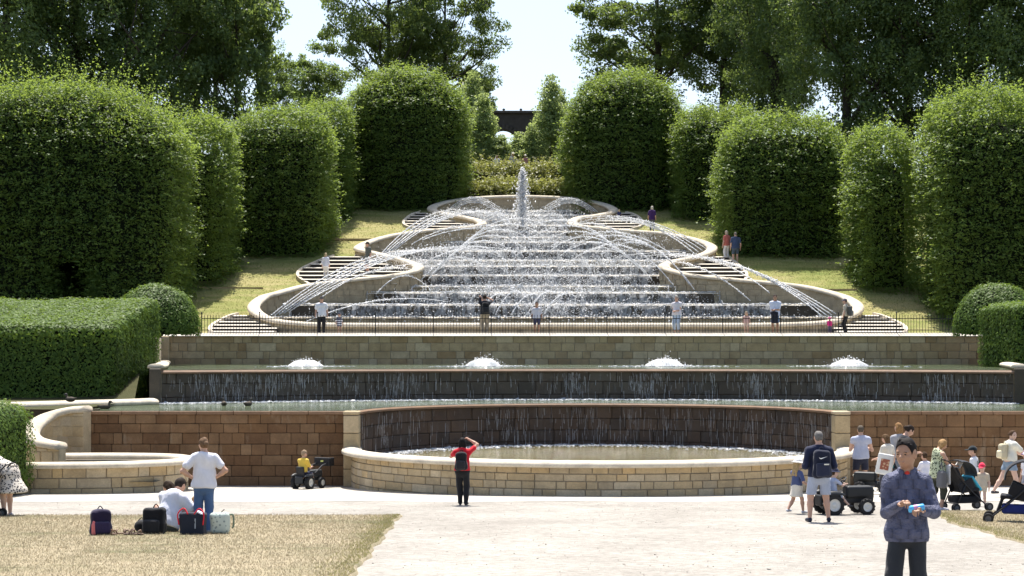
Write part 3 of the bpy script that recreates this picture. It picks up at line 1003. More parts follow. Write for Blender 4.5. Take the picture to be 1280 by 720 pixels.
    def arrays(s):
        v = s.v
        v[0] = v[-1] = 0.3; v[:, 0] = v[:, -1] = 0.3; v[:, :, 0] = v[:, :, -1] = 0.3
        neg = v < 0
        nx, ny, nz = v.shape
        cs = (nx - 1, ny - 1, nz - 1)
        acc = np.zeros(cs + (3,), np.float32); cnt = np.zeros(cs, np.float32)
        quads = []
        edges = []
        for ax in range(3):
            a = [slice(None)] * 3; b = [slice(None)] * 3
            a[ax] = slice(0, -1); b[ax] = slice(1, None)
            A, B = v[tuple(a)], v[tuple(b)]
            cr = neg[tuple(a)] != neg[tuple(b)]
            I = np.argwhere(cr)
            if len(I) == 0: continue
            av, bv = A[cr], B[cr]
            t = av / (av - bv)
            P = I.astype(np.float32); P[:, ax] += t
            o = [k for k in range(3) if k != ax]
            for du in (0, 1):
                for dv in (0, 1):
                    c = I.copy(); c[:, o[0]] -= du; c[:, o[1]] -= dv
                    np.add.at(acc, (c[:, 0], c[:, 1], c[:, 2]), P)
                    np.add.at(cnt, (c[:, 0], c[:, 1], c[:, 2]), 1)
            edges.append((ax, o, I, av < 0))
        act = cnt > 0
        idx = np.full(cs, -1, np.int64)
        idx[act] = np.arange(act.sum())
        V = acc[act] / cnt[act][:, None] * s.h + s.lo
        for ax, o, I, ins in edges:
            q = []
            for (du, dv) in ((0, 0), (1, 0), (1, 1), (0, 1)):
                c = I.copy(); c[:, o[0]] -= du; c[:, o[1]] -= dv
                q.append(idx[c[:, 0], c[:, 1], c[:, 2]])
            q = np.stack(q, 1)
            flip = ins if ax != 1 else ~ins
            q[flip] = q[flip][:, ::-1]
            quads.append(q)
        F = np.concatenate(quads) if quads else np.zeros((0, 4), int)
        return V, F[:, ::-1]
    def mesh(s, name='mesh', smooth=True):
        V, F = s.arrays()
        return mesh(V, F, smooth, name)
    def obj(s, name, mat, parent=None, smooth=True):
        return link(name, s.mesh(name, smooth), mat, parent)
# ------------------------------------------------------------------ foliage
def leaf_quads(C, N, size, rg, aspect=0.55, flat=0.35, up=0.0):
    """pointed leaves at points C, roughly facing N; returns V (3n,3), F (n,3)"""
    n = len(C)
    J = rg.normal(size=(n, 3))
    J /= np.linalg.norm(J, axis=1)[:, None]
    D = N * flat + J * (1 - flat)
    D[:, 2] += up
    D /= np.linalg.norm(D, axis=1)[:, None] + 1e-9
    A = np.cross(D, rg.normal(size=(n, 3))); A /= np.linalg.norm(A, axis=1)[:, None] + 1e-9
    B = np.cross(D, A)
    s = size * rg.uniform(0.6, 1.35, n)[:, None]
    V = np.stack([C - A * s * 0.54, C + A * s * 0.36 + B * s * aspect * 0.58, C + A * s * 0.32 - B * s * aspect * 0.56], 1).reshape(-1, 3)
    F = np.arange(3 * n).reshape(n, 3)
    return V, F

def surf_points(V, F, n, rg, keep=None):
    """n random points on quads with normals"""
    P = V[F]
    nr = np.cross(P[:, 2] - P[:, 0], P[:, 3] - P[:, 1])
    ar = np.linalg.norm(nr, axis=1) / 2
    nrm = nr / (2 * ar[:, None] + 1e-12)
    w = ar.copy()
    if keep is not None: w = w * keep(P.mean(1), nrm)
    k = rg.choice(len(F), n, p=w / w.sum())
    u, v = rg.random((n, 1)), rg.random((n, 1))
    Q = P[k]
    C = (Q[:, 0] * (1 - u) + Q[:, 1] * u) * (1 - v) + (Q[:, 3] * (1 - u) + Q[:, 2] * u) * v
    return C, nrm[k], float(w.sum())

def hedge(name, label, cat, base, build, dens, size, mat, seed, h=0.5, shoots=0, rough=0.75, group=None, shoot_len=0.6, aspect=0.55, spread=0.2, flat=0.25, core_in=0.55, sprays=True):
    """build(Field)-> solid clipped shape in world coordinates; leaves cover what faces front, sides and top"""
    rg = np.random.default_rng(seed)
    f = build()
    V, F = f.arrays()
    # uneven growth
    ph = rg.uniform(0, 6, 6)
    def wob(P, s): return (np.sin(P[:, 0] * 1.3 * s + ph[0]) + np.sin(P[:, 2] * 1.7 * s + ph[1]) + np.sin((P[:, 0] + P[:, 1]) * 2.3 * s + ph[2]) * 0.7 + np.sin((P[:, 2] - P[:, 0]) * 3.1 * s + ph[3]) * 0.5) / 3.2
    t = empty(name, base, label, cat, group)
    b = np.array(base)
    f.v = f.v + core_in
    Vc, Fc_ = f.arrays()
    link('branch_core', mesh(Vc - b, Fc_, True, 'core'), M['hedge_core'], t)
    keep = lambda c, n: ((n[:, 1] < 0.35) | (n[:, 2] > 0.2)).astype(float) * (n[:, 2] > -0.5)
    C, N, area = surf_points(V, F, 10, rg, keep)
    n = int(area * dens)
    C, N, _ = surf_points(V, F, n, rg, keep)
    C = C + N * (wob(C, 0.8) * rough * 0.45 + wob(C, 3.3) * rough * 0.35 + wob(C[:, [2, 0, 1]], 8.0) * rough * 0.28 + rg.normal(0, spread, n) - rough * 0.25)[:, None]
    if sprays:                              # leaves grow in flat sprays that stand out from the face
        ns = int(n * 0.62 / 8)
        S, SN = C[:ns], N[:ns]
        D = SN * 0.75 + rg.normal(0, 0.45, (ns, 3)); D[:, 2] += 0.05
        D /= np.linalg.norm(D, axis=1)[:, None]
        L = rg.gamma(3.0, 0.14, ns)
        q = rg.random((ns, 8))
        side = np.cross(D, [0, 0, 1.0])
        PP_ = S[:, None, :] + D[:, None, :] * (L[:, None] * q)[..., None] + side[:, None, :] * rg.normal(0, 0.09, (ns, 8))[..., None] + rg.normal(0, 0.03, (ns, 8, 3))
        NN = np.repeat(np.array([[0, -0.1, 1.0]]), ns * 8, 0) + np.repeat(SN, 8, 0) * 0.35
        Va, Fa = leaf_quads(PP_.reshape(-1, 3), NN, size * 1.05, rg, aspect, 0.6, up=0.2)
        Vb, Fb = leaf_quads(C[ns:ns + int(n * 0.42)], N[ns:ns + int(n * 0.42)], size, rg, aspect, flat, up=0.15)
        Vl, Fl = np.concatenate([Va, Vb]), np.concatenate([Fa, Fb + len(Va)])
    else:
        Vl, Fl = leaf_quads(C, N, size, rg, aspect, flat, up=0.15)
    Vs, Fs = [Vl], [Fl]
    nv = len(Vl)
    if shoots:
        top = lambda c, n_: (n_[:, 2] > 0.25) * (0.3 + n_[:, 2])
        C, N, _ = surf_points(V, F, shoots, rg, top)
        L = shoot_len * rg.gamma(2.0, 0.5, shoots)
        per = 9
        dirn = np.stack([rg.normal(0, 0.28, shoots), rg.normal(0, 0.28, shoots), np.ones(shoots)], 1) + N * 0.3
        dirn /= np.linalg.norm(dirn, axis=1)[:, None]
        q = rg.random((shoots, per))
        P = C[:, None, :] + dirn[:, None, :] * (L[:, None] * q)[..., None] + rg.normal(0, 0.05, (shoots, per, 3))
        Nn = np.repeat(N, per, 0)
        V2, F2 = leaf_quads(P.reshape(-1, 3), Nn, size * 0.85, rg, aspect, 0.2, up=0.35)
        Vs.append(V2); Fs.append(F2 + nv)
    link('leaves', mesh(np.concatenate(Vs) - b, np.concatenate(Fs), False, 'leaves'), mat, t)
    return t

def slab(x0, x1, d0, d1, z0, z1, rad, h=0.5, crown=0.0, extra=None):
    """clipped block with rounded edges; crown adds a domed top"""
    def go():
        f = Field((x0 - 0.6, d0 - 0.6, z0 - 0.6), (x1 + 0.6, d1 + 0.6, z1 + crown + 0.8), h)
        z2 = z1 + crown
        f.rbox(((x0 + x1) / 2, (d0 + d1) / 2, (z0 + z2) / 2), ((x1 - x0) / 2, (d1 - d0) / 2, (z2 - z0) / 2), 1.0, 0)
        if crown:
            zs_ = z2 - 1.75 * rad
            f.dome(((x0 + x1) / 2, (d0 + d1) / 2 + 0.5, zs_), ((x1 - x0) / 2 * 1.10, (d1 - d0) / 2 * 1.12, z2 - zs_))
        if extra: extra(f)
        return f
    return go

def big(label, pa, pb, ytop, d, depth, seed, rad=2.0, crown=0.0, ybot=None, extra=None, dens=330, size=0.15, shoots=380, group='tall clipped hornbeam hedges', shoot_len=0.55):
    dn = d + depth * 0.8                     # inner faces are seen along their depth
    x0, x1 = (wx(pa, d) + 0.3, wx(pb, dn) - 0.25) if pb < 640 else (wx(pa, dn) + 0.25, wx(pb, d) - 0.3)
    z0 = lawn_z(d) - 0.4
    z1 = wz(ytop, d) - crown
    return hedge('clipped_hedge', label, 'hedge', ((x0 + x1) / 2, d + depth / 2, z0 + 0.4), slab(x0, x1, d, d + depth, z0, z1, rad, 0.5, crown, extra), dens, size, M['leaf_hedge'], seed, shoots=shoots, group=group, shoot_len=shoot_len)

# left row
def door(f):
    f.ell((wx(50, 82), 84.5, wz(150, 82)), (5.5, 3.2, 2.1), 1.2)
    f.rbox((wx(84, 80), 80, lawn_z(80) + 0.6), (wx(106, 80) - wx(84, 80), 5.0, wz(333, 80) - lawn_z(80) - 0.6), 0.3, 0, sub=True)
big('tallest left hedge with a dark doorway, behind the square clipped hedge', -60, 246, 118, 80, 8, 31, 3.3, 1.2, extra=door, dens=300, shoots=800, shoot_len=1.15)
big('narrow left hedge second from the front, above the left dome', 205, 301, 140, 88, 7, 32, 2.6, 0.9)
big('broad left hedge beside the upper lawn, third from the front', 270, 424, 130, 95, 7, 33, 3.0, 0.8)
big('left hedge half hidden beside the big round topped hedge', 362, 446, 122, 104, 6, 34, 2.0, 0.4, shoots=160)
# right row
big('nearest right hedge behind the right dome', 1141, 1340, 105, 80, 8, 36, 3.4, 1.3, dens=300, shoots=700, shoot_len=0.85)
big('narrow right hedge with a sunlit left edge, second from the front', 1048, 1162, 155, 87, 7, 37, 2.8, 1.0)
big('broad right hedge beside the upper lawn, third from the front', 890, 1075, 141, 95, 7, 38, 3.0, 0.7)
big('right hedge half hidden beside the big round topped hedge', 836, 965, 127, 105, 6, 39, 2.4, 0.4, shoots=160)
# the two barrel shaped hedges at the head of the cascade
def barrel(label, pa, pb, ytop, d, seed):
    x0, x1 = wx(pa, d), wx(pb, d)
    xc, hw = (x0 + x1) / 2, (x1 - x0) / 2
    z0, z1 = lawn_z(d) - 0.4, wz(ytop, d)
    def go():
        f = Field((x0 - 0.8, d - 0.8, z0 - 0.8), (x1 + 0.8, d + 2 * hw + 0.8, z1 + 0.8), 0.45)
        f.cone((xc, d + hw, z0 + 1), (xc, d + hw, z1 - hw), hw * 0.955, hw, 0.4)
        f.rbox((xc, d + hw, z0 + 2), (hw * 0.86, hw * 0.8, 2.2), 1.4, 0.6)
        f.cut((0, 0, z0), (0, 0, -1))
        return f
    return hedge('round_topped_hedge', label, 'hedge', (xc, d + hw, z0 + 0.4), go, 340, 0.155, M['leaf_hedge'], seed, shoots=150, shoot_len=0.4, group='round topped hedges at the head of the cascade')
barrel('great round topped hedge left of the white jet', 420, 583, 70, 108, 41)
barrel('great round topped hedge right of the white jet', 708, 867, 78, 108, 42)

# dark greenery closing the gaps at the foot of the far hedges
for (pa, pb, yt, d, sd, lab) in ((440, 470, 170, 112.5, 43, 'dark hedge in the gap left of the left round topped hedge'), (855, 900, 170, 113, 44, 'dark hedge in the gap right of the right round topped hedge')):
    big(lab, pa, pb, yt, d, 3, sd, 0.9, shoots=40, group=None)

# close clipped yew: blocks and domes at the pool ends
def yew(name, label, base, go, seed, dens=520, size=0.115, group=None):
    return hedge(name, label, 'hedge', base, go, dens, size, M['leaf_yew'], seed, shoots=0, rough=0.10, group=group, aspect=0.5, spread=0.05, flat=0.7, core_in=0.14, sprays=False)
def left_block():
    x0, x1 = -21.5, -13.5
    f = Field((x0 - .5, 52, 1.8), (x1 + .5, 63, 6.6), 0.28)
    f.rbox(((x0 + x1) / 2, 57.8, 3.9), ((x1 - x0) / 2, 4.6, 2.4), 0.3, 0, rot=Matrix.Rotation(R(3.0), 3, 'Z'))
    f.cut((0, 53.2, 4.72), (0, -0.135, 1))
    return f
yew('clipped_block_hedge', 'large square clipped hedge with a bright flat top at left', (-18, 57.8, 2.3), left_block, 51)
def right_block():
    x0 = 18.9
    f = Field((x0 - .5, 59, 3.0), (27, 66, 6.6), 0.28)
    f.rbox((x0 + 3.6, 62.5, 4.4), (3.6, 2.6, 1.4), 0.3, 0)
    f.cut((0, 60, 5.66), (0, -0.06, 1))
    return f
yew('clipped_block_hedge', 'square clipped hedge at the right edge in front of the dome', (22.5, 62.5, 3.4), right_block, 52)
def dome(px, py, d, rx, zb):
    def go():
        x = wx(px, d); z1 = wz(py, d)
        f = Field((x - rx - .4, d - rx - .4, zb - .4), (x + rx + .4, d + rx + .4, z1 + .4), 0.25)
        f.ell((x, d, zb + 0.3), (rx, rx, z1 - zb - 0.3), 0)
        f.cone((x, d, zb), (x, d, zb + 0.4), rx * 0.98, rx * 0.98, 0.1)
        f.cut((0, 0, zb), (0, 0, -1))
        return f
    return go
yew('clipped_dome', 'dome of clipped yew behind the square hedge at left', (wx(195, 70), 70, 4.7), dome(195, 358, 70, 1.95, 4.5), 53, group='clipped domes')
yew('clipped_dome', 'dome of clipped yew at the right end of the railing', (wx(1246, 70), 70, 4.7), dome(1246, 353, 70, 1.85, 4.5), 54, group='clipped domes')
def low_left():
    f = Field((-24, 66, 4.2), (-20.4, 69, 6.3), 0.25)
    f.rbox((-22.6, 67.5, 5.1), (1.75, 1.0, 0.95), 0.25, 0)
    return f
yew('clipped_block_hedge', 'low flat hedge at the left edge under the tall hedge', (-22.6, 67.5, 4.7), low_left, 55)
def near_left():
    f = Field((-17.5, 37.0, 0), (-11.9, 42.3, 3.0), 0.2)
    f.rbox((-14.75, 39.4, 1.35), (2.55, 1.9, 1.28), 0.7, 0)
    return f
yew('clipped_block_hedge', 'rounded bright green hedge at the left edge beside the small pool', (-14.75, 39.4, 0.28), near_left, 56, dens=800, size=0.085)

# yellow-green planted beds behind the head of the cascade
def bed(x0, x1, d0, d1, z0, z1):
    def go():
        f = Field((x0 - .5, d0 - .5, z0 - .5), (x1 + .5, d1 + .5, z1 + .5), 0.3)
        f.rbox(((x0 + x1) / 2, (d0 + d1) / 2, (z0 + z1) / 2), ((x1 - x0) / 2, (d1 - d0) / 2, (z1 - z0) / 2), 0.5, 0)
        return f
    return go
hedge('planted_bed', 'lower yellow green planted bed above the top pool', 'flower bed', (0.4, 114, 14.6), bed(wx(566, 114), wx(722, 114), 112.8, 115.4, 14.2, wz(229, 114)), 260, 0.18, M['leaf_bed'], 61, rough=0.5, shoots=120, shoot_len=0.35, spread=0.22, core_in=0.5)
hedge('planted_bed', 'upper yellow green planted bed below the dark arch', 'flower bed', (0.4, 118, 16.4), bed(wx(566, 118), wx(724, 118), 116.6, 119.6, 15.6, wz(208, 118)), 260, 0.18, M['leaf_bed'], 62, rough=0.5, shoots=120, shoot_len=0.35, spread=0.22, core_in=0.5)

# ------------------------------------------------------------------ trees
def crown_mesh(rg, rx, rz, ncl, per, size, cl=0.17, hollow=0.25, flat=0.55, bottom=-0.75, pointed=False):
    P = []
    while len(P) < ncl:
        v = rg.normal(size=3); v /= np.linalg.norm(v)
        r = rg.uniform(hollow, 1.0) ** 0.6
        if v[2] * r < bottom: continue
        s = 1.0
        if pointed: s = max(0.15, 0.55 - 0.5 * v[2] * r)
        P.append((v[0] * r * rx * s, v[1] * r * rx * s, v[2] * r * rz))
    P = np.array(P)
    P += rg.normal(0, 0.04 * rx, P.shape)
    m = ncl * per
    base = np.repeat(P, per, 0)
    sc = np.repeat(rg.uniform(0.55, 1.35, ncl), per)[:, None] * cl * rx
    off = rg.normal(size=(m, 3))
    off /= np.linalg.norm(off, axis=1)[:, None]
    off *= rg.uniform(0.1, 1, (m, 1)) ** 0.5
    Cc = base + off * sc * np.array([1, 1, flat])
    N = off.copy(); N[:, 2] += 0.4
    V, F = leaf_quads(Cc, N, size, rg, 0.62, 0.3, up=0.1)
    return P, mesh(V, F, False, 'crown')

def limb_mesh(rg, tips, h0, rz, rtrunk, nl=14, lean=0.0):
    """trunk and limbs: from the foot at z=-h0-rz (crown centre is 0) to crown clusters"""
    mb = MB()
    zb = -h0
    top = rz * 0.55
    tr = [(lean * 0.0, 0, zb), (0.15 * lean, 0.1, zb * 0.5), (lean * 0.4, 0.0, -rz * 0.3), (lean, 0.2, top)]
    tr = smooth_path(np.array(tr, float), 1.0)
    n = len(tr)
    mb.tube(tr, [rtrunk * (1.25 - 1.12 * i / (n - 1)) for i in range(n)], 9)
    idx = rg.choice(len(tips), min(nl, len(tips)), replace=False)
    for i in idx:
        t = tips[i]
        k = int(np.clip(np.interp(t[2] - 0.35 * rz, tr[:, 2], np.arange(n)), n * 0.25, n - 2))
        a = tr[k]
        mid = (a + t) / 2 + np.array([0, 0, -0.06 * rz]) + rg.normal(0, 0.05 * rz, 3)
        pts = smooth_path(np.array([a, mid, t]), 1.2)
        r0 = rtrunk * (1.2 - 1.1 * k / (n - 1)) * 0.6
        mb.tube(pts, [r0 * (1 - 0.85 * j / (len(pts) - 1)) for j in range(len(pts))], 6)
        for _ in range(2):
            j = rg.integers(len(pts) // 3, len(pts))
            t2 = tips[rg.integers(len(tips))]
            if np.linalg.norm(t2 - pts[j]) < 0.7 * rz:
                mb.tube([pts[j], (pts[j] + t2) / 2 + rg.normal(0, 0.03 * rz, 3), t2], [r0 * 0.35, r0 * 0.22, 0.03], 5)
    return mesh(mb.V, mb.F, True, 'trunk')

TREES = {}
def tree_proto(key, seed, rx, rz, ncl, per, size, mat, h0, rt, **kw):
    rg = np.random.default_rng(seed)
    nl = kw.pop('nl', 16)
    P, me = crown_mesh(rg, rx, rz, ncl, per, size, **kw)
    me.materials.append(M[mat])
    tm = limb_mesh(rg, P, h0, rz, rt, nl)
    tm.materials.append(M['bark'])
    TREES[key] = (me, tm, h0)
tree_proto('oak', 71, 7.2, 8.0, 170, 260, 0.26, 'leaf_mid', 22, 0.50, cl=0.19, flat=0.5, hollow=0.3, nl=30)
tree_proto('oak2', 72, 7.0, 8.5, 150, 260, 0.26, 'leaf_mid', 22, 0.45, cl=0.19, flat=0.5, hollow=0.3, nl=30)
tree_proto('dense', 73, 6.6, 13.0, 330, 170, 0.27, 'leaf_dark', 20, 0.50, cl=0.20, flat=0.9, hollow=0.2, bottom=-0.95, nl=14)
tree_proto('dense2', 74, 6.2, 13.5, 330, 170, 0.27, 'leaf_dark', 20, 0.45, cl=0.18, flat=1.3, hollow=0.2, bottom=-0.95, nl=14)
tree_proto('small', 75, 3.6, 6.0, 130, 110, 0.30, 'leaf_dark', 14, 0.25, cl=0.26, flat=0.8, hollow=0.2, bottom=-0.9, nl=14)
tree_proto('young', 76, 2.2, 3.3, 110, 80, 0.20, 'leaf_young', 5.6, 0.09, cl=0.36, flat=0.6, hollow=0.15, bottom=-0.9, pointed=True, nl=14)
def tree(key, name, label, px, pyc, d, rz=0.0, sc=(1, 1, 1), group=None, zb=None):
    me, tm, h0 = TREES[key]
    c = at(px, pyc, d)
    foot = c.z - h0 * sc[2]
    t = empty(name, (c.x, d, foot), label, 'tree', group, rz)
    for nm, m_ in (('crown', me), ('trunk', tm)):
        o = link(nm, m_, None, t)
        o.location = (0, 0, h0 * sc[2])
        o.scale = sc
    return t
G1 = 'tall dark trees behind the left hedges'
tree('dense', 'broadleaf_tree', 'dark tree at the top left corner of the picture', 8, -20, 116, 0.4, (1.0, 1, 1.0), G1)
tree('dense2', 'broadleaf_tree', 'dark tree second from the left edge, above the doorway hedge', 96, -15, 120, 2.0, (1.05, 1, 1), G1)
tree('dense', 'broadleaf_tree', 'dark tree above the narrow left hedge', 185, -20, 124, 3.4, (1, 1, 1.03), G1)
tree('dense2', 'broadleaf_tree', 'dark tree third from the sky gap, above the broad left hedge', 245, -10, 132, 4.6, (0.8, 0.8, 1), G1)
tree('small', 'broadleaf_tree', 'tree at the left edge of the sky gap with loose crown', 296, 45, 126, 1.0, (1.0, 1.0, 1.35), G1)
tree('oak2', 'broadleaf_tree', 'loose tree top leaning into the sky at upper left', 270, 5, 140, 2.2, (0.62, 0.62, 0.8), G1)
tree('small', 'small_tree', 'small rounded tree low in the left sky gap, left of its pair', 345, 108, 165, 0.6, (0.62, 0.62, 0.72), 'small trees in the left sky gap')
tree('small', 'small_tree', 'small dark tree low in the left sky gap, right of its pair', 396, 112, 160, 2.6, (0.85, 0.85, 0.75), 'small trees in the left sky gap')
tree('oak', 'tall_tree', 'tall open tree with bare trunk behind the left round topped hedge', 486, 10, 150, 0.5, (0.86, 0.86, 1.15))
tree('oak2', 'tall_tree', 'tall open tree reaching right over the left round topped hedge', 556, 30, 153, 3.5, (0.82, 0.82, 1.05))
tree('small', 'small_tree', 'wispy tree at the right foot of the tall open trees', 597, 118, 158, 4.0, (0.5, 0.5, 0.55))
tree('oak', 'tall_tree', 'tall open tree with forked trunk above the right round topped hedge', 822, 18, 150, 2.7, (1.08, 1.08, 1.1))
tree('dense2', 'broadleaf_tree', 'dark tree right of the forked open tree, showing sky flecks', 905, 10, 147, 1.2, (0.95, 0.95, 0.9), 'tall dark trees behind the right hedges')
tree('oak2', 'broadleaf_tree', 'lighter tree between dark trees above the right hedges', 985, 20, 142, 5.1, (0.85, 0.85, 1.1), 'tall dark trees behind the right hedges')
for k, (px, d, key, sx, lab) in enumerate(((968, 134, 'dense', 0.8, 'dark tree above the broad right hedge'), (1060, 124, 'dense2', 0.95, 'dark upright tree above the narrow right hedge'),
                                  (1135, 122, 'dense', 0.95, 'dark tree third from the right edge, behind the nearest right hedge'), (1215, 119, 'dense2', 1.0, 'dark tree second from the right edge'), (1290, 116, 'dense', 1.0, 'dark tree at the top right corner of the picture'))):
    tree(key, 'broadleaf_tree', lab, px, -15, d, k * 1.3 + 0.3, (sx, sx, 1.0), 'tall dark trees behind the right hedges')
tree('young', 'young_tree', 'young light green tree left of the dark arch', 604, 172, 125, 0.0, (1.0, 1.0, 1.0), 'young trees beside the arch')
tree('young', 'young_tree', 'smaller light green tree against the left round topped hedge', 590, 150, 129, 1.4, (1.0, 1.0, 1.15), 'young trees beside the arch')
tree('young', 'young_tree', 'pointed light green tree right of the dark arch', 688, 156, 125, 2.2, (0.98, 0.98, 1.12), 'young trees beside the arch')
tree('young', 'young_tree', 'low light green tree half across the dark arch', 666, 186, 123.5, 4.0, (0.75, 0.75, 0.55), 'young trees beside the arch')
tree('young', 'young_tree', 'light green tree against the right round topped hedge', 702, 170, 130, 5.0, (0.85, 0.85, 1.1), 'young trees beside the arch')
tree('young', 'young_tree', 'small light green bush under the dark arch, left of its pair', 626, 192, 124, 1.0, (0.7, 0.7, 0.42), 'young trees beside the arch')
tree('young', 'young_tree', 'small light green bush under the dark arch, right of its pair', 648, 190, 124.5, 3.0, (0.7, 0.7, 0.45), 'young trees beside the arch')
# far wood beyond the arch
rg = np.random.default_rng(9)
Cc = np.stack([rg.uniform(-120, 120, 16000), rg.uniform(172, 182, 16000), 16 + rg.random(16000) ** 1.1 * 12.0], 1)
Cc[:, 2] += np.sin(Cc[:, 0] * 0.5) * 1.2 + np.sin(Cc[:, 0] * 0.17) * 1.6
Vl, Fl = leaf_quads(Cc, np.tile([0, -1.0, 0.3], (16000, 1)), 0.75, rg, 0.7, 0.3)
tag(link('far_wood', mesh(Vl, Fl), M['leaf_dark']), 'dark far wood seen beyond the arch', 'wood', kind='stuff')

# dark stone archway at the top of the garden
A = empty('stone_archway', (wx(640, 140), 140, 17.2), 'dark stone arched gateway high above the cascade', 'archway')
ztop = wz(143, 140) - 17.2
zs = wz(186, 140) - 17.2
zc_ = wz(163, 140) - 17.2
ac, ah = wx(629, 140) - A.location.x, (wx(649, 140) - wx(629, 140))
V = []; F = []
angs = np.linspace(PI, 0, 17)
outl = [(ac - 6.5, 0), (ac - 6.5, ztop), (ac + 7.6, ztop), (ac + 7.6, 0), (ac + ah, 0)] + [(ac + ah * math.cos(a), zs + (zc_ - zs) * math.sin(a)) for a in angs[::-1]] + [(ac - ah, 0)]
n = len(outl)
MB().add([(x, -0.45, z) for x, z in outl] + [(x, 0.45, z) for x, z in outl], [tuple(range(n))[::-1], tuple(n + k for k in range(n))] + [(k, (k + 1) % n, n + (k + 1) % n, n + k) for k in range(n)]).build('wall', M['dark_arch'], A)
MB().box((ac + 0.55, 0, ztop + 0.12), (14.5, 1.3, 0.24), bev=0.03).build('cornice', M['dark_arch'], A)
for s in (0.05, 1.55):
    MB().lathe([(0.14, 0), (0.06, 0.08), (0.13, 0.16), (0.1, 0.24), (0.001, 0.3)], 12, Matrix.Translation((ac + s, 0, ztop + 0.24))).build('finial', M['dark_arch'], A, True)
for k in range(15):
    a = PI * (k + 0.5) / 15
    c = Vector((ac + (ah + 0.22) * math.cos(a), -0.48, zs + (zc_ - zs + 0.22) * math.sin(a)))
    MB().box(c, (0.30, 0.14, 0.46), rot=Matrix.Rotation(-(a - PI / 2), 3, 'Y'), bev=0.02).build('arch_stone', M['dark_arch'], A)
# ------------------------------------------------------------------ moving water
_T = np.array([(1, 1, 1), (1, -1, -1), (-1, 1, -1), (-1, -1, 1)], float) / 1.732
_TF = np.array([(0, 1, 2), (0, 3, 1), (0, 2, 3), (1, 3, 2)])
def drops(P, size, rg, stretch=None):
    """white water drops: small tetrahedra"""
    P = np.asarray(P, float)
    n = len(P)
    s = size * rg.gamma(4.0, 0.25, n)
    Q = rg.normal(size=(n, 3, 3)); Q, _ = np.linalg.qr(Q)
    V = np.einsum('kj,nij->nki', _T, Q) * s[:, None, None]
    if stretch is not None: V = V * np.array(stretch)
    V = V + P[:, None, :]
    F = (_TF[None] + 4 * np.arange(n)[:, None, None]).reshape(-1, 3)
    return V.reshape(-1, 3), F
def drop_obj(name, parts, kind='stuff', parent=None, label=None, cat=None, origin=(0, 0, 0)):
    Vs, Fs, k = [], [], 0
    for V, F in parts:
        Vs.append(np.asarray(V, float)); Fs.append(np.asarray(F) + k); k += len(V)
    o = link(name, mesh(np.concatenate(Vs) - np.array(origin), np.concatenate(Fs), False, name), M['white_water'], parent)
    if kind or parent is not None: o['kind'] = kind or 'stuff'
    return tag(o, label, cat)

WR = np.random.default_rng(77)
def arc(S, E, mid_y, n, wob=0.12, size=0.027):
    """stream from S(px,py,d) to E(px,py,d) whose middle shows at picture row mid_y"""
    S3, E3 = np.array(at(*S)), np.array(at(*E))
    m = (S3 + E3) / 2
    zm = wz(mid_y, m[1])
    hgt = zm - m[2]
    t = np.r_[WR.random(int(n * 0.55)) * 0.6, WR.random(n - int(n * 0.55))]
    P = S3 + (E3 - S3) * t[:, None]
    P[:, 2] += 4 * hgt * t * (1 - t)
    P += WR.normal(size=P.shape) * (0.008 + wob * t ** 1.6)[:, None]
    core_t = np.linspace(0, 0.86, 26)
    C3 = S3 + (E3 - S3) * core_t[:, None]
    C3[:, 2] += 4 * hgt * core_t * (1 - core_t)
    mb = MB().tube([tuple(p) for p in C3], list(np.linspace(0.024, 0.010, 26)), 4)
    Ft = []
    for f in mb.F:
        for k in range(1, len(f) - 1): Ft.append((f[0], f[k], f[k + 1]))
    return [drops(P, size, WR), (np.array([tuple(v) for v in mb.V]), np.array(Ft))]

def jets(label, specs, n=520):
    parts = []
    for s in specs: parts += arc(*s[:3], int(n * (s[3] if len(s) > 3 else 1)), s[4] if len(s) > 4 else 0.13)
    drop_obj('water_jets', parts, 'stuff', None, label, 'water jets')
jets('white water jets arching from the lower left loop of the cascade',
     [((337 + 6 * i, 396 - 1.5 * i, 81.5 + 0.2 * i), (560 + 32 * i, 316 + 3 * i, 92 + i * 0.4), 324 - 3 * i, 1.1) for i in range(5)]
     + [((372, 383, 83.5), (560, 330, 92), 338), ((403, 371, 85), (545, 345, 91), 337, 0.8), ((383, 402, 80.5), (585, 383, 85), 374, 0.9), ((470, 368, 87), (550, 378, 88), 345, 0.5, 0.05)])
jets('white water jets arching from the lower right loop of the cascade',
     [((1030 + 5 * i, 397 - 1.5 * i, 81.5 + 0.2 * i), (830 - 32 * i, 322 + 3 * i, 92 + i * 0.4), 333 - 4 * i, 1.1) for i in range(4)]
     + [((938, 376, 85.5), (800, 332, 92), 332), ((962, 366, 85), (830, 322, 93), 326), ((868, 362, 88), (720, 333, 93), 300, 0.9), ((862, 356, 88.5), (732, 340, 92), 303, 0.9), ((842, 357, 88.5), (705, 338, 92), 306, 0.8)])
jets('white water jets arching from the upper left loop of the cascade',
     [((474 + 5 * i, 320 - 2 * i, 94 + 0.3 * i), (590 + 20 * i, 264 + 5 * i, 105), 270 - 1 * i, 1.2) for i in range(5)]
     + [((515, 305, 97.5), (640, 290, 102), 282, 0.9), ((528, 300, 97.5), (660, 296, 101), 285, 0.9), ((510, 345, 91), (640, 330, 94), 312, 0.9), ((525, 352, 90), (620, 345, 92), 322, 0.8)])
jets('white water jets arching from the upper right loop of the cascade',
     [((868 + 5 * i, 317 - 2 * i, 94 + 0.3 * i), (745 - 22 * i, 280 + 3 * i, 102), 280 - 3 * i, 1.1) for i in range(4)]
     + [((846, 322, 93), (690, 310, 96), 290), ((838, 325, 93), (700, 318, 95), 294), ((792, 302, 97), (700, 285, 101), 280, 0.8)])
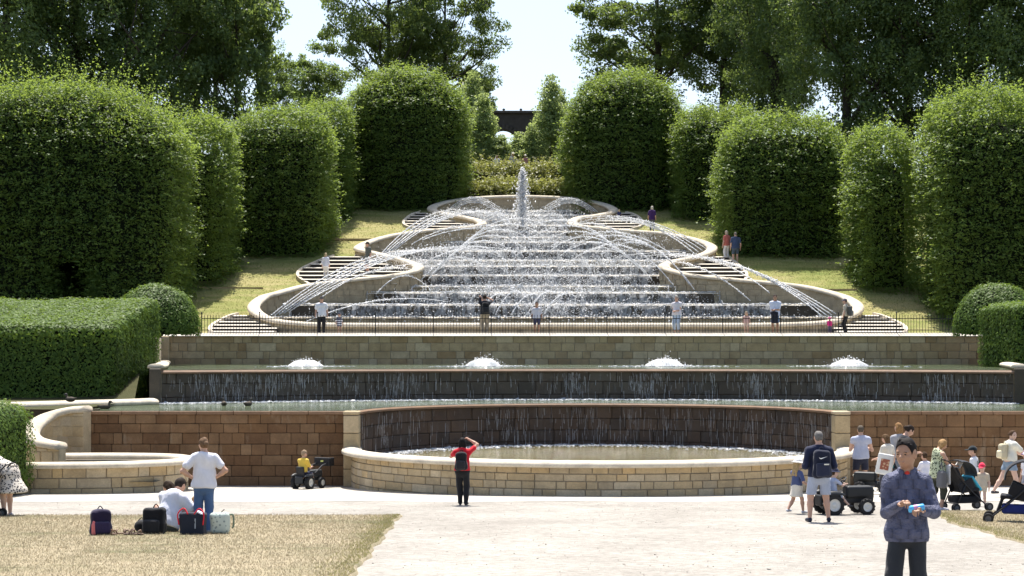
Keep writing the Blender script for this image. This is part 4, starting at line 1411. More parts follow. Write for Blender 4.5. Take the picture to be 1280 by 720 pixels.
jets('fine white arcs of water inside the top pool of the cascade',
     [((556 + 4 * i, 266 - i, 107), (636 - 3 * i, 272, 106), 247 + 2 * i, 0.8, 0.06) for i in range(4)]
     + [((748 - 4 * i, 266 - i, 107), (668 + 3 * i, 270 + i, 106), 248 + 2 * i, 0.8, 0.06) for i in range(4)]
     + [((722 - 5 * i, 293 - 2 * i, 102), (662 + 3 * i, 288, 103), 268 + 4 * i, 0.6, 0.06) for i in range(3)] + [((592 + 5 * i, 290 - 2 * i, 102), (645, 286, 103), 268 + 4 * i, 0.6, 0.06) for i in range(3)])

jets('fine white arcs of water crossing the middle of the cascade',
     [((535 + 7 * i, 350 - 7 * i, 90 + 1.2 * i), (655 + 12 * i, 352 - 9 * i, 91 + 1.3 * i), 308 - 7 * i, 0.55, 0.10) for i in range(6)]
     + [((815 - 8 * i, 350 - 7 * i, 90 + 1.2 * i), (690 - 12 * i, 352 - 9 * i, 91 + 1.3 * i), 310 - 7 * i, 0.55, 0.10) for i in range(6)]
     + [((600 + 20 * i, 392, 83.5), (640 + 22 * i, 378, 86), 368 - 3 * (i % 2), 0.4, 0.08) for i in range(5)])

# white water tumbling over each weir
parts = []
prev = POOLZ
for i, (d, z) in enumerate(WEIRS):
    xa, xb = XL(d) + 0.3, XR(d) - 0.3
    w = xb - xa
    n = int(85 * w) if i > 1 else int(40 * w)
    x = xa + w * np.clip(WR.normal(0.5, 0.27 if i > 0 else 0.33, n), 0.0, 1.0)
    # clumped along the lip
    x += 0.25 * np.sin(x * 5.1 + i) + 0.12 * np.sin(x * 13.0 + 2 * i)
    x = np.clip(x, xa, xb)
    t = WR.random(n) ** 0.8
    P = np.stack([x, d - 0.14 - 0.25 * np.sqrt(t) * WR.random(n), z + 0.02 - (z - prev) * t * 0.96 + 0.0], 1)
    parts.append(drops(P, 0.019, WR, (1, 1, 2.0)))
    m = n                                            # splash where it lands
    x = xa + w * np.clip(WR.normal(0.5, 0.25, m), 0, 1)
    P = np.stack([x, d - 0.3 - WR.random(m) * 0.7, prev + 0.03 + np.abs(WR.normal(0, 0.13, m))], 1)
    parts.append(drops(P, 0.022, WR))
    m = int(w * 42)                                   # bright line on the lip
    P = np.stack([xa + w * WR.random(m), d - 0.05 + WR.random(m) * 0.2, np.full(m, z + 0.015)], 1)
    parts.append(drops(P, 0.045, WR, (2.0, 1, 0.5)))
    prev = z
# falling veils
veil = MB()
prev = POOLZ
for i, (d, z) in enumerate(WEIRS):
    if i >= 1:
        a0, a1 = XL(d), XR(d)
        w = a1 - a0
        a0, a1 = a0 + 0.08 * w, a1 - 0.08 * w
        xs_ = np.linspace(a0, a1, 40)
        V = [(x, d - 0.13 - 0.05 * k + 0.03 * math.sin(x * 4 + i), z + 0.01 - (z - prev) * (k / 3) ** 1.2) for k in range(4) for x in xs_]
        veil.add(V, [(r * 40 + c, r * 40 + c + 1, (r + 1) * 40 + c + 1, (r + 1) * 40 + c) for r in range(3) for c in range(39)])
    prev = z
o = veil.build('falling_veils', M['water_veil'], None, True)
tag(o, 'uneven white veils of water falling over the weirs', 'water veil', kind='stuff')
# splash clouds where jets land
for (px, py, d, rx, rz_, n) in ((560, 322, 92, 3.2, 0.9, 2600), (640, 300, 97, 4.5, 0.8, 2200), (690, 384, 84.5, 1.8, 0.75, 1700), (665, 345, 90, 4.5, 0.8, 2200), (760, 325, 93, 3.0, 0.9, 2200), (600, 268, 105, 2.2, 0.6, 1500), (708, 272, 105, 2.0, 0.6, 1200), (795, 298, 98, 2.2, 0.7, 1300), (640, 365, 87, 5.0, 0.5, 1500), (520, 330, 91, 1.6, 0.7, 900), (735, 355, 89, 2.5, 0.7, 1200)):
    c = np.array(at(px, py, d))
    P = c + WR.normal(size=(n, 3)) * np.array([rx * 0.55, 0.5, rz_ * 0.5])
    parts.append(drops(P, 0.019, WR))
drop_obj('cascade_spray', parts, 'stuff', None, 'white spray and broken water over the weirs of the cascade', 'spray')

# tall jet
d = 104.0
b = at(653, 284, d)
H = wz(211, d) - b.z
J = empty('fountain_jet', tuple(b), 'tall white water jet at the top of the cascade', 'fountain')
n = 2900
t = WR.random(n) ** 0.9
wd = 0.14 + 0.80 * (1 - t) ** 0.9
a = WR.random(n) * 2 * PI
rr = np.abs(WR.normal(0, 0.5, n))
P = np.stack([rr * wd * np.cos(a), rr * wd * np.sin(a), t * H * (1 + 0.03 * np.sin(a * 3))], 1)
drop_obj('spray_drops', [drops(P, 0.032, WR, (1, 1, 2.0))], None, J)
# four bubbling jets on the upper pool
for (px, lab) in ((383, 'low bubbling white jet, leftmost of four on the upper pool'), (605, 'low bubbling white jet, second from the left on the upper pool'),
                  (832, 'low bubbling white jet, third from the left on the upper pool'), (1060, 'low bubbling white jet, rightmost of four on the upper pool')):
    d = 65.0
    o = empty('bubbling_jet', (wx(px, d), d, TOPZ), lab, 'fountain', 'bubbling jets', WR.random() * 3)
    o.scale = (WR.uniform(0.9, 1.15), WR.uniform(0.9, 1.15), WR.uniform(0.8, 1.15))
    mb = MB()
    nr, na = 8, 36
    V = []; 
    ph = WR.uniform(0, 6, 4)
    for i in range(nr + 1):
        t = i / nr
        for k in range(na):
            a = 2 * PI * k / na
            lob = 1 + 0.13 * math.sin(5 * a + ph[0]) + 0.10 * math.sin(9 * a + ph[1])
            rr_ = (0.05 + 0.68 * t) * lob * WR.uniform(0.96, 1.04)
            z_ = 0.33 * (1 - t ** 2.6) * (0.88 + 0.2 * math.sin(4 * a + ph[2]) * t) * WR.uniform(0.93, 1.07)
            V.append((rr_ * math.cos(a), rr_ * math.sin(a), max(z_, -0.02)))
    F = [(i * na + k, i * na + (k + 1) % na, (i + 1) * na + (k + 1) % na, (i + 1) * na + k) for i in range(nr) for k in range(na)] + [tuple(range(na))[::-1]]
    mb.add(V, F).build('water_dome', M['white_water'], o, True)
    n = 260
    a = WR.random(n) * 2 * PI; r_ = np.abs(WR.normal(0.55, 0.28, n))
    P = np.stack([r_ * np.cos(a), r_ * np.sin(a), 0.02 + np.abs(WR.normal(0, 0.09, n)) + 0.28 * np.clip(1 - (r_ / 0.75) ** 2, 0, 1)], 1)
    n2 = 500
    a = WR.random(n2) * 2 * PI; r_ = 0.6 + np.abs(WR.normal(0, 0.55, n2))
    P2 = np.stack([r_ * np.cos(a) * 1.4, r_ * np.sin(a), np.full(n2, 0.02)], 1)
    drop_obj('splash_drops', [drops(P, 0.018, WR), drops(P2, 0.05, WR, (1.8, 1.8, 0.3))], None, o)

# threads of water down the walls and the foam line at their feet
def threads(name, label, path, z0, z1, n, nf, side=-1, wmax=0.03, off=0.05):
    path = np.asarray(path, float)
    s = np.r_[0, np.cumsum(np.linalg.norm(np.diff(path, axis=0), axis=1))]
    N = normals2(path) * side
    V, F = [], []
    clus = WR.random(26) * s[-1]
    for _ in range(n):
        u = WR.random() * s[-1] if WR.random() < 0.3 else (clus[WR.integers(26)] + WR.normal(0, 0.30)) % s[-1]
        px, py = np.interp(u, s, path[:, 0]), np.interp(u, s, path[:, 1])
        nx, ny = np.interp(u, s, N[:, 0]), np.interp(u, s, N[:, 1])
        top = z1 - (z1 - z0) * WR.random() ** 1.5 * 0.8
        ln = (z1 - z0) * WR.uniform(0.08, 0.45)
        w = WR.uniform(0.002, wmax) * 0.5
        dx = WR.normal(0, 0.02)
        tx, ty = -ny, nx
        k = len(V)
        o_ = off + WR.random() * 0.03
        for (q, z) in ((0, top), (dx, max(z0, top - ln))):
            for sg in (-1, 1):
                V.append((px + nx * o_ + tx * (q + sg * w), py + ny * o_ + ty * (q + sg * w), z))
            V.append((px + nx * (o_ + w) + tx * q, py + ny * (o_ + w) + ty * q, z))
        F += [(k, k + 2, k + 5), (k, k + 5, k + 3), (k + 2, k + 1, k + 4), (k + 2, k + 4, k + 5)]
    u = WR.random(nf) * s[-1]
    P = np.stack([np.interp(u, s, path[:, 0]), np.interp(u, s, path[:, 1]), np.zeros(nf)], 1)
    Nn = np.stack([np.interp(u, s, N[:, 0]), np.interp(u, s, N[:, 1]), np.zeros(nf)], 1)
    P = P + Nn * (off + np.abs(WR.normal(0, 0.5, nf)))[:, None]
    P[:, 2] = z0 + 0.01 + np.abs(WR.normal(0, 0.012, nf))
    drop_obj(name, [(np.array(V), np.array(F)), drops(P, 0.03, WR, (1.6, 1.6, 0.6))], 'stuff', None, label, 'water threads')
threads('running_water', 'white threads of water down the long upper wall', fp, LIPZ + 0.01, TOPZ - 0.12, 1100, 5200, wmax=0.009)
threads('running_water', 'white threads of water down the curved wall of the round basin', rec * 0.995 + np.array([BX, BD]), 0.79, LIPZ - 0.12, 480, 2600, wmax=0.008)
def film(name, path, z0, z1, off):
    path = np.asarray(path, float); N = normals2(path) * -1
    rows = [[(p[0] + nn[0] * off, p[1] + nn[1] * off, z) for p, nn in zip(path, N)] for z in np.linspace(z0, z1, 4)]
    grid_sheet(name, rows, M['water_film'])
film('upper_fall_water', fp, LIPZ + 0.02, TOPZ - 0.02, 0.115)
film('curved_fall_water', rec + np.array([BX, BD]), 0.79, LIPZ - 0.02, 0.10)
# ------------------------------------------------------------------ people
V3 = lambda *a: np.array(a, float)
def unit(v):
    v = np.array(v, float); return v / (np.linalg.norm(v) + 1e-9)
def ik(a, t, l1, l2, pole):
    """elbow/knee position and reachable end for a two-bone limb"""
    d = t - a; L = np.linalg.norm(d)
    L2 = min(max(L, abs(l1 - l2) + 1e-3), (l1 + l2) * 0.995)
    u = d / (L + 1e-9); t = a + u * L2
    x = (l1 * l1 - l2 * l2 + L2 * L2) / (2 * L2)
    h = math.sqrt(max(l1 * l1 - x * x, 0))
    p = np.array(pole, float); p = p - u * (p @ u)
    return a + u * x + unit(p) * h, t

def ground_d(py): return 3626.0 / (py - 529.0)

def px_seed(s): return float(sum(map(ord, s)) % 97)
def rotm(yaw, pitch=0.0, roll=0.0):
    return Matrix.Rotation(yaw, 3, 'Z') @ Matrix.Rotation(pitch, 3, 'X') @ Matrix.Rotation(roll, 3, 'Y')

def person(label, loc, H, head_to, pose=None, wear=None, vox=0.013, child=0.0, skin='skin', group=None, name='person', build=1.0, detail=False, headscale=1.0):
    """loc: feet on the ground; head_to: heading in degrees, 0 looks away from the camera, 90 to the left, 180 at the camera"""
    P = dict(hip=None, lean=0, tilt=0, twist=0, hyaw=0, hpitch=0, LF=None, RF=None, LH=None, RH=None, lpole=None, rpole=None, lk=None, rk=None, curl=0.5)
    P.update(pose or {})
    W = dict(top=None, sleeve=0.6, hem=0.0, loose=1.0, bottom=None, leg=0.5, flare=1.0, skirt=None, shoes=(0.05, 0.05, 0.055), hair=(0.03, 0.02, 0.015), style='short', hat=None, hatc=None)
    W.update(wear or {})
    hs = (1.0 + 0.42 * child) * headscale                        # children: bigger head, shorter legs
    hz = (0.515 - 0.06 * child) * H
    head_r = V3(0.0465, 0.058, 0.068) * H * hs
    thl = shl = (hz - 0.04 * H) / 2 * 1.01
    ua, fa = 0.178 * H, 0.148 * H
    b = build
    hip = V3(0, 0, hz) if P['hip'] is None else V3(*P['hip']) * H
    Rs = rotm(0, -R(P['lean']), R(P['tilt']))
    rs = lambda v: np.array(Rs @ Vector(v))
    sp_len = (0.84 - 0.515 - 0.06 * child * 0.3) * H * (1 - 0.05 * child)
    neck = hip + rs((0, 0, sp_len))
    Rt = Rs @ Matrix.Rotation(R(P['twist']), 3, 'Z')
    rt = lambda v: np.array(Rt @ Vector(v))
    shw = 0.108 * H * b
    Rh = Matrix.Rotation(R(P['hyaw']), 3, 'Z') @ Matrix.Rotation(-R(P['lean'] * 0.45 + P['hpitch']), 3, 'X') @ Matrix.Rotation(R(P['tilt'] * 0.5), 3, 'Y')
    rh = lambda v: np.array(Rh @ Vector(v))
    hc = neck + rs((0, 0.012 * H, 0.022 * H)) + rh((0, 0.012 * H, head_r[2] * 0.98))
    sh = {s: neck + rt((s * shw, -0.004 * H, -0.052 * H)) for s in (-1, 1)}
    arm = {}
    for s, key, pk in ((-1, 'LH', 'lpole'), (1, 'RH', 'rpole')):
        t = V3(*P[key]) * H if P[key] is not None else sh[s] + V3(s * 0.045, 0.03, -0.315) * H
        pole = P[pk] if P[pk] is not None else (s * 0.5, -1.0, -0.1)
        e, w = ik(sh[s], t, ua, fa, pole)
        arm[s] = (sh[s], e, w)
    leg = {}
    for s, key, pk in ((-1, 'LF', 'lk'), (1, 'RF', 'rk')):
        h0 = hip + V3(s * 0.052 * H * b, 0, -0.005 * H)
        t = V3(*P[key]) * H if P[key] is not None else V3(s * 0.058, 0.0, 0.042) * H
        k, a = ik(h0, t, thl, shl, P[pk] if P[pk] is not None else (s * 0.12, 1, 0))
        leg[s] = (h0, k, a)
    allp = [hc, hip, neck] + [q for v in arm.values() for q in v] + [q for v in leg.values() for q in v]
    if not detail: vox = vox * 1.18
    lo = np.min(allp, 0) - 0.14 * H - 0.05; hi = np.max(allp, 0) + 0.14 * H + 0.05
    kb = 0.018 * H
    th = (0.047 * b * H, 0.034 * H * (0.5 + 0.5 * b), 0.0315 * H, 0.0205 * H)
    ar = (0.0275 * b * H, 0.0225 * H * (0.5 + 0.5 * b), 0.0155 * H)

    def torso(f, g=0.0, belly=0.0, down=0.0, kk=None):
        kk = kk or 0.03 * H
        f.cone(hip + rs((0, 0, 0.02 * H)), hip + rs((0, 0, 0.10 * H)), (0.088 * b) * H + g, (0.080 * b) * H + g + belly, kk, 0.68)
        f.cone(hip + rs((0, 0.0, 0.12 * H)), neck + rt((0, 0.0, -0.085 * H)), (0.082 * b) * H + g + belly, (0.094 * b) * H + g, kk, 0.66)
        for s_ in (-1, 1):
            f.cone(neck + rt((0, 0, -0.040 * H)), neck + rt((s_ * shw * 0.80, 0, -0.066 * H)), 0.036 * H + g * 0.6, 0.032 * H + g * 0.7, kk)
            f.cone(neck + rt((0, -0.01 * H, 0.004 * H)), neck + rt((s_ * shw * 0.75, -0.006 * H, -0.046 * H)), 0.018 * H + g * 0.3, 0.02 * H + g * 0.4, kk)
    def hips(f, g=0.0):
        f.cone(hip + V3(-0.04 * b * H, 0, -0.012 * H), hip + V3(0.04 * b * H, 0, -0.012 * H), 0.060 * H + g, 0.060 * H + g, 0.03 * H, 0.92)
        f.cone(hip + rs((0, 0, 0.0)), hip + rs((0, 0, 0.06 * H)), 0.088 * b * H + g, 0.080 * b * H + g, 0.03 * H, 0.70)

    t = empty(name, loc, label, 'child' if child > 0.3 else 'person', group, R(head_to))
    # --- one continuous body
    f = Field(lo, hi, vox)
    torso(f); hips(f)
    f.cone(neck + rs((0, -0.004 * H, -0.03 * H)), hc + rh((0, -0.012 * H, -0.35 * head_r[2])), 0.033 * H * (0.5 + 0.5 * b), 0.030 * H * hs, 0.02 * H)
    f.ell(hc + rh((0, -0.10 * head_r[1], 0.12 * head_r[2])), (head_r[0], head_r[1], head_r[2] * 0.88), kb, Rh)
    f.ell(hc + rh((0, 0.16 * head_r[1], -0.42 * head_r[2])), (head_r[0] * 0.72, head_r[1] * 0.72, head_r[2] * 0.57), kb, Rh)
    for s in (-1, 1):
        f.ell(hc + rh((s * head_r[0] * 0.42, head_r[1] * 0.74, head_r[2] * 0.17)), (0.016 * H, 0.010 * H, 0.006 * H), 0.006 * H, Rh)
        f.ell(hc + rh((s * head_r[0] * 0.50, head_r[1] * 0.62, -head_r[2] * 0.16)), (0.014 * H, 0.012 * H, 0.011 * H), 0.010 * H, Rh)
    f.cone(hc + rh((0, head_r[1] * 0.84, head_r[2] * 0.10)), hc + rh((0, head_r[1] * 1.04, -head_r[2] * 0.20)), 0.0055 * H, 0.0115 * H, 0.006 * H)
    f.ell(hc + rh((0, head_r[1] * 0.84, -head_r[2] * 0.52)), (0.017 * H, 0.009 * H, 0.009 * H), 0.008 * H, Rh)
    for s in (-1, 1):
        f.ell(hc + rh((s * head_r[0] * 1.0, -0.10 * head_r[1], -0.10 * head_r[2])), (0.006 * H, 0.012 * H, 0.019 * H * hs), 0.006 * H, Rh)
        a, e, w = arm[s]
        f.cone(a, a + (e - a) * 0.5, ar[0] * 1.08, ar[0] * 0.98, kb); f.cone(a + (e - a) * 0.5, e, ar[0] * 0.98, ar[1], kb)
        f.cone(e, e + (w - e) * 0.35, ar[1], ar[1] * 1.04, kb); f.cone(e + (w - e) * 0.35, w, ar[1] * 1.04, ar[2], kb)
        # hand: palm, four fingers, thumb
        dr = unit(w - e); side = V3(s, 0, 0)
        if abs(dr[2]) < 0.75: pn = unit(np.cross(dr, np.cross(V3(0, 0, -1), dr)))
        else: pn = unit(-side - dr * (-side @ dr))
        wd = unit(np.cross(dr, pn))
        if wd[1] < 0: wd = -wd
        pl = 0.052 * H * (1 + 0.1 * child)
        f.cone(w - wd * 0.006 * H, w + dr * pl - wd * 0.012 * H, 0.0125 * H, 0.0115 * H, 0.008 * H)
        f.cone(w + wd * 0.006 * H, w + dr * pl + wd * 0.012 * H, 0.0125 * H, 0.0115 * H, 0.008 * H)
        for q, ln in enumerate((0.040, 0.048, 0.045, 0.035)):
            o = (1.5 - q) * 0.0115 * H
            p0 = w + dr * pl + wd * o
            c1, c2 = P['curl'] * 0.7, P['curl'] * 1.6
            p1 = p0 + (dr * math.cos(c1) + pn * math.sin(c1)) * ln * 0.55 * H
            p2 = p1 + (dr * math.cos(c2) + pn * math.sin(c2)) * ln * 0.5 * H
            f.cone(p0, p1, 0.0056 * H, 0.0052 * H, 0.003 * H); f.cone(p1, p2, 0.0052 * H, 0.0044 * H, 0.003 * H)
        p0 = w + dr * pl * 0.3 + wd * 0.016 * H
        p1 = p0 + unit(dr * 0.7 + wd * 0.7 + pn * 0.3) * 0.028 * H
        f.cone(p0, p1, 0.0075 * H, 0.006 * H, 0.004 * H); f.cone(p1, p1 + unit(dr + pn * 0.5) * 0.022 * H, 0.006 * H, 0.0048 * H, 0.003 * H)
        h0, k, an = leg[s]
        f.cone(h0, k, th[0], th[1], kb * 1.5)
        f.cone(k, k + (an - k) * 0.35, th[1] * 0.93, th[2] * 1.06, kb); f.cone(k + (an - k) * 0.35, an, th[2] * 1.06, th[3], kb)
        u = unit(an - k)
        ft = V3(0, 1, 0) if abs(u[2]) > 0.35 else unit(V3(0, 0.5, 1))
        ft = unit(ft - V3(s * -0.18, 0, 0))
        leg[s] = (h0, k, an, ft)
        f.cone(an + V3(0, -0.008 * H, -0.012 * H), an + ft * 0.075 * H - V3(0, 0, 0.024 * H), 0.020 * H, 0.013 * H, kb * 0.6)
    f.obj('body', M[skin] if isinstance(skin, str) else skin, t)

    def cl(c): return c if not isinstance(c, tuple) else cloth(c)
    cv = vox * 1.2
    # --- trousers, shorts or skirt
    if W['bottom'] is not None:
        f = Field(lo, hi, cv)
        hips(f, 0.010 * H)
        for s in (-1, 1):
            h0, k, an, ft = leg[s]
            g = 0.009 * H
            if W['leg'] <= 1.0:
                e = h0 + (k - h0) * W['leg']
                f.cone(h0, e, th[0] + g, (th[0] + (th[1] - th[0]) * W['leg'] + g) * W['flare'], 0.015 * H)
                u = unit(k - h0)
            else:
                f.cone(h0, k, th[0] + g, (th[1] + g + 0.003 * H) * max(1.0, 0.4 + 0.6 * W['flare']), 0.015 * H)
                e = k + (an - k) * (W['leg'] - 1)
                f.cone(k, k + (e - k) * 0.45, (th[1] + g + 0.003 * H) * max(1.0, 0.4 + 0.6 * W['flare']), th[2] * 1.06 + g, 0.015 * H); f.cone(k + (e - k) * 0.45, e, th[2] * 1.06 + g, (th[2] * 0.85 + g) * W['flare'], 0.012 * H)
        if P['hip'] is None and W['leg'] <= 1.0:
            f.cut((0, 0, hz + (leg[1][1][2] - hz) * W['leg'] - 0.012 * H), (0, 0, -1))
        f.cut(hip + rs((0, 0, 0.085 * H)), rs((0, 0, 1)))
        f.wrinkle(0.0028 * H, 26 / H, 16 / H, px_seed(label))
        f.obj('shorts' if W['leg'] <= 1.0 else 'trousers', cl(W['bottom']), t)
    if W['skirt'] is not None:
        c, ln, rad = W['skirt']
        f = Field(lo - V3(.15, .15, 0) * H, hi + V3(.15, .15, 0) * H, cv)
        f.cone(hip + rs((0, 0, 0.05 * H)), hip + V3(0, -0.01 * H, -ln * H), 0.085 * b * H, rad * H, 0.02 * H, 0.85)
        hips(f, 0.016 * H)
        f.cut(hip + V3(0, 0, -ln * H), (0, 0, -1))
        f.cut(hip + rs((0, 0, 0.09 * H)), rs((0, 0, 1)))
        f.obj('skirt', cl(c), t)
    # --- shirt
    if W['top'] is not None:
        f = Field(lo, hi, cv)
        g = 0.011 * H * W['loose']
        torso(f, g)
        hips(f, 0.016 * H * W['loose'])
        f.cone(hip + rs((0, 0, -0.05 * H)), hip + rs((0, 0, 0.08 * H)), 0.092 * b * H + g, 0.083 * b * H + g, 0.03 * H, 0.74)
        f.cut(hip + rs((0, 0, -W['hem'] * H)), rs((0, 0, -1)))
        f.cut(neck + rs((0, 0.0, 0.003 * H)), rs((0, 0.32, 1)))
        sl = W['sleeve']
        if sl > 0:
            for s in (-1, 1):
                a, e, w = arm[s]
                q = min(sl, 1.0)
                g2 = 0.0115 * H * W['loose']
                f.cone(a, a + (e - a) * q, ar[0] * 1.02 + g2, ar[0] + (ar[1] - ar[0]) * q + g2, 0.02 * H)
                if sl > 1: f.cone(e, e + (w - e) * (sl - 1), ar[1] * 1.05 + g2, ar[2] * 1.15 + g2 * 0.8, 0.012 * H)
        if sl == 0:
            for s in (-1, 1): f.cone(sh[s] + V3(0, 0, -0.02 * H), sh[s] + rt((-s * 0.03 * H, 0, 0.012 * H)), 0.026 * H, 0.022 * H, 0.02 * H)
        f.wrinkle(0.0035 * H * min(W['loose'], 1.5), 30 / H, 20 / H, px_seed(label))
        f.obj('shirt', cl(W['top']), t)
    # --- shoes
    if W['shoes'] is not None:
        sm = plain(W['shoes'], 0.6, name='shoe')
        for s in (-1, 1):
            an, ft = leg[s][2], leg[s][3]
            f = Field(an - 0.16 * H, an + 0.16 * H, cv)
            f.cone(an + V3(0, -0.012 * H, -0.012 * H), an + ft * 0.088 * H - V3(0, 0, 0.022 * H), 0.0255 * H, 0.018 * H, 0.01 * H)
            f.cone(an + V3(0, -0.016 * H, -0.030 * H) - ft * 0.008 * H, an + ft * 0.092 * H - V3(0, 0, 0.033 * H), 0.014 * H, 0.012 * H, 0.01 * H)
            f.cut(an + V3(0, 0, 0.012 * H), (0, 0, 1)); f.cut(an - V3(0, 0, 0.0415 * H), (0, 0, -1))
            f.obj('shoe', sm, t)
    # --- hair
    if W['hair'] is not None:
        hm = plain(W['hair'], 0.75, var=0.3, scale=30, spec=0.12, name='hair')
        f = Field(hc - 0.32 * H, hc + 0.20 * H, vox * 0.8)
        up = 0.0
        f.ell(hc + rh((0, -0.13 * head_r[1], 0.17 * head_r[2])), head_r * V3(1.07, 1.07, 0.96), 0.0, Rh)
        if W['style'] == 'long':
            for s in (-1, 0, 1):
                f.cone(hc + rh((s * head_r[0] * 0.6, -head_r[1] * 0.55, 0)), hc + rh((s * head_r[0] * 0.75, -head_r[1] * 0.75, -head_r[2] * 2.3)), head_r[0] * 0.55, head_r[0] * 0.42, 0.02 * H)
        if W['style'] == 'bob':
            for s in (-1, 0, 1):
                f.cone(hc + rh((s * head_r[0] * 0.75, -head_r[1] * 0.4, 0)), hc + rh((s * head_r[0] * 0.8, -head_r[1] * 0.4, -head_r[2] * 1.15)), head_r[0] * 0.5, head_r[0] * 0.4, 0.02 * H)
        if W['style'] in ('bun', 'tail'):
            f.ell(hc + rh((0, -head_r[1] * 1.18, 0.1 * head_r[2])), V3(0.42, 0.40, 0.42) * head_r[2], 0.008 * H)
        if W['style'] == 'tail':
            f.cone(hc + rh((0, -head_r[1] * 1.25, 0.1 * head_r[2])), hc + rh((0, -head_r[1] * 1.2, -head_r[2] * 1.7)), head_r[0] * 0.42, head_r[0] * 0.22, 0.01 * H)
        # face and neck stay bare
        f.ell(hc + rh((0, head_r[1] * 1.06, -head_r[2] * 0.34)), head_r * V3(1.14, 1.14, 1.13), 0, Rh, sub=True)
        if W['style'] == 'short':
            for s in (-1, 1): f.ell(hc + rh((s * head_r[0] * 1.05, -0.02 * head_r[1], -head_r[2] * 0.20)), head_r * V3(0.35, 0.42, 0.50), 0, Rh, sub=True)
        if detail and W['style'] == 'short':
            rr2 = random.Random(3)
            for _ in range(26):
                a_, e_ = rr2.uniform(0, 2 * PI), rr2.uniform(0.35, 1.2)
                q0 = hc + rh((head_r[0] * 1.02 * math.cos(a_) * math.cos(e_), -0.13 * head_r[1] + head_r[1] * math.sin(a_) * math.cos(e_), head_r[2] * (0.17 + 0.88 * math.sin(e_))))
                f.cone(q0, q0 + rh((rr2.uniform(-.012, .012), rr2.uniform(-.015, .02), rr2.uniform(.0, .012))), 0.012, 0.006, 0.006)
        if W['style'] in ('short', 'bun', 'tail'):
            f.cut(hc + rh((0, -head_r[1] * 0.2, -head_r[2] * 0.36)), rh((0, 0.6, -1)))
        f.wrinkle(0.003 * H, 40 / H, 110 / H, px_seed(label))
        f.obj('hair', hm, t)
    if W['hat']:
        hm = cl(W['hatc'])
        f = Field(hc - 0.2 * H * hs, hc + 0.2 * H * hs, vox * 0.85)
        f.ell(hc + rh((0, -0.10 * head_r[1], 0.22 * head_r[2])), head_r * V3(1.2, 1.16, 1.0), 0.0, Rh)
        f.cut(hc + rh((0, 0, head_r[2] * 0.22)), rh((0, 0, -1)))
        if W['hat'] == 'sun':
            f.ell(hc + rh((0, -0.05 * head_r[1], 0.24 * head_r[2])), head_r * V3(1.85, 1.75, 0.16), 0.008 * H, rotm(0) @ Rh)
        elif W['hat'] == 'cap':
            f.ell(hc + rh((0, head_r[1] * 1.15, 0.27 * head_r[2])), head_r * V3(0.85, 0.85, 0.13), 0.006 * H, Rh)
        f.obj('hat', hm, t)
    if detail:
        em = plain((0.02, 0.015, 0.012), 0.25, name='eye')
        for s in (-1, 1):
            q = hc + rh((s * head_r[0] * 0.42, head_r[1] * 0.87, head_r[2] * 0.02))
            o = MB().lathe([(0.0001, -0.004), (0.008, -0.002), (0.008, 0.002), (0.0001, 0.004)], 10).build('eye', em, t)
            o.location = q; o.rotation_euler = (Rh @ Matrix.Rotation(PI / 2, 3, 'X')).to_euler(); o.scale = (1.3 * H / 1.7, 0.6 * H / 1.7, 1)
            o = Field((-.03, -.02, -.02), (.03, .02, .02), 0.004).cone((-0.014, 0, -0.002), (0.014, 0, 0.001), 0.0045, 0.003, 0).obj('eyebrow', plain((0.02, 0.015, 0.012), 0.8, name='brow'), t)
            o.location = hc + rh((s * head_r[0] * 0.44, head_r[1] * 0.94, head_r[2] * 0.20)); o.rotation_euler = Rh.to_euler()
        o = Field((-.03, -.02, -.02), (.03, .02, .02), 0.004).cone((-0.019, 0, 0), (0.019, 0, 0), 0.005, 0.005, 0).obj('lips', plain((0.30, 0.12, 0.09), 0.5, name='lip_skin'), t)
        o.location = hc + rh((0, head_r[1] * 0.915, -head_r[2] * 0.52)); o.rotation_euler = Rh.to_euler()
    t['_'] = 0
    del t['_']
    return dict(root=t, hc=hc, neck=neck, hip=hip, arm=arm, sh=sh, Rs=Rs, Rh=Rh, H=H, head_r=head_r)

def world_pt(p, v):
    return p['root'].matrix_basis @ Vector(v)

def court(px, py):
    d = ground_d(py)
    return (wx(px, d), d, gz(0, d) + (0.005 if d > 36.9 else 0))
def hgt(y0, y1, d): return (y1 - y0) * d / FPX

# patterned cloths --------------------------------------------------------
def blotch_cloth(base, spot, scale, thr):
    m, n, l, b = new_mat('patterned_cloth')
    tc = n.new('ShaderNodeTexCoord')
    v = n.new('ShaderNodeTexVoronoi'); v.inputs['Scale'].default_value = scale
    l.new(tc.outputs['Object'], v.inputs['Vector'])
    r_ = ramp(n, [(thr - 0.02, (0, 0, 0)), (thr + 0.02, (1, 1, 1))])
    l.new(v.outputs['Distance'], r_.inputs[0])
    l.new(mixc(n, l, spot, base, r_.outputs[0]), b.inputs['Base Color'])
    b.inputs['Roughness'].default_value = 0.9
    return m
def band_cloth(c1, c2, scale):
    m, n, l, b = new_mat('striped_cloth')
    tc = n.new('ShaderNodeTexCoord')
    w = n.new('ShaderNodeTexWave'); w.bands_direction = 'Z'; w.inputs['Scale'].default_value = scale
    l.new(tc.outputs['Object'], w.inputs['Vector'])
    r_ = ramp(n, [(0.48, (0, 0, 0)), (0.52, (1, 1, 1))])
    l.new(w.outputs['Fac'], r_.inputs[0])
    l.new(mixc(n, l, c1, c2, r_.outputs[0]), b.inputs['Base Color'])
    b.inputs['Roughness'].default_value = 0.9
    return m
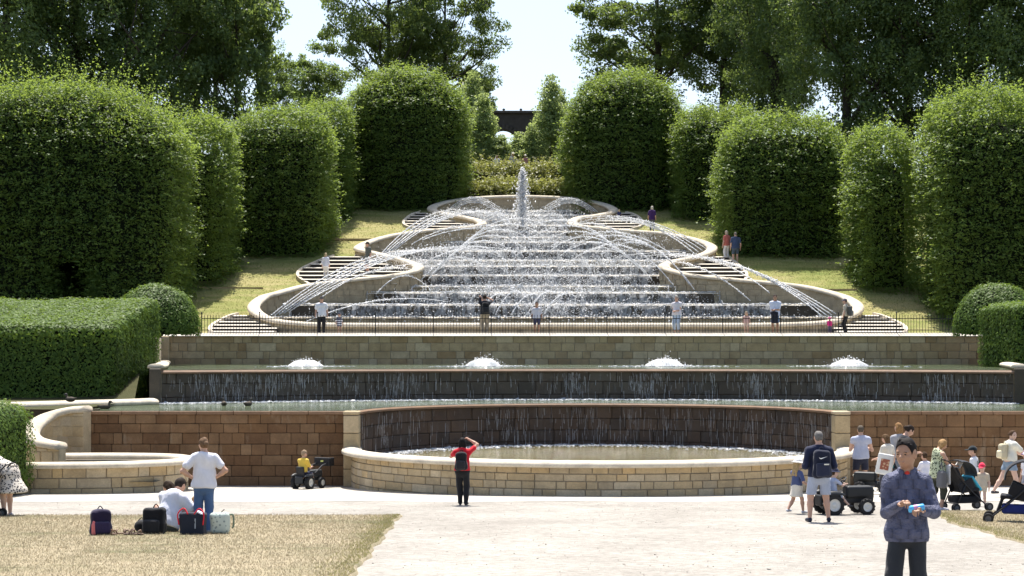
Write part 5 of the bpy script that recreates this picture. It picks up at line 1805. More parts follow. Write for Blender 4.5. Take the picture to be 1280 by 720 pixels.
def weave_cloth():
    """blue-grey shirt woven in overlapping panels: each panel darkens towards its ends"""
    m, n, l, b = new_mat('woven_panel_cloth')
    tc = n.new('ShaderNodeTexCoord')
    sx = n.new('ShaderNodeSeparateXYZ'); l.new(tc.outputs['Object'], sx.inputs[0])
    def mt(op, a, v):
        q = n.new('ShaderNodeMath'); q.operation = op
        for k, w in ((0, a), (1, v)):
            if isinstance(w, (int, float)): q.inputs[k].default_value = w
            elif w is not None: l.new(w, q.inputs[k])
        return q.outputs[0]
    zr = mt('DIVIDE', sx.outputs[2], 0.088)
    row = mt('FLOOR', zr, None); v = mt('FRACT', zr, None)
    u = mt('FRACT', mt('ADD', mt('DIVIDE', mt('ADD', sx.outputs[0], mt('MULTIPLY', sx.outputs[1], 0.6)), 0.128), mt('MULTIPLY', row, 0.5)), None)
    c = ramp(n, [(0.0, (0.030, 0.034, 0.062)), (0.06, (0.050, 0.055, 0.095)), (0.22, (0.084, 0.090, 0.150)), (0.70, (0.100, 0.107, 0.172)), (0.95, (0.070, 0.076, 0.130))])
    l.new(u, c.inputs[0])
    e = ramp(n, [(0.0, (0.78, 0.78, 0.8)), (0.06, (1, 1, 1)), (0.9, (1.0, 1.0, 1.0)), (1.0, (0.9, 0.9, 0.92))]); l.new(v, e.inputs[0])
    o = mixc(n, l, c.outputs[0], e.outputs[0], 1.0, 'MULTIPLY')
    t = noise(n, l, 8, 4, coord=tc.outputs['Object'])
    d = ramp(n, [(0.3, (0.72, 0.72, 0.72)), (0.7, (1.25, 1.25, 1.25))]); l.new(t.outputs[0], d.inputs[0])
    l.new(mixc(n, l, o, d.outputs[0], 1.0, 'MULTIPLY'), b.inputs['Base Color'])
    b.inputs['Roughness'].default_value = 0.8
    bump(n, l, t.outputs[0], b, 0.9, 0.10)
    return m
NAVY, WHITE, BLACK, DENIM, GREYB = (0.018, 0.022, 0.050), (0.70, 0.70, 0.74), (0.014, 0.014, 0.016), (0.075, 0.14, 0.29), (0.30, 0.33, 0.40)
BROWNH, BLONDH, GREYH, BLACKH = (0.06, 0.035, 0.02), (0.36, 0.25, 0.12), (0.30, 0.28, 0.26), (0.012, 0.010, 0.010)

def pack(label, loc, rz, w=0.30, h=0.44, dp=0.16, col=BLACK, logo=False, lean=0.0, side=None):
    """backpack: main bag, front pocket, top handle, shoulder straps; loc = bottom centre, its front pocket faces local -y"""
    t = empty('backpack', loc, label, 'backpack', None, rz)
    m = cloth(col)
    Rl = rotm(0, R(lean))
    f = Field((-w, -dp - .1, -.05), (w, dp + .1, h + .1), 0.014)
    f.rbox((0, 0, h / 2), (w / 2, dp / 2, h / 2), 0.065, 0.0).rbox((0, 0, h * 0.25), (w / 2 * 1.06, dp / 2 * 1.08, h * 0.25), 0.06, 0.03)
    f.wrinkle(0.008, 24, 17, w * 100)
    f.obj('main_bag', m, t)
    f = Field((-w, -dp - .1, -.05), (w, dp + .1, h + .1), 0.012)
    f.rbox((0, -dp / 2 - 0.012, h * 0.30), (w * 0.40, 0.045, h * 0.25), 0.04, 0)
    f.wrinkle(0.006, 30, 25, h * 100)
    f.obj('front_pocket', cloth(tuple(v * 1.5 + 0.004 for v in col)), t)
    MB().tube(smooth_path(np.array([(-0.05, dp * 0.3, h - 0.01), (0, dp * 0.3, h + 0.05), (0.05, dp * 0.3, h - 0.01)]), 0.02), 0.009, 6).build('handle', m, t, True)
    for s in (-1, 1):
        MB().tube(smooth_path(np.array([(s * w * 0.28, dp * 0.42, h * 0.95), (s * w * 0.33, dp * 0.75, h * 0.75), (s * w * 0.36, dp * 0.72, h * 0.35), (s * w * 0.38, dp * 0.45, h * 0.1)]), 0.03), 0.016, 6).build('strap', m, t, True)
    if logo:
        pts = [(-0.075, 0.015), (-0.06, -0.012), (-0.035, -0.018), (0.085, 0.032), (-0.03, 0.002), (-0.052, 0.002)]
        yb = -dp / 2 - 0.006
        MB().add([(x, yb - 0.004, h * 0.72 + z) for x, z in pts] + [(x, yb, h * 0.72 + z) for x, z in pts],
                 [tuple(range(6)), tuple(range(11, 5, -1))] + [(k, k + 6, (k + 1) % 6 + 6, (k + 1) % 6) for k in range(6)]).build('logo', plain((0.8, 0.8, 0.8), 0.6, name='white_print'), t)
        MB().box((0.05, yb - 0.055, h * 0.5), (0.09, 0.01, 0.022)).build('patch', plain((0.75, 0.72, 0.62), 0.6, name='patch'), t)
    return t
def worn(p, label, col=BLACK, scale=1.0, logo=False):
    """a backpack on a standing person's back"""
    H = p['H']
    h = 0.27 * H * scale
    q = p['neck'] + np.array(p['Rs'] @ Vector((0, -0.135 * H, -0.045 * H))) - V3(0, 0, h)
    w = world_pt(p, q)
    return pack(label, w, p['root'].rotation_euler.z, 0.17 * H * scale, h, 0.095 * H, col, logo)

# ---- near right -----------------------------------------------------------
d = 14.3
zg = gz(0, d)
H = CAM_Z - 112 * d / FPX - zg
p = person('man in a navy woven panel shirt holding a blue can, nearest the camera', (wx(1134, d), d, zg), H, 166,
           dict(hyaw=-24, hpitch=3, RH=(0.035, 0.165, 0.672), LH=(-0.075, 0.185, 0.650), rpole=(0.55, -0.8, -0.5), lpole=(-0.55, -0.8, -0.5), RF=(0.085, 0.04, 0.042), LF=(-0.06, -0.05, 0.042), curl=1.0),
           dict(top=weave_cloth(), sleeve=1.93, hem=0.055, loose=1.15, bottom=(0.030, 0.032, 0.036), leg=2.0, flare=1.05, hair=BLACKH, shoes=(0.03, 0.03, 0.03)), 0.0085, skin='skin_tan', detail=True, build=0.89, headscale=1.12)
t = p['root']
# collar and red undershirt
nk = p['neck']
for s in (-1, 1):
    f = Field(nk - 0.15, nk + 0.15, 0.006)
    f.cone(nk + V3(s * 0.066, -0.005, 0.010), nk + V3(s * 0.048, 0.058, -0.010), 0.022, 0.024, 0.01)
    f.cone(nk + V3(s * 0.066, -0.005, 0.010), nk + V3(s * 0.02, -0.06, 0.020), 0.022, 0.022, 0.01)
    f.cone(nk + V3(s * 0.052, 0.066, -0.008), nk + V3(s * 0.044, 0.102, -0.060), 0.022, 0.008, 0.01)
    f.obj('collar', weave_cloth() if s < 0 else bpy.data.materials['woven_panel_cloth'], t)
f = Field(nk - 0.15, nk + 0.15, 0.006).ell(nk + V3(0, 0.052, -0.035), (0.030, 0.034, 0.045), 0)
f.obj('undershirt', cloth((0.62, 0.05, 0.03)), t)
cw = world_pt(p, (p['arm'][1][2] + p['arm'][-1][2]) / 2 + V3(-0.045, 0.075, 0.0))
can = empty('drink_can', cw, 'light blue drink can in the hands of the man in navy', 'can', None, R(-12))
Mr = Matrix.Rotation(R(80), 4, 'Y')
MB().lathe([(0.024, -0.07), (0.031, -0.06), (0.031, 0.06), (0.025, 0.07)], 18, Mr, True).build('body', plain((0.10, 0.42, 0.74), 0.35, metal=0.3, name='can_blue'), can, True)
MB().lathe([(0.0318, -0.02), (0.0318, 0.012)], 18, Mr).build('print_band', plain((0.55, 0.25, 0.45), 0.4, name='can_print'), can, True)

# man with the backpack, his girl, and the toddler on a ride-on tractor
pos = court(1024, 652.5)
p = person('man in navy top and grey shorts wearing a backpack, back to the camera', pos, hgt(539, 652.5, pos[1]), 3, dict(RF=(0.105, 0, 0.042), LF=(-0.105, 0, 0.042), RH=(0.10, 0.10, 0.60), LH=(-0.10, 0.10, 0.60), lean=2),
           dict(top=NAVY, sleeve=1.9, hem=0.02, bottom=(0.36, 0.40, 0.50), leg=0.86, flare=1.22, hair=(0.16, 0.15, 0.14), shoes=(0.016, 0.02, 0.04)), 0.012, build=1.08)
worn(p, 'dark navy backpack with a white swoosh on the back of the man in grey shorts', (0.014, 0.017, 0.034), 1.12, True)
pos = court(996, 642)
person('girl in a white sun hat, blue top and cream skirt beside the backpack man', pos, hgt(571, 642, pos[1]), -60, dict(RH=(0.17, 0.12, 0.52), LH=(-0.02, 0.24, 0.50), RF=(0.05, 0.10, 0.045), LF=(-0.05, -0.16, 0.075), hpitch=8),
       dict(top=(0.07, 0.09, 0.19), sleeve=0.8, hem=-0.02, skirt=((0.70, 0.64, 0.54), 0.17, 0.135), hair=BLONDH, style='long', hat='sun', hatc=(0.78, 0.75, 0.70), shoes=(0.55, 0.56, 0.60)), 0.012, child=0.75)
pos = court(1076, 613.5)
person('man in a grey sleeveless shirt and navy shorts facing the brown wall', pos, hgt(532, 613.5, pos[1]), -4, dict(RF=(0.075, 0, 0.042), LF=(-0.075, 0, 0.042), RH=(0.10, 0.14, 0.66), LH=(-0.08, 0.14, 0.70), hpitch=6),
       dict(top=(0.40, 0.42, 0.52), sleeve=0.28, hem=0.03, bottom=(0.02, 0.022, 0.04), leg=0.8, flare=1.2, hair=(0.10, 0.08, 0.06), shoes=(0.05, 0.05, 0.06)), 0.014, build=1.05)
# group hidden behind the man in navy
pos = court(1109, 622)
person('long haired woman in a pale top, half hidden left of the bearded man', pos, hgt(543, 622, pos[1]), 40, dict(hpitch=10, LH=(-0.08, 0.18, 0.60)), dict(top=(0.60, 0.56, 0.48), sleeve=0.5, hem=0.0, bottom=(0.05, 0.05, 0.06), leg=1.9, hair=(0.12, 0.07, 0.035), style='long'), 0.014)
pos = court(1128, 625)
person('bearded man in a black top looking down to the right', pos, hgt(530, 625, pos[1]), -75, dict(hpitch=28, lean=8, RH=(0.08, 0.18, 0.62)), dict(top=(0.012, 0.014, 0.022), sleeve=0.9, hem=0.0, bottom=(0.10, 0.12, 0.16), leg=2.0, hair=(0.03, 0.02, 0.015), style='bun'), 0.014, build=1.08)
pos = court(1124, 618)
person('fair haired person behind the bearded man', pos, hgt(529, 618, pos[1]), 20, dict(), dict(top=(0.3, 0.3, 0.32), bottom=(0.05, 0.05, 0.06), leg=2.0, hair=(0.25, 0.14, 0.06), style='long'), 0.016)
pos = court(1156, 622)
person('small boy in a white shirt left of the woman with a paper', pos, hgt(564, 622, pos[1]), 30, dict(LH=(-0.1, 0.2, 0.55)), dict(top=(0.66, 0.66, 0.74), sleeve=0.7, bottom=(0.03, 0.04, 0.09), leg=0.8, hair=BROWNH), 0.014, child=0.6)
pos = court(1172, 638)
p = person('woman in a leaf patterned top and olive leggings reading a paper', pos, hgt(548, 638, pos[1]), -80, dict(hpitch=26, lean=4, RH=(0.06, 0.24, 0.62), LH=(-0.05, 0.24, 0.62), RF=(0.05, 0.03, 0.042), LF=(-0.05, -0.09, 0.042)),
           dict(top=blotch_cloth((0.52, 0.56, 0.36), (0.045, 0.055, 0.03), 26, 0.42), sleeve=0, hem=0.07, loose=1.9, bottom=(0.055, 0.06, 0.045), leg=1.45, hair=(0.36, 0.22, 0.10), style='bob', shoes=(0.62, 0.60, 0.66)), 0.012, build=1.16)
q = world_pt(p, (p['arm'][1][2] + p['arm'][-1][2]) / 2 + V3(0.0, 0.10, 0.03))
sheet_ = empty('paper_sheet', q, 'white folded paper in the hands of the woman in the leaf patterned top', 'paper', None, R(-80))
for s in (-1, 1):
    MB().box((s * 0.07, 0, 0.0), (0.14, 0.004, 0.19), rot=rotm(R(12 * s), R(-35))).build('leaf_of_paper', plain((0.78, 0.78, 0.76), 0.8, name='paper'), sheet_)
# carrier bag held by the long haired woman
cb = empty('carrier_bag', (wx(1106, 38.2), 38.2, wz(593, 38.2)), 'white printed carrier bag beside the bearded man', 'bag', None, R(-15))
f = Field((-.3, -.12, -.05), (.3, .12, .55), 0.014).rbox((0, 0, 0.24), (0.19, 0.045, 0.25), 0.03, 0, rot=rotm(0, 0, R(10)))
f.obj('bag', cloth((0.72, 0.71, 0.68)), cb)
MB().box((0.0, -0.05, 0.24), (0.2, 0.006, 0.26), rot=rotm(0, 0, R(10))).build('printed_panel', blotch_cloth((0.30, 0.10, 0.06), (0.55, 0.35, 0.22), 14, 0.4), cb)
pos = court(1217, 626)
p = person('boy in a white football shirt with number 10 behind the near pushchair', pos, hgt(557, 626, pos[1]), 55, dict(hyaw=20), dict(top=(0.70, 0.70, 0.72), sleeve=0.55, hem=0.0, bottom=(0.015, 0.015, 0.02), leg=0.85, hat='cap', hatc=(0.012, 0.02, 0.025), hair=BROWNH), 0.013, child=0.5)
tm = text_mesh('10', 0.17 * p['H'])
tm.materials.append(plain((0.012, 0.012, 0.016), 0.7, name='black_print'))
o = link('number', tm, None, p['root'])
q = p['neck'] + V3(0, -0.085 * p['H'], -0.13 * p['H'])
o.location = q; o.rotation_euler = (R(90), 0, 0)
pos = court(1228, 633)
person('toddler in a red cap and beige top right of the near pushchair', pos, hgt(577, 633, pos[1]), 150, dict(hpitch=10), dict(top=(0.55, 0.47, 0.36), sleeve=0.6, hem=0.02, bottom=(0.55, 0.47, 0.36), leg=0.6, hat='cap', hatc=(0.75, 0.03, 0.08), hair=BROWNH, shoes=(0.2, 0.2, 0.22)), 0.012, child=0.9, skin='skin_pale')
pos = court(1262, 622)
p = person('woman in a white top and denim shorts pushing the pushchair at the right edge', pos, hgt(538, 622, pos[1]), -78, dict(lean=5, hyaw=-75, RH=(0.06, 0.30, 0.60), LH=(-0.08, 0.30, 0.60), RF=(0.05, 0.10, 0.042), LF=(-0.05, -0.24, 0.09)),
           dict(top=(0.68, 0.66, 0.56), sleeve=0.7, hem=-0.03, loose=1.5, bottom=(0.20, 0.27, 0.36), leg=0.42, flare=1.2, hair=(0.08, 0.045, 0.025), style='bun', shoes=(0.06, 0.06, 0.07)), 0.013, skin='skin_pale', build=1.05, detail=True)
worn(p, 'cream backpack on the woman in denim shorts', (0.50, 0.44, 0.30), 0.85)
pos = court(1284, 624)
person('child in a white and purple helmet at the right edge', pos, hgt(562, 624, pos[1]), 120, dict(), dict(top=(0.68, 0.68, 0.72), sleeve=0.6, bottom=(0.3, 0.3, 0.35), leg=0.7, hat='cap', hatc=blotch_cloth((0.65, 0.65, 0.75), (0.08, 0.03, 0.16), 9, 0.45), hair=BROWNH), 0.014, child=0.7)

# ---- middle and left ---------------------------------------------------------
pos = court(578, 631.5)
p = person('woman in a red top and black leggings taking a photo by the round basin', pos, hgt(547, 631.5, pos[1]), -6, dict(RH=(0.085, 0.13, 0.965), LH=(-0.075, 0.16, 0.80), rpole=(1, -0.1, -0.4), lpole=(-1, -0.3, -0.8), hpitch=-6, RF=(0.05, 0.0, 0.042), LF=(-0.035, 0.03, 0.042), curl=1.3),
           dict(top=(0.55, 0.012, 0.025), sleeve=0.55, hem=0.0, loose=1.2, bottom=(0.016, 0.016, 0.018), leg=2.0, flare=0.92, hair=BLACKH, style='long', shoes=(0.012, 0.012, 0.014)), 0.0125, build=1.0)
worn(p, 'black backpack on the woman in the red top', BLACK, 1.0)
ph = empty('phone', world_pt(p, p['arm'][1][2] + V3(-0.07, 0.05, 0.04)), 'black phone held up by the woman in the red top', 'phone', None, R(-6))
MB().box((0, 0, 0), (0.15, 0.01, 0.075), bev=0.004).build('case', plain((0.015, 0.015, 0.018), 0.3, name='phone_case'), ph)
MB().box((0.045, -0.008, 0.012), (0.03, 0.008, 0.03), bev=0.003).build('lens_bump', plain((0.05, 0.05, 0.055), 0.25, name='phone_lens'), ph)

pos = court(255, 667.5)
person('woman in a white T-shirt and jeans with hands on hips', pos, hgt(547, 667.5, pos[1]), 12, dict(RH=(0.105, -0.005, 0.575), LH=(-0.105, 0.0, 0.575), rpole=(1, -0.35, 0.05), lpole=(-1, -0.35, 0.05), RF=(0.045, 0, 0.042), LF=(-0.045, 0.05, 0.042), hyaw=25, curl=0.9),
       dict(top=(0.70, 0.70, 0.76), sleeve=0.55, hem=0.035, loose=1.8, bottom=DENIM, leg=2.0, flare=1.0, hair=(0.14, 0.085, 0.05), style='bun', shoes=(0.32, 0.32, 0.32)), 0.0115)
dd = 26.3
person('man in a white T-shirt sitting on the dry grass, back to the camera', (wx(207, dd), dd, gz(0, dd) + 0.035), 1.72, -25, dict(hip=(0, 0, 0.062), lean=24, tilt=4, hpitch=20, LF=(-0.16, 0.30, 0.04), RF=(0.14, 0.32, 0.04), lk=(-0.7, 0.2, 1), rk=(0.7, 0.2, 1), RH=(0.20, 0.26, 0.16), LH=(-0.06, 0.30, 0.14)),
       dict(top=(0.70, 0.70, 0.76), sleeve=0.62, hem=0.02, loose=1.8, bottom=(0.10, 0.11, 0.11), leg=1.3, flare=1.2, hair=(0.03, 0.022, 0.018)), 0.012, build=1.12)
dd = 27.6
person('dark haired woman in a black top sitting on the grass beside the man', (wx(229, dd), dd, gz(0, dd) + 0.035), 1.6, 55, dict(hip=(0, 0, 0.062), lean=30, hpitch=22, LF=(-0.12, 0.32, 0.04), RF=(0.14, 0.26, 0.04), lk=(-0.5, 0.2, 1), rk=(0.5, 0.2, 1), RH=(0.12, 0.26, 0.12), LH=(-0.10, 0.26, 0.12)),
       dict(top=(0.018, 0.016, 0.018), sleeve=0, hem=0.0, bottom=(0.22, 0.23, 0.25), leg=1.8, hair=(0.035, 0.022, 0.014), style='long'), 0.013)
dd = 27.0
person('small child with light hair lying low behind the standing woman', (wx(253, dd), dd, gz(0, dd) + 0.035), 0.95, 70, dict(hip=(0, 0, 0.085), lean=20, LF=(-0.12, 0.3, 0.05), RF=(0.12, 0.3, 0.05)), dict(top=(0.55, 0.35, 0.34), sleeve=0.6, bottom=(0.2, 0.2, 0.28), leg=1.7, hair=(0.30, 0.20, 0.10)), 0.013, child=0.9)
dd = 30.9
person('person in a spotted summer dress bending over at the left edge', (wx(9, dd), dd, gz(0, dd)), 1.62, 72, dict(lean=64, hpitch=10, RH=(0.1, 0.42, 0.42), LH=(-0.08, 0.42, 0.42), hip=(0, -0.06, 0.515)),
       dict(top=blotch_cloth((0.62, 0.56, 0.48), (0.02, 0.02, 0.03), 24, 0.40), sleeve=0.5, hem=0.0, loose=1.3, skirt=(blotch_cloth((0.62, 0.56, 0.48), (0.02, 0.02, 0.03), 24, 0.40), 0.22, 0.20), hair=BROWNH, style='bun', shoes=(0.55, 0.5, 0.5)), 0.013, skin='skin_pale', build=1.12)

# ---- on the terrace behind the railing -----------------------------------------
TZ, TD = 4.724, 76.6
G = 'people along the terrace railing'
def terr(label, px, ytop, heading, pose, wear, child=0.0, d=TD, **k):
    H = hgt(ytop, HOR - (TZ - CAM_Z) * FPX / d, d)
    return person(label, (wx(px, d), d, TZ), min(H, 1.88), heading, pose, wear, 0.02, child, group=G, **k)
terr('man in a white T-shirt and black cap on the terrace, beside the striped child', 402, 371, 182, dict(), dict(top=(0.70, 0.70, 0.72), sleeve=0.6, hem=0.05, loose=1.7, bottom=BLACK, leg=2.0, flare=1.1, hat='cap', hatc=(0.02, 0.02, 0.025)), build=1.05)
terr('child in a navy and white striped outfit on the terrace', 424, 390, 200, dict(), dict(top=band_cloth((0.02, 0.025, 0.08), (0.7, 0.7, 0.72), 3.2), sleeve=0.7, hem=0.02, bottom=band_cloth((0.02, 0.025, 0.08), (0.7, 0.7, 0.72), 3.2), leg=0.5, flare=1.2, hat='cap', hatc=(0.015, 0.015, 0.04)), 0.8)
p = terr('man in black with a shoulder bag photographing the cascade from the terrace', 606, 367.5, 10, dict(RH=(0.09, 0.13, 0.93), LH=(-0.05, 0.15, 0.88), rpole=(1, 0, -0.5)), dict(top=(0.015, 0.017, 0.025), sleeve=0.7, hem=0.02, bottom=(0.30, 0.25, 0.18), leg=2.0, flare=1.1), build=1.1)
worn(p, 'black bag on the back of the man photographing from the terrace', BLACK, 1.0)
terr('boy in a grey and white T-shirt facing the camera at the centre of the railing', 671, 377, 180, dict(), dict(top=(0.52, 0.52, 0.56), sleeve=0.7, hem=0.03, loose=1.5, bottom=(0.05, 0.05, 0.09), leg=0.9), 0.2, skin='skin_tan')
terr('grey haired woman in a white top with a dark jacket at her waist', 846, 369.5, 150, dict(RH=(0.02, 0.13, 0.58), LH=(-0.02, 0.13, 0.6)), dict(top=(0.62, 0.60, 0.64), sleeve=0.4, hem=0.02, bottom=(0.42, 0.50, 0.60), leg=1.6, flare=1.1, hair=(0.34, 0.32, 0.28), style='short'))
terr('small child with light hair at the railing, right of the grey haired woman', 933, 388.5, 175, dict(), dict(top=(0.60, 0.38, 0.33), sleeve=0.5, hem=0.02, bottom=(0.6, 0.45, 0.38), leg=0.6, hair=(0.42, 0.34, 0.22), style='bob'), 0.6)
p = terr('man in a white shirt and sunglasses holding a dark jacket on the terrace', 969, 366, 165, dict(RH=(0.02, 0.15, 0.60), LH=(-0.03, 0.15, 0.62)), dict(top=(0.62, 0.66, 0.78), sleeve=0.75, hem=0.05, loose=1.6, bottom=(0.13, 0.19, 0.30), leg=0.9, flare=1.15, hair=(0.05, 0.04, 0.035)), skin='skin_tan')
j = empty('draped_jacket', world_pt(p, (0.0, 0.26, 0.88)), 'dark jacket draped over the arms of the man in the white shirt', 'jacket', None, R(165))
Field((-.3, -.15, -.45), (.3, .15, .25), 0.03).rbox((0, 0, -0.1), (0.17, 0.06, 0.28), 0.06, 0).ell((0.08, 0.02, 0.12), (0.14, 0.09, 0.1), 0.05).obj('cloth', cloth((0.016, 0.017, 0.028)), j)
terr('toddler in bright pink by the right end of the pool', 1037, 395.5, 190, dict(), dict(top=(0.72, 0.04, 0.22), sleeve=1.2, hem=0.02, bottom=(0.12, 0.1, 0.15), leg=1.8, hat='sun', hatc=(0.62, 0.10, 0.30)), 0.95)
p = terr('person in a cap and beige top at the right end of the railing', 1057, 373.5, 60, dict(), dict(top=(0.50, 0.44, 0.34), sleeve=0.6, hem=0.02, bottom=(0.012, 0.012, 0.014), leg=1.9, hat='cap', hatc=(0.08, 0.08, 0.12), hair=BROWNH))
worn(p, 'grey backpack on the person at the right end of the railing', (0.09, 0.09, 0.085), 1.05)

# ---- on the slope -------------------------------------------------------------
G2 = 'people on the cascade slope'
def slope_p(label, px, ytop, d, heading, pose, wear, child=0.0, dz=0.0, **k):
    z = lawn_z(d) + dz
    H = hgt(ytop, HOR - (z - CAM_Z) * FPX / d, d)
    H = max(0.9 if child else 1.5, min(H, 1.85))
    return person(label, (wx(px, d), d, wz(ytop, d) - H), H, heading, pose, wear, 0.024, child, group=G2, **k)
slope_p('fair haired woman in white on the left lawn beside the steps', 407, 316, 90.2, -20, {}, dict(top=(0.66, 0.66, 0.74), sleeve=1.3, hem=0.04, bottom=(0.64, 0.62, 0.60), leg=2.0, hair=(0.42, 0.33, 0.20), style='bob'))
slope_p('man in a grey top and dark cap on the left steps behind the spray', 460, 302.5, 91.2, 120, {}, dict(top=(0.10, 0.11, 0.10), sleeve=0.6, hem=0.03, loose=1.5, bottom=(0.05, 0.06, 0.08), leg=0.8, hat='cap', hatc=(0.015, 0.015, 0.02)), build=1.1)
slope_p('woman in a red top and white trousers on the right steps', 908.5, 288, 94.6, 30, {}, dict(top=(0.45, 0.13, 0.10), sleeve=0.6, hem=0.03, bottom=(0.66, 0.64, 0.62), leg=2.0, hair=(0.42, 0.35, 0.26), style='bob'))
slope_p('man in a blue T-shirt and shorts on the right steps', 919.5, 290, 93.8, 5, {}, dict(top=(0.04, 0.06, 0.12), sleeve=0.6, hem=0.04, loose=1.5, bottom=(0.06, 0.08, 0.11), leg=0.85, flare=1.2, hair=(0.16, 0.14, 0.12)), build=1.08)
slope_p('grey haired person in a purple top near the top right steps', 815, 257.5, 102.0, -25, {}, dict(top=(0.05, 0.02, 0.10), sleeve=0.7, hem=0.05, loose=1.6, bottom=(0.10, 0.10, 0.14), leg=1.9, hair=(0.55, 0.50, 0.42), style='bob'))
slope_p('fair haired child in blue on the top right steps', 774, 261, 105.2, 15, {}, dict(top=(0.03, 0.04, 0.10), sleeve=0.7, hem=0.03, bottom=(0.03, 0.04, 0.08), leg=1.8, hair=(0.42, 0.33, 0.2), style='bob'), 0.5)
# ---- far visitors above the planted beds -----------------------------------------
G3 = 'far visitors above the planted beds'
for k, (px, yt, c, hc_, lab) in enumerate(((621, 194, (0.62, 0.62, 0.66), BROWNH, 'far visitor in white, leftmost above the planted beds'), (630, 199, (0.03, 0.03, 0.04), BROWNH, 'far seated visitor in dark clothes above the planted beds'),
                                   (641, 190.5, (0.36, 0.36, 0.40), GREYH, 'far visitor in grey with a hat above the beds'), (638, 198, (0.60, 0.58, 0.55), BLONDH, 'far child in pale clothes in front of the grey visitor'), (656.5, 193, (0.50, 0.20, 0.22), GREYH, 'far visitor in a red shirt above the planted beds'), (670, 196, (0.55, 0.5, 0.42), BROWNH, 'far visitor in cream, rightmost above the planted beds'))):
    d = 121.5 + 0.2 * k
    H = hgt(yt, HOR - (17.2 - CAM_Z) * FPX / d, d)
    person(lab, (wx(px, d), d, 17.2), H, 170 + 20 * (k % 3), {}, dict(top=c, sleeve=0.7, hem=0.04, bottom=(0.08, 0.09, 0.12), leg=1.9, hair=hc_, hat='sun' if k in (2, 4) else None, hatc=(0.6, 0.56, 0.5)), 0.034, 0.3 if k == 3 else 0.0, group=G3)
# ------------------------------------------------------------------ ride-on tractors, pushchairs, bags, ducks
RUB = plain((0.018, 0.018, 0.019), 0.75, name='rubber')
def wheel(parent, c, r, w, rim_mat, n=26, lugs=True, name='wheel'):
    """axle along local x"""
    Mx = Matrix.Rotation(PI / 2, 4, 'Y')
    mb = MB().lathe([(r * 0.58, -w / 2), (r * 0.9, -w / 2), (r * 0.99, -w * 0.32), (r, 0), (r * 0.99, w * 0.32), (r * 0.9, w / 2), (r * 0.58, w / 2)], n, Mx)
    if lugs:
        for k in range(14):
            a = 2 * PI * k / 14
            for s in (-1, 1):
                mb.box((s * w * 0.24, math.sin(a + s * 0.12) * r * 0.99, math.cos(a + s * 0.12) * r * 0.99), (w * 0.46, r * 0.13, r * 0.10), rot=Matrix.Rotation(-(a + s * 0.12), 3, 'X') @ Matrix.Rotation(s * 0.4, 3, 'Z'))
    t = mb.build(name, RUB, parent)
    t.location = c
    ri = MB().lathe([(0.001, -w * 0.40), (r * 0.15, -w * 0.42), (r * 0.2, -w * 0.30), (r * 0.5, -w * 0.25), (r * 0.6, -w * 0.47), (r * 0.6, w * 0.47), (r * 0.5, w * 0.25), (r * 0.2, w * 0.30), (r * 0.15, w * 0.42), (r * 0.001, w * 0.40)], n, Mx).build('rim', rim_mat, t, True)
    return t
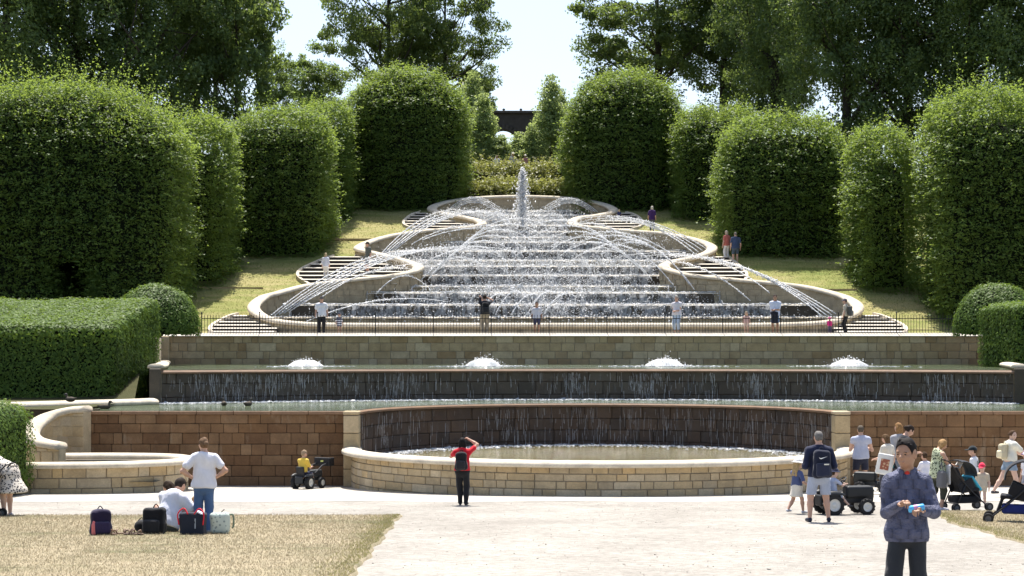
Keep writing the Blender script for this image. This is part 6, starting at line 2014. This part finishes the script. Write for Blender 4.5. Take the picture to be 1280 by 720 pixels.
def tractor(label, loc, heading, col, rimc, loader=False, sc=1.0):
    t = empty('toy_tractor', loc, label, 'toy tractor', 'ride-on toy tractors', R(heading))
    t.scale = (sc, sc, sc)
    cm, rm = plain(tuple(v * 0.6 for v in col), 0.5, spec=0.3, name='tractor_plastic'), plain(rimc, 0.45, name='tractor_rim')
    dk = plain((0.02, 0.02, 0.022), 0.6, name='tractor_dark')
    for s in (-1, 1):
        wheel(t, (s * 0.23, -0.22, 0.19), 0.19, 0.11, rm)
        wheel(t, (s * 0.20, 0.42, 0.145), 0.145, 0.09, rm)
    f = Field((-.2, -.1, .1), (.2, .75, .7), 0.012)
    f.rbox((0, 0.34, 0.40), (0.115, 0.26, 0.105), 0.05, 0).rbox((0, 0.52, 0.34), (0.105, 0.08, 0.12), 0.03, 0.02).rbox((0, 0.30, 0.25), (0.06, 0.30, 0.05), 0.02, 0.02)
    f.obj('hood', cm, t)
    MB().box((0, 0.605, 0.36), (0.15, 0.012, 0.14), bev=0.004).build('grille', dk, t)
    for s in (-1, 1):
        MB().lathe([(0.001, 0.012), (0.022, 0.01), (0.024, 0)], 12, Matrix.Translation((s * 0.07, 0.606, 0.42)) @ Matrix.Rotation(-PI / 2, 4, 'X')).build('headlight', plain((0.8, 0.8, 0.7), 0.2, name='lens'), t, True)
        f = Field((-.15, -.32, -.05), (.15, .32, .2), 0.014).ell((0, 0, 0), (0.075, 0.23, 0.10), 0)
        f.cut((0, 0, 0.02), (0, 0, -1))
        o = f.obj('mudguard', cm, t); o.location = (s * 0.22, -0.22, 0.34)
    f = Field((-.2, -.5, .15), (.2, .1, .75), 0.012)
    f.rbox((0, -0.22, 0.36), (0.14, 0.12, 0.035), 0.03, 0).rbox((0, -0.33, 0.50), (0.13, 0.03, 0.13), 0.028, 0.03, rot=rotm(0, R(12)))
    f.obj('seat', dk, t)
    MB().box((0, -0.15, 0.22), (0.22, 0.5, 0.12), bev=0.02).build('chassis', dk, t)
    MB().box((0, -0.40, 0.26), (0.26, 0.06, 0.20), bev=0.02).build('rear_panel', cm, t)
    MB().tube([(0, 0.12, 0.46), (0, 0.03, 0.58)], 0.013, 8).build('steering_column', dk, t)
    Ms = Matrix.Translation((0, 0.02, 0.59)) @ Matrix.Rotation(R(38), 4, 'X')
    mb = MB().tube([Ms @ Vector((0.105 * math.cos(a), 0.105 * math.sin(a), 0)) for a in np.linspace(0, 2 * PI, 21)], 0.012, 6)
    for a in (0.5, 2.6, 4.7): mb.tube([Ms @ Vector((0, 0, 0)), Ms @ Vector((0.1 * math.cos(a), 0.1 * math.sin(a), 0))], 0.01, 5)
    mb.build('steering_wheel', dk, t, True)
    if loader:
        for s in (-1, 1):
            MB().tube([(s * 0.16, 0.15, 0.42), (s * 0.17, 0.5, 0.62), (s * 0.17, 0.74, 0.66)], 0.02, 6).build('loader_arm', plain((0.03, 0.03, 0.032), 0.5, name='loader_black'), t)
        f = Field((-.32, .6, .45), (.32, 1.1, .95), 0.014).rbox((0, 0.84, 0.70), (0.26, 0.13, 0.12), 0.03, 0)
        f.rbox((0, 0.9, 0.76), (0.235, 0.13, 0.11), 0.02, 0, sub=True)
        f.obj('bucket', dk, t)
        MB().box((0.02, 0.70, 0.72), (0.09, 0.012, 0.045)).build('sticker', plain((0.62, 0.66, 0.20), 0.5, name='sticker'), t)
    return t

# boy on the loader tractor by the wall
pos = court(384, 611)
tr = tractor('black toy tractor with a front bucket by the brown wall', pos, -27, (0.05, 0.055, 0.06), (0.55, 0.55, 0.52), True, 1.0)
sp = tr.matrix_basis @ Vector((0, -0.23, 0.0))
person('boy in a yellow T-shirt riding the toy tractor by the brown wall', (sp.x, sp.y, sp.z), 1.24, -30, dict(hip=(0, 0, 0.375), lean=7, hyaw=-12, LF=(-0.13, 0.24, 0.10), RF=(0.13, 0.22, 0.10), RH=(0.07, 0.24, 0.49), LH=(-0.07, 0.24, 0.49), curl=1.2),
       dict(top=(0.66, 0.45, 0.07), sleeve=0.7, hem=0.0, loose=1.5, bottom=(0.025, 0.03, 0.07), leg=0.85, flare=1.2, hair=(0.28, 0.20, 0.13), shoes=(0.05, 0.05, 0.06)), 0.012, child=0.45)
# toddler on the grey tractor
pos = court(1050, 643)
tr = tractor('grey and black toy tractor in front of the round basin', pos, -78, (0.035, 0.038, 0.042), (0.62, 0.62, 0.60), False, 1.12)
sp = tr.matrix_basis @ Vector((0, -0.14, 0.0))
person('toddler in a navy sun hat riding the grey toy tractor', (sp.x, sp.y, sp.z), 0.92, -72, dict(hip=(0, 0, 0.50), lean=6, LF=(-0.2, 0.30, 0.2), RF=(0.2, 0.30, 0.2), RH=(0.08, 0.28, 0.66), LH=(-0.08, 0.28, 0.66), curl=1.2),
       dict(top=(0.42, 0.46, 0.58), sleeve=0.7, hem=0.0, bottom=(0.36, 0.4, 0.5), leg=0.9, hair=BROWNH, hat='sun', hatc=(0.018, 0.022, 0.055)), 0.012, child=0.9, skin='skin_pale')
# third tractor, near the wall, with darker rims than the others
pos = court(1100, 618)
tr = tractor('dark toy tractor between the grey shirted man and the bearded man', pos, 60, (0.03, 0.034, 0.036), (0.2, 0.2, 0.2), False, 1.1)
sp = tr.matrix_basis @ Vector((0, -0.23, 0.0))
person('child in a green top riding the dark toy tractor', (sp.x + 0.05, sp.y, sp.z), 1.05, 70, dict(hip=(0, 0, 0.45), lean=5, LF=(-0.16, 0.25, 0.14), RF=(0.16, 0.25, 0.14), RH=(0.10, 0.30, 0.60), LH=(-0.12, 0.32, 0.60)), dict(top=(0.04, 0.26, 0.22), sleeve=0.5, bottom=(0.05, 0.05, 0.06), leg=1.5, hair=(0.40, 0.30, 0.2)), 0.014, child=0.6)

def pushchair(label, loc, heading, seatc, basketc, shade=None, sc=1.0):
    """front is local +y; handles at the back"""
    t = empty('pushchair', loc, label, 'pushchair', 'pushchairs', R(heading))
    t.scale = (sc, sc, sc)
    fm = plain((0.03, 0.03, 0.033), 0.4, metal=0.3, name='pushchair_tube')
    rm = plain((0.10, 0.10, 0.105), 0.5, name='pushchair_hub')
    sm = cloth(seatc)
    for s in (-1, 1):
        mb = MB().tube(smooth_path(np.array([(s * 0.22, -0.60, 1.04), (s * 0.22, -0.50, 0.98), (s * 0.22, -0.12, 0.52), (s * 0.22, 0.36, 0.10)]), 0.05), 0.014, 7)
        mb.build('main_tube', fm, t, True)
        MB().tube([(s * 0.22, -0.14, 0.56), (s * 0.23, -0.36, 0.10)], 0.013, 7).build('rear_leg', fm, t, True)
        MB().tube([(s * 0.22, -0.62, 1.05), (s * 0.14, -0.64, 1.06)], 0.018, 7).build('handle', RUB, t, True)
        for o in (-0.028, 0.028):
            wheel(t, (s * 0.22 + o, 0.40, 0.085), 0.085, 0.032, rm, 20, False)
            wheel(t, (s * 0.23 + o, -0.38, 0.085), 0.085, 0.032, rm, 20, False)
    MB().tube([(-0.22, -0.34, 0.16), (0.22, -0.34, 0.16)], 0.011, 6).build('rear_axle', fm, t)
    f = Field((-.3, -.6, .2), (.3, .6, 1.1), 0.016)
    f.rbox((0, 0.02, 0.42), (0.19, 0.20, 0.03), 0.03, 0, rot=rotm(0, R(8)))
    f.rbox((0, -0.22, 0.66), (0.19, 0.03, 0.27), 0.03, 0.04, rot=rotm(0, R(24)))
    f.rbox((0, 0.22, 0.30), (0.17, 0.025, 0.14), 0.02, 0.04, rot=rotm(0, R(20)))
    for s in (-1, 1): f.rbox((s * 0.19, -0.10, 0.52), (0.015, 0.18, 0.11), 0.012, 0.02, rot=rotm(0, R(24)))
    f.obj('seat', sm, t)
    # folding hood
    n = 10
    V = []; F = []
    for i in range(n + 1):
        a = R(-10 + 105 * i / n)
        for k in range(9):
            x = -0.22 + 0.44 * k / 8
            r_ = 0.30 * (1 - 0.10 * (abs(x) / 0.22) ** 3)
            V.append((x, -0.18 + r_ * math.sin(a) * 1.15, 0.74 + r_ * math.cos(a)))
    V += [(x * 0.97, y * 0.985, z - 0.012) for x, y, z in V]
    m = (n + 1) * 9
    for i in range(n):
        for k in range(8):
            q = (i * 9 + k, i * 9 + k + 1, (i + 1) * 9 + k + 1, (i + 1) * 9 + k)
            F.append(q); F.append(tuple(v + m for v in q[::-1]))
    for s in (0, 8):
        for i in range(n): F.append((i * 9 + s, (i + 1) * 9 + s, (i + 1) * 9 + s + m, i * 9 + s + m))
    for i in (0, n):
        for k in range(8): F.append((i * 9 + k, i * 9 + k + 1, i * 9 + k + 1 + m, i * 9 + k + m))
    MB().add(V, F).build('hood', sm, t, True)
    f = Field((-.3, -.5, .1), (.3, .5, .5), 0.016).rbox((0, -0.06, 0.24), (0.19, 0.26, 0.08), 0.05, 0)
    f.rbox((0, -0.06, 0.29), (0.165, 0.23, 0.08), 0.04, 0, sub=True)
    f.obj('basket', cloth(basketc), t)
    if shade is not None:
        Field((-.3, -.3, .3), (.3, .4, .9), 0.016).rbox((0, 0.15, 0.56), (0.185, 0.03, 0.19), 0.025, 0, rot=rotm(0, R(38))).obj('leg_cover', cloth(shade), t)
    return t
pos = court(1207, 638)
pc = pushchair('black pushchair with a bright blue cover, beside the woman in the patterned top', pos, -72, (0.022, 0.022, 0.026), (0.014, 0.014, 0.017), (0.06, 0.42, 0.60), 1.02)
q = pc.matrix_basis @ Vector((0.05, -0.60, 0.60))
b_ = empty('hanging_bag', q, 'grey bag hanging from the handles of the near pushchair', 'bag', None, R(-72))
Field((-.2, -.12, -.3), (.2, .12, .45), 0.014).rbox((0, 0, 0.05), (0.13, 0.06, 0.18), 0.05, 0).cone((-.08, 0, .2), (0, 0, .40), .012, .012, 0.01).cone((.08, 0, .2), (0, 0, .40), .012, .012, 0.01).obj('bag', cloth((0.13, 0.13, 0.14)), b_)
q = pc.matrix_basis @ Vector((-0.02, -0.44, 0.66))
b_ = empty('hung_cloth', q, 'pale muslin hanging over the back of the near pushchair', 'cloth', None, R(-72))
Field((-.25, -.15, -.3), (.25, .15, .45), 0.016).rbox((0, 0, 0.08), (0.14, 0.022, 0.2), 0.02, 0).cone((-.1, 0.02, .26), (.1, 0.02, .27), .03, .03, 0.03).cone((-.1, -0.02, -.12), (.06, -0.02, -.16), .03, .02, 0.04).obj('cloth', cloth((0.60, 0.60, 0.62)), b_)
pos = court(1268, 654)
pushchair('black pushchair with a blue basket at the right edge', pos, 72, (0.016, 0.016, 0.019), (0.02, 0.03, 0.16), None, 1.12)
pos = court(-26, 648)
pushchair('dark pushchair cut by the left edge', pos, 95, (0.02, 0.02, 0.022), (0.02, 0.02, 0.022), None, 1.0)

# bags on the dry grass
def lawn_at(px, py):
    d = ground_d(py); return (wx(px, d), d, gz(0, d) + 0.035)
lp_ = lawn_at(126, 671)
b1 = pack('purple and black backpack standing alone at the left', lp_, R(24), 0.32, 0.40, 0.20, (0.020, 0.014, 0.040))
Field((-.06, -.06, 0), (.06, .06, .27), 0.01).cone((0, 0, .04), (0, 0, .17), .036, .034, 0).cone((0, 0, .18), (0, 0, .215), .022, .022, 0.005).obj('water_bottle', plain((0.62, 0.16, 0.16), 0.4, name='bottle_pink'), b1).location = (-0.13, -0.12, 0.0)
pack('black camera backpack behind the sitting man', lawn_at(193, 669.5), R(-14), 0.36, 0.42, 0.2, (0.010, 0.010, 0.012))
b_ = empty('tripod_case', lawn_at(177, 668), 'round black camera pouch lying beside the black backpack', 'pouch', None, 0)
Field((-.15, -.2, -.02), (.15, .2, .26), 0.012).cone((0, -.08, .105), (0, .08, .105), .10, .10, 0).obj('pouch', cloth((0.012, 0.012, 0.013)), b_)
MB().tube([(-0.06, 0, 0.19), (0, 0, 0.24), (0.06, 0, 0.19)], 0.008, 6).build('strap', RUB, b_)
# tote with red handles
b_ = empty('tote_bag', lawn_at(241, 670.5), 'dark mesh tote bag with red handles in front of the standing woman', 'bag', None, R(-8))
f = Field((-.3, -.15, -.02), (.3, .15, .4), 0.013)
f.rbox((0, 0, 0.165), (0.205, 0.085, 0.165), 0.03, 0).rbox((0, 0, 0.32), (0.215, 0.07, 0.03), 0.02, 0.03)
f.wrinkle(0.009, 20, 18, 3).cut((0, 0, 0.0), (0, 0, -1)).obj('bag', cloth((0.022, 0.026, 0.040)), b_)
for s in (-1, 1):
    MB().tube(smooth_path(np.array([(s * 0.20, -0.09, 0.16), (s * 0.215, -0.10, 0.33), (s * 0.13, -0.06, 0.42), (s * 0.05, -0.09, 0.33)]), 0.03), 0.011, 6).build('handle', plain((0.62, 0.02, 0.04), 0.6, name='red_webbing'), b_, True)
MB().box((0.07, -0.088, 0.18), (0.02, 0.006, 0.16)).build('stripe', plain((0.3, 0.32, 0.36), 0.7, name='grey_print'), b_)
MB().box((0.14, -0.02, 0.345), (0.12, 0.10, 0.02), rot=rotm(0, 0, R(25))).build('white_lining', plain((0.72, 0.74, 0.85), 0.8, name='white_lining'), b_)
b_ = empty('cool_bag', lawn_at(275, 669.5), 'pale green patterned cool bag at the right of the group', 'bag', None, R(6))
Field((-.25, -.2, -.02), (.25, .2, .4), 0.013).rbox((0, 0, 0.17), (0.155, 0.11, 0.175), 0.07, 0).wrinkle(0.010, 17, 19, 8).obj('bag', blotch_cloth((0.50, 0.56, 0.50), (0.24, 0.29, 0.28), 17, 0.30), b_)
MB().tube(smooth_path(np.array([(0.15, 0.0, 0.30), (0.21, 0.0, 0.29), (0.215, 0.0, 0.12), (0.19, 0, 0.09)]), 0.02), 0.017, 6).build('side_handle', cloth((0.20, 0.24, 0.17)), b_, True)
MB().tube([(0.02, 0, 0.34), (0.07, 0, 0.39)], 0.008, 6).build('zip_pull', RUB, b_)
# sandals
for k, (px, py, rz, c) in enumerate(((141, 671.5, 0.6, (0.10, 0.06, 0.04)), (151, 670.5, 1.9, (0.16, 0.11, 0.08)), (163, 671, 2.6, (0.09, 0.06, 0.045)), (171, 671.5, 1.2, (0.12, 0.08, 0.06)))):
    b_ = empty('sandal', lawn_at(px, py), ['brown sandal next to the purple backpack', 'brown sandal second from the purple backpack', 'brown sandal second from the camera pouch', 'brown sandal next to the camera pouch'][k], 'sandal', 'kicked off sandals', rz)
    f = Field((-.08, -.18, -.01), (.08, .18, .14), 0.009).cone((0, -.09, .02), (0, .10, .018), .038, .045, 0.0)
    f.cut((0, 0, .028), (0, 0, 1)); f.cut((0, 0, 0), (0, 0, -1)); f.obj('sole', plain(c, 0.8, name='sandal_sole'), b_)
    for y in (-0.06, 0.06):
        MB().tube([(0.05 * math.cos(a), y + 0.01 * math.sin(3 * a), 0.02 + 0.06 * math.sin(a)) for a in np.linspace(0, PI, 9)], 0.012, 6).build('strap', plain(tuple(v * 2 for v in c), 0.8, name='sandal_strap'), b_, True)

# ducks on the edges of the middle pool
DM = plain((0.07, 0.055, 0.04), 0.8, name='duck_brown'); DH = plain((0.03, 0.03, 0.028), 0.7, name='duck_dark')
for (px, py, d, rz, lab) in ((88, 507, 48.3, 70, 'duck sitting on the curved coping at left'), (131, 512, 47.6, -80, 'duck swimming near the left coping'), (280, 508.5, 50.5, 20, 'duck in front of the upper fall, left of its pair'), (310, 509, 50.3, -30, 'duck in front of the upper fall, right of its pair')):
    z = LIPZ if py > 508 else 2.36
    b_ = empty('duck', (wx(px, d), d, z), lab, 'duck', 'ducks on the pool', R(rz))
    Field((-.15, -.28, -.05), (.15, .28, .35), 0.014).ell((0, 0, .07), (.085, .17, .08), 0).cone((0, .11, .1), (0, .14, .2), .04, .032, .03).ell((0, .155, .215), (.036, .048, .038), .015).cone((0, -.14, .09), (0, -.22, .12), .035, .012, .03).obj('body', DM, b_)
    Field((-.06, .1, .1), (.06, .3, .3), 0.01).ell((0, .158, .222), (.039, .05, .036), 0).cone((0, .19, .205), (0, .235, .198), .014, .012, .006).obj('head', DH, b_)

# ------------------------------------------------------------------ turf and stones close to the camera
rg = np.random.default_rng(5)
def blades(name, label, n, xs, ds, edge, mat, hb=0.03, edge_only=False):
    x = rg.uniform(*xs, n); y = rg.uniform(*ds, n)
    if edge_only:
        x = np.array([edge(v) for v in y]) + np.abs(rg.normal(0, 0.22, n)) * (1 if xs[0] > 0 else -1) - 0.02
    else:
        e = np.array([edge(v) for v in y]); k = (x < e - 0.03) if xs[0] < 0 else (x > e + 0.03)
        x, y = x[k], y[k]
    n = len(x)
    z = 0.0445 * (46 - y) + 0.03
    a = rg.random(n) * PI * 2; h_ = hb * rg.uniform(0.5, 1.5, n); w = 0.0028 * (1 + y / 25)
    dx, dy = np.cos(a) * w, np.sin(a) * w
    lx, ly = rg.normal(0, 0.6, n) * h_, rg.normal(0, 0.6, n) * h_
    V = np.stack([np.stack([x - dx, y - dy, z], 1), np.stack([x + dx, y + dy, z], 1), np.stack([x + lx, y + ly, z + h_], 1)], 1).reshape(-1, 3)
    tag(link(name, mesh(V, np.arange(3 * n).reshape(n, 3)), mat), label, 'grass', kind='stuff')
M['straw'] = leaf_mat('dry_blade', (0.24, 0.205, 0.135), (0.40, 0.335, 0.225), (0.36, 0.30, 0.19), 0.3, 0.9, 0.1)
M['greenblade'] = leaf_mat('green_blade', (0.16, 0.16, 0.06), (0.30, 0.27, 0.12), (0.32, 0.31, 0.11), 0.35, 0.9, 0.1)
blades('dry_grass', 'short dry grass of the left lawn', 80000, (-10.6, -1.8), (18.2, 31.1), lawn_edge_left, M['straw'])
blades('dry_grass', 'short dry grass of the right lawn', 26000, (7.4, 11.0), (22.0, 32.5), lawn_edge_right, M['straw'])
blades('edge_grass', 'greener tufts along the edge of the left lawn', 3600, (-3, -1.8), (18.5, 31.1), lawn_edge_left, M['greenblade'], 0.035, True)
blades('edge_grass', 'greener tufts along the edge of the right lawn', 3500, (7, 9), (20.5, 32.4), lawn_edge_right, M['greenblade'], 0.03, True)
# tufts on the lawn slopes beside the cascade
nt = 50000
y = 79.8 + 31 * rg.random(nt)
xl = np.interp(y, np.linspace(79.5, 111, 64), [XL(v) for v in np.linspace(79.5, 111, 64)]); xr = np.interp(y, np.linspace(79.5, 111, 64), [XR(v) for v in np.linspace(79.5, 111, 64)])
sd_ = rg.random(nt) < 0.5
u = rg.random(nt) * 13
x = np.where(sd_, xl - 0.4 - u, xr + 0.4 + u)
z = np.array([lawn_z(v) for v in y]) + 0.05 * np.sin(x * 0.7 + y * 0.5) - 0.01
a = rg.random(nt) * 2 * PI; h_ = 0.07 * rg.uniform(0.5, 1.6, nt); w_ = 0.016
V = np.stack([np.stack([x - np.cos(a) * w_, y - np.sin(a) * w_, z], 1), np.stack([x + np.cos(a) * w_, y + np.sin(a) * w_, z], 1), np.stack([x + rg.normal(0, 0.5, nt) * h_, y + rg.normal(0, 0.5, nt) * h_, z + h_], 1)], 1).reshape(-1, 3)
M['slope_blade'] = leaf_mat('slope_blade', (0.15, 0.17, 0.05), (0.34, 0.31, 0.14), (0.34, 0.34, 0.10), 0.35, 0.35, 0.1)
tag(link('slope_grass', mesh(V, np.arange(3 * nt).reshape(nt, 3)), M['slope_blade']), 'short mown grass on the lawn slopes beside the cascade', 'grass', kind='stuff')
n = 2600
x = rg.uniform(-12, 13, n); y = 19 + 18 * rg.random(n) ** 1.3
P = np.stack([x, y, 0.0445 * (46 - y) + 0.004], 1)
k = ~((x < -1.9) & (y < 31.3)) & ~((x > 7.6) & (y < 32.8))
Vd, Fd = drops(P[k], 0.009, rg, (1, 1, 0.6))
tag(link('loose_gravel', mesh(Vd, Fd), stone_mat('loose_stone', [(0.36, 0.33, 0.29), (0.52, 0.48, 0.42)])), 'loose small stones on the gravel court', 'gravel', kind='stuff')
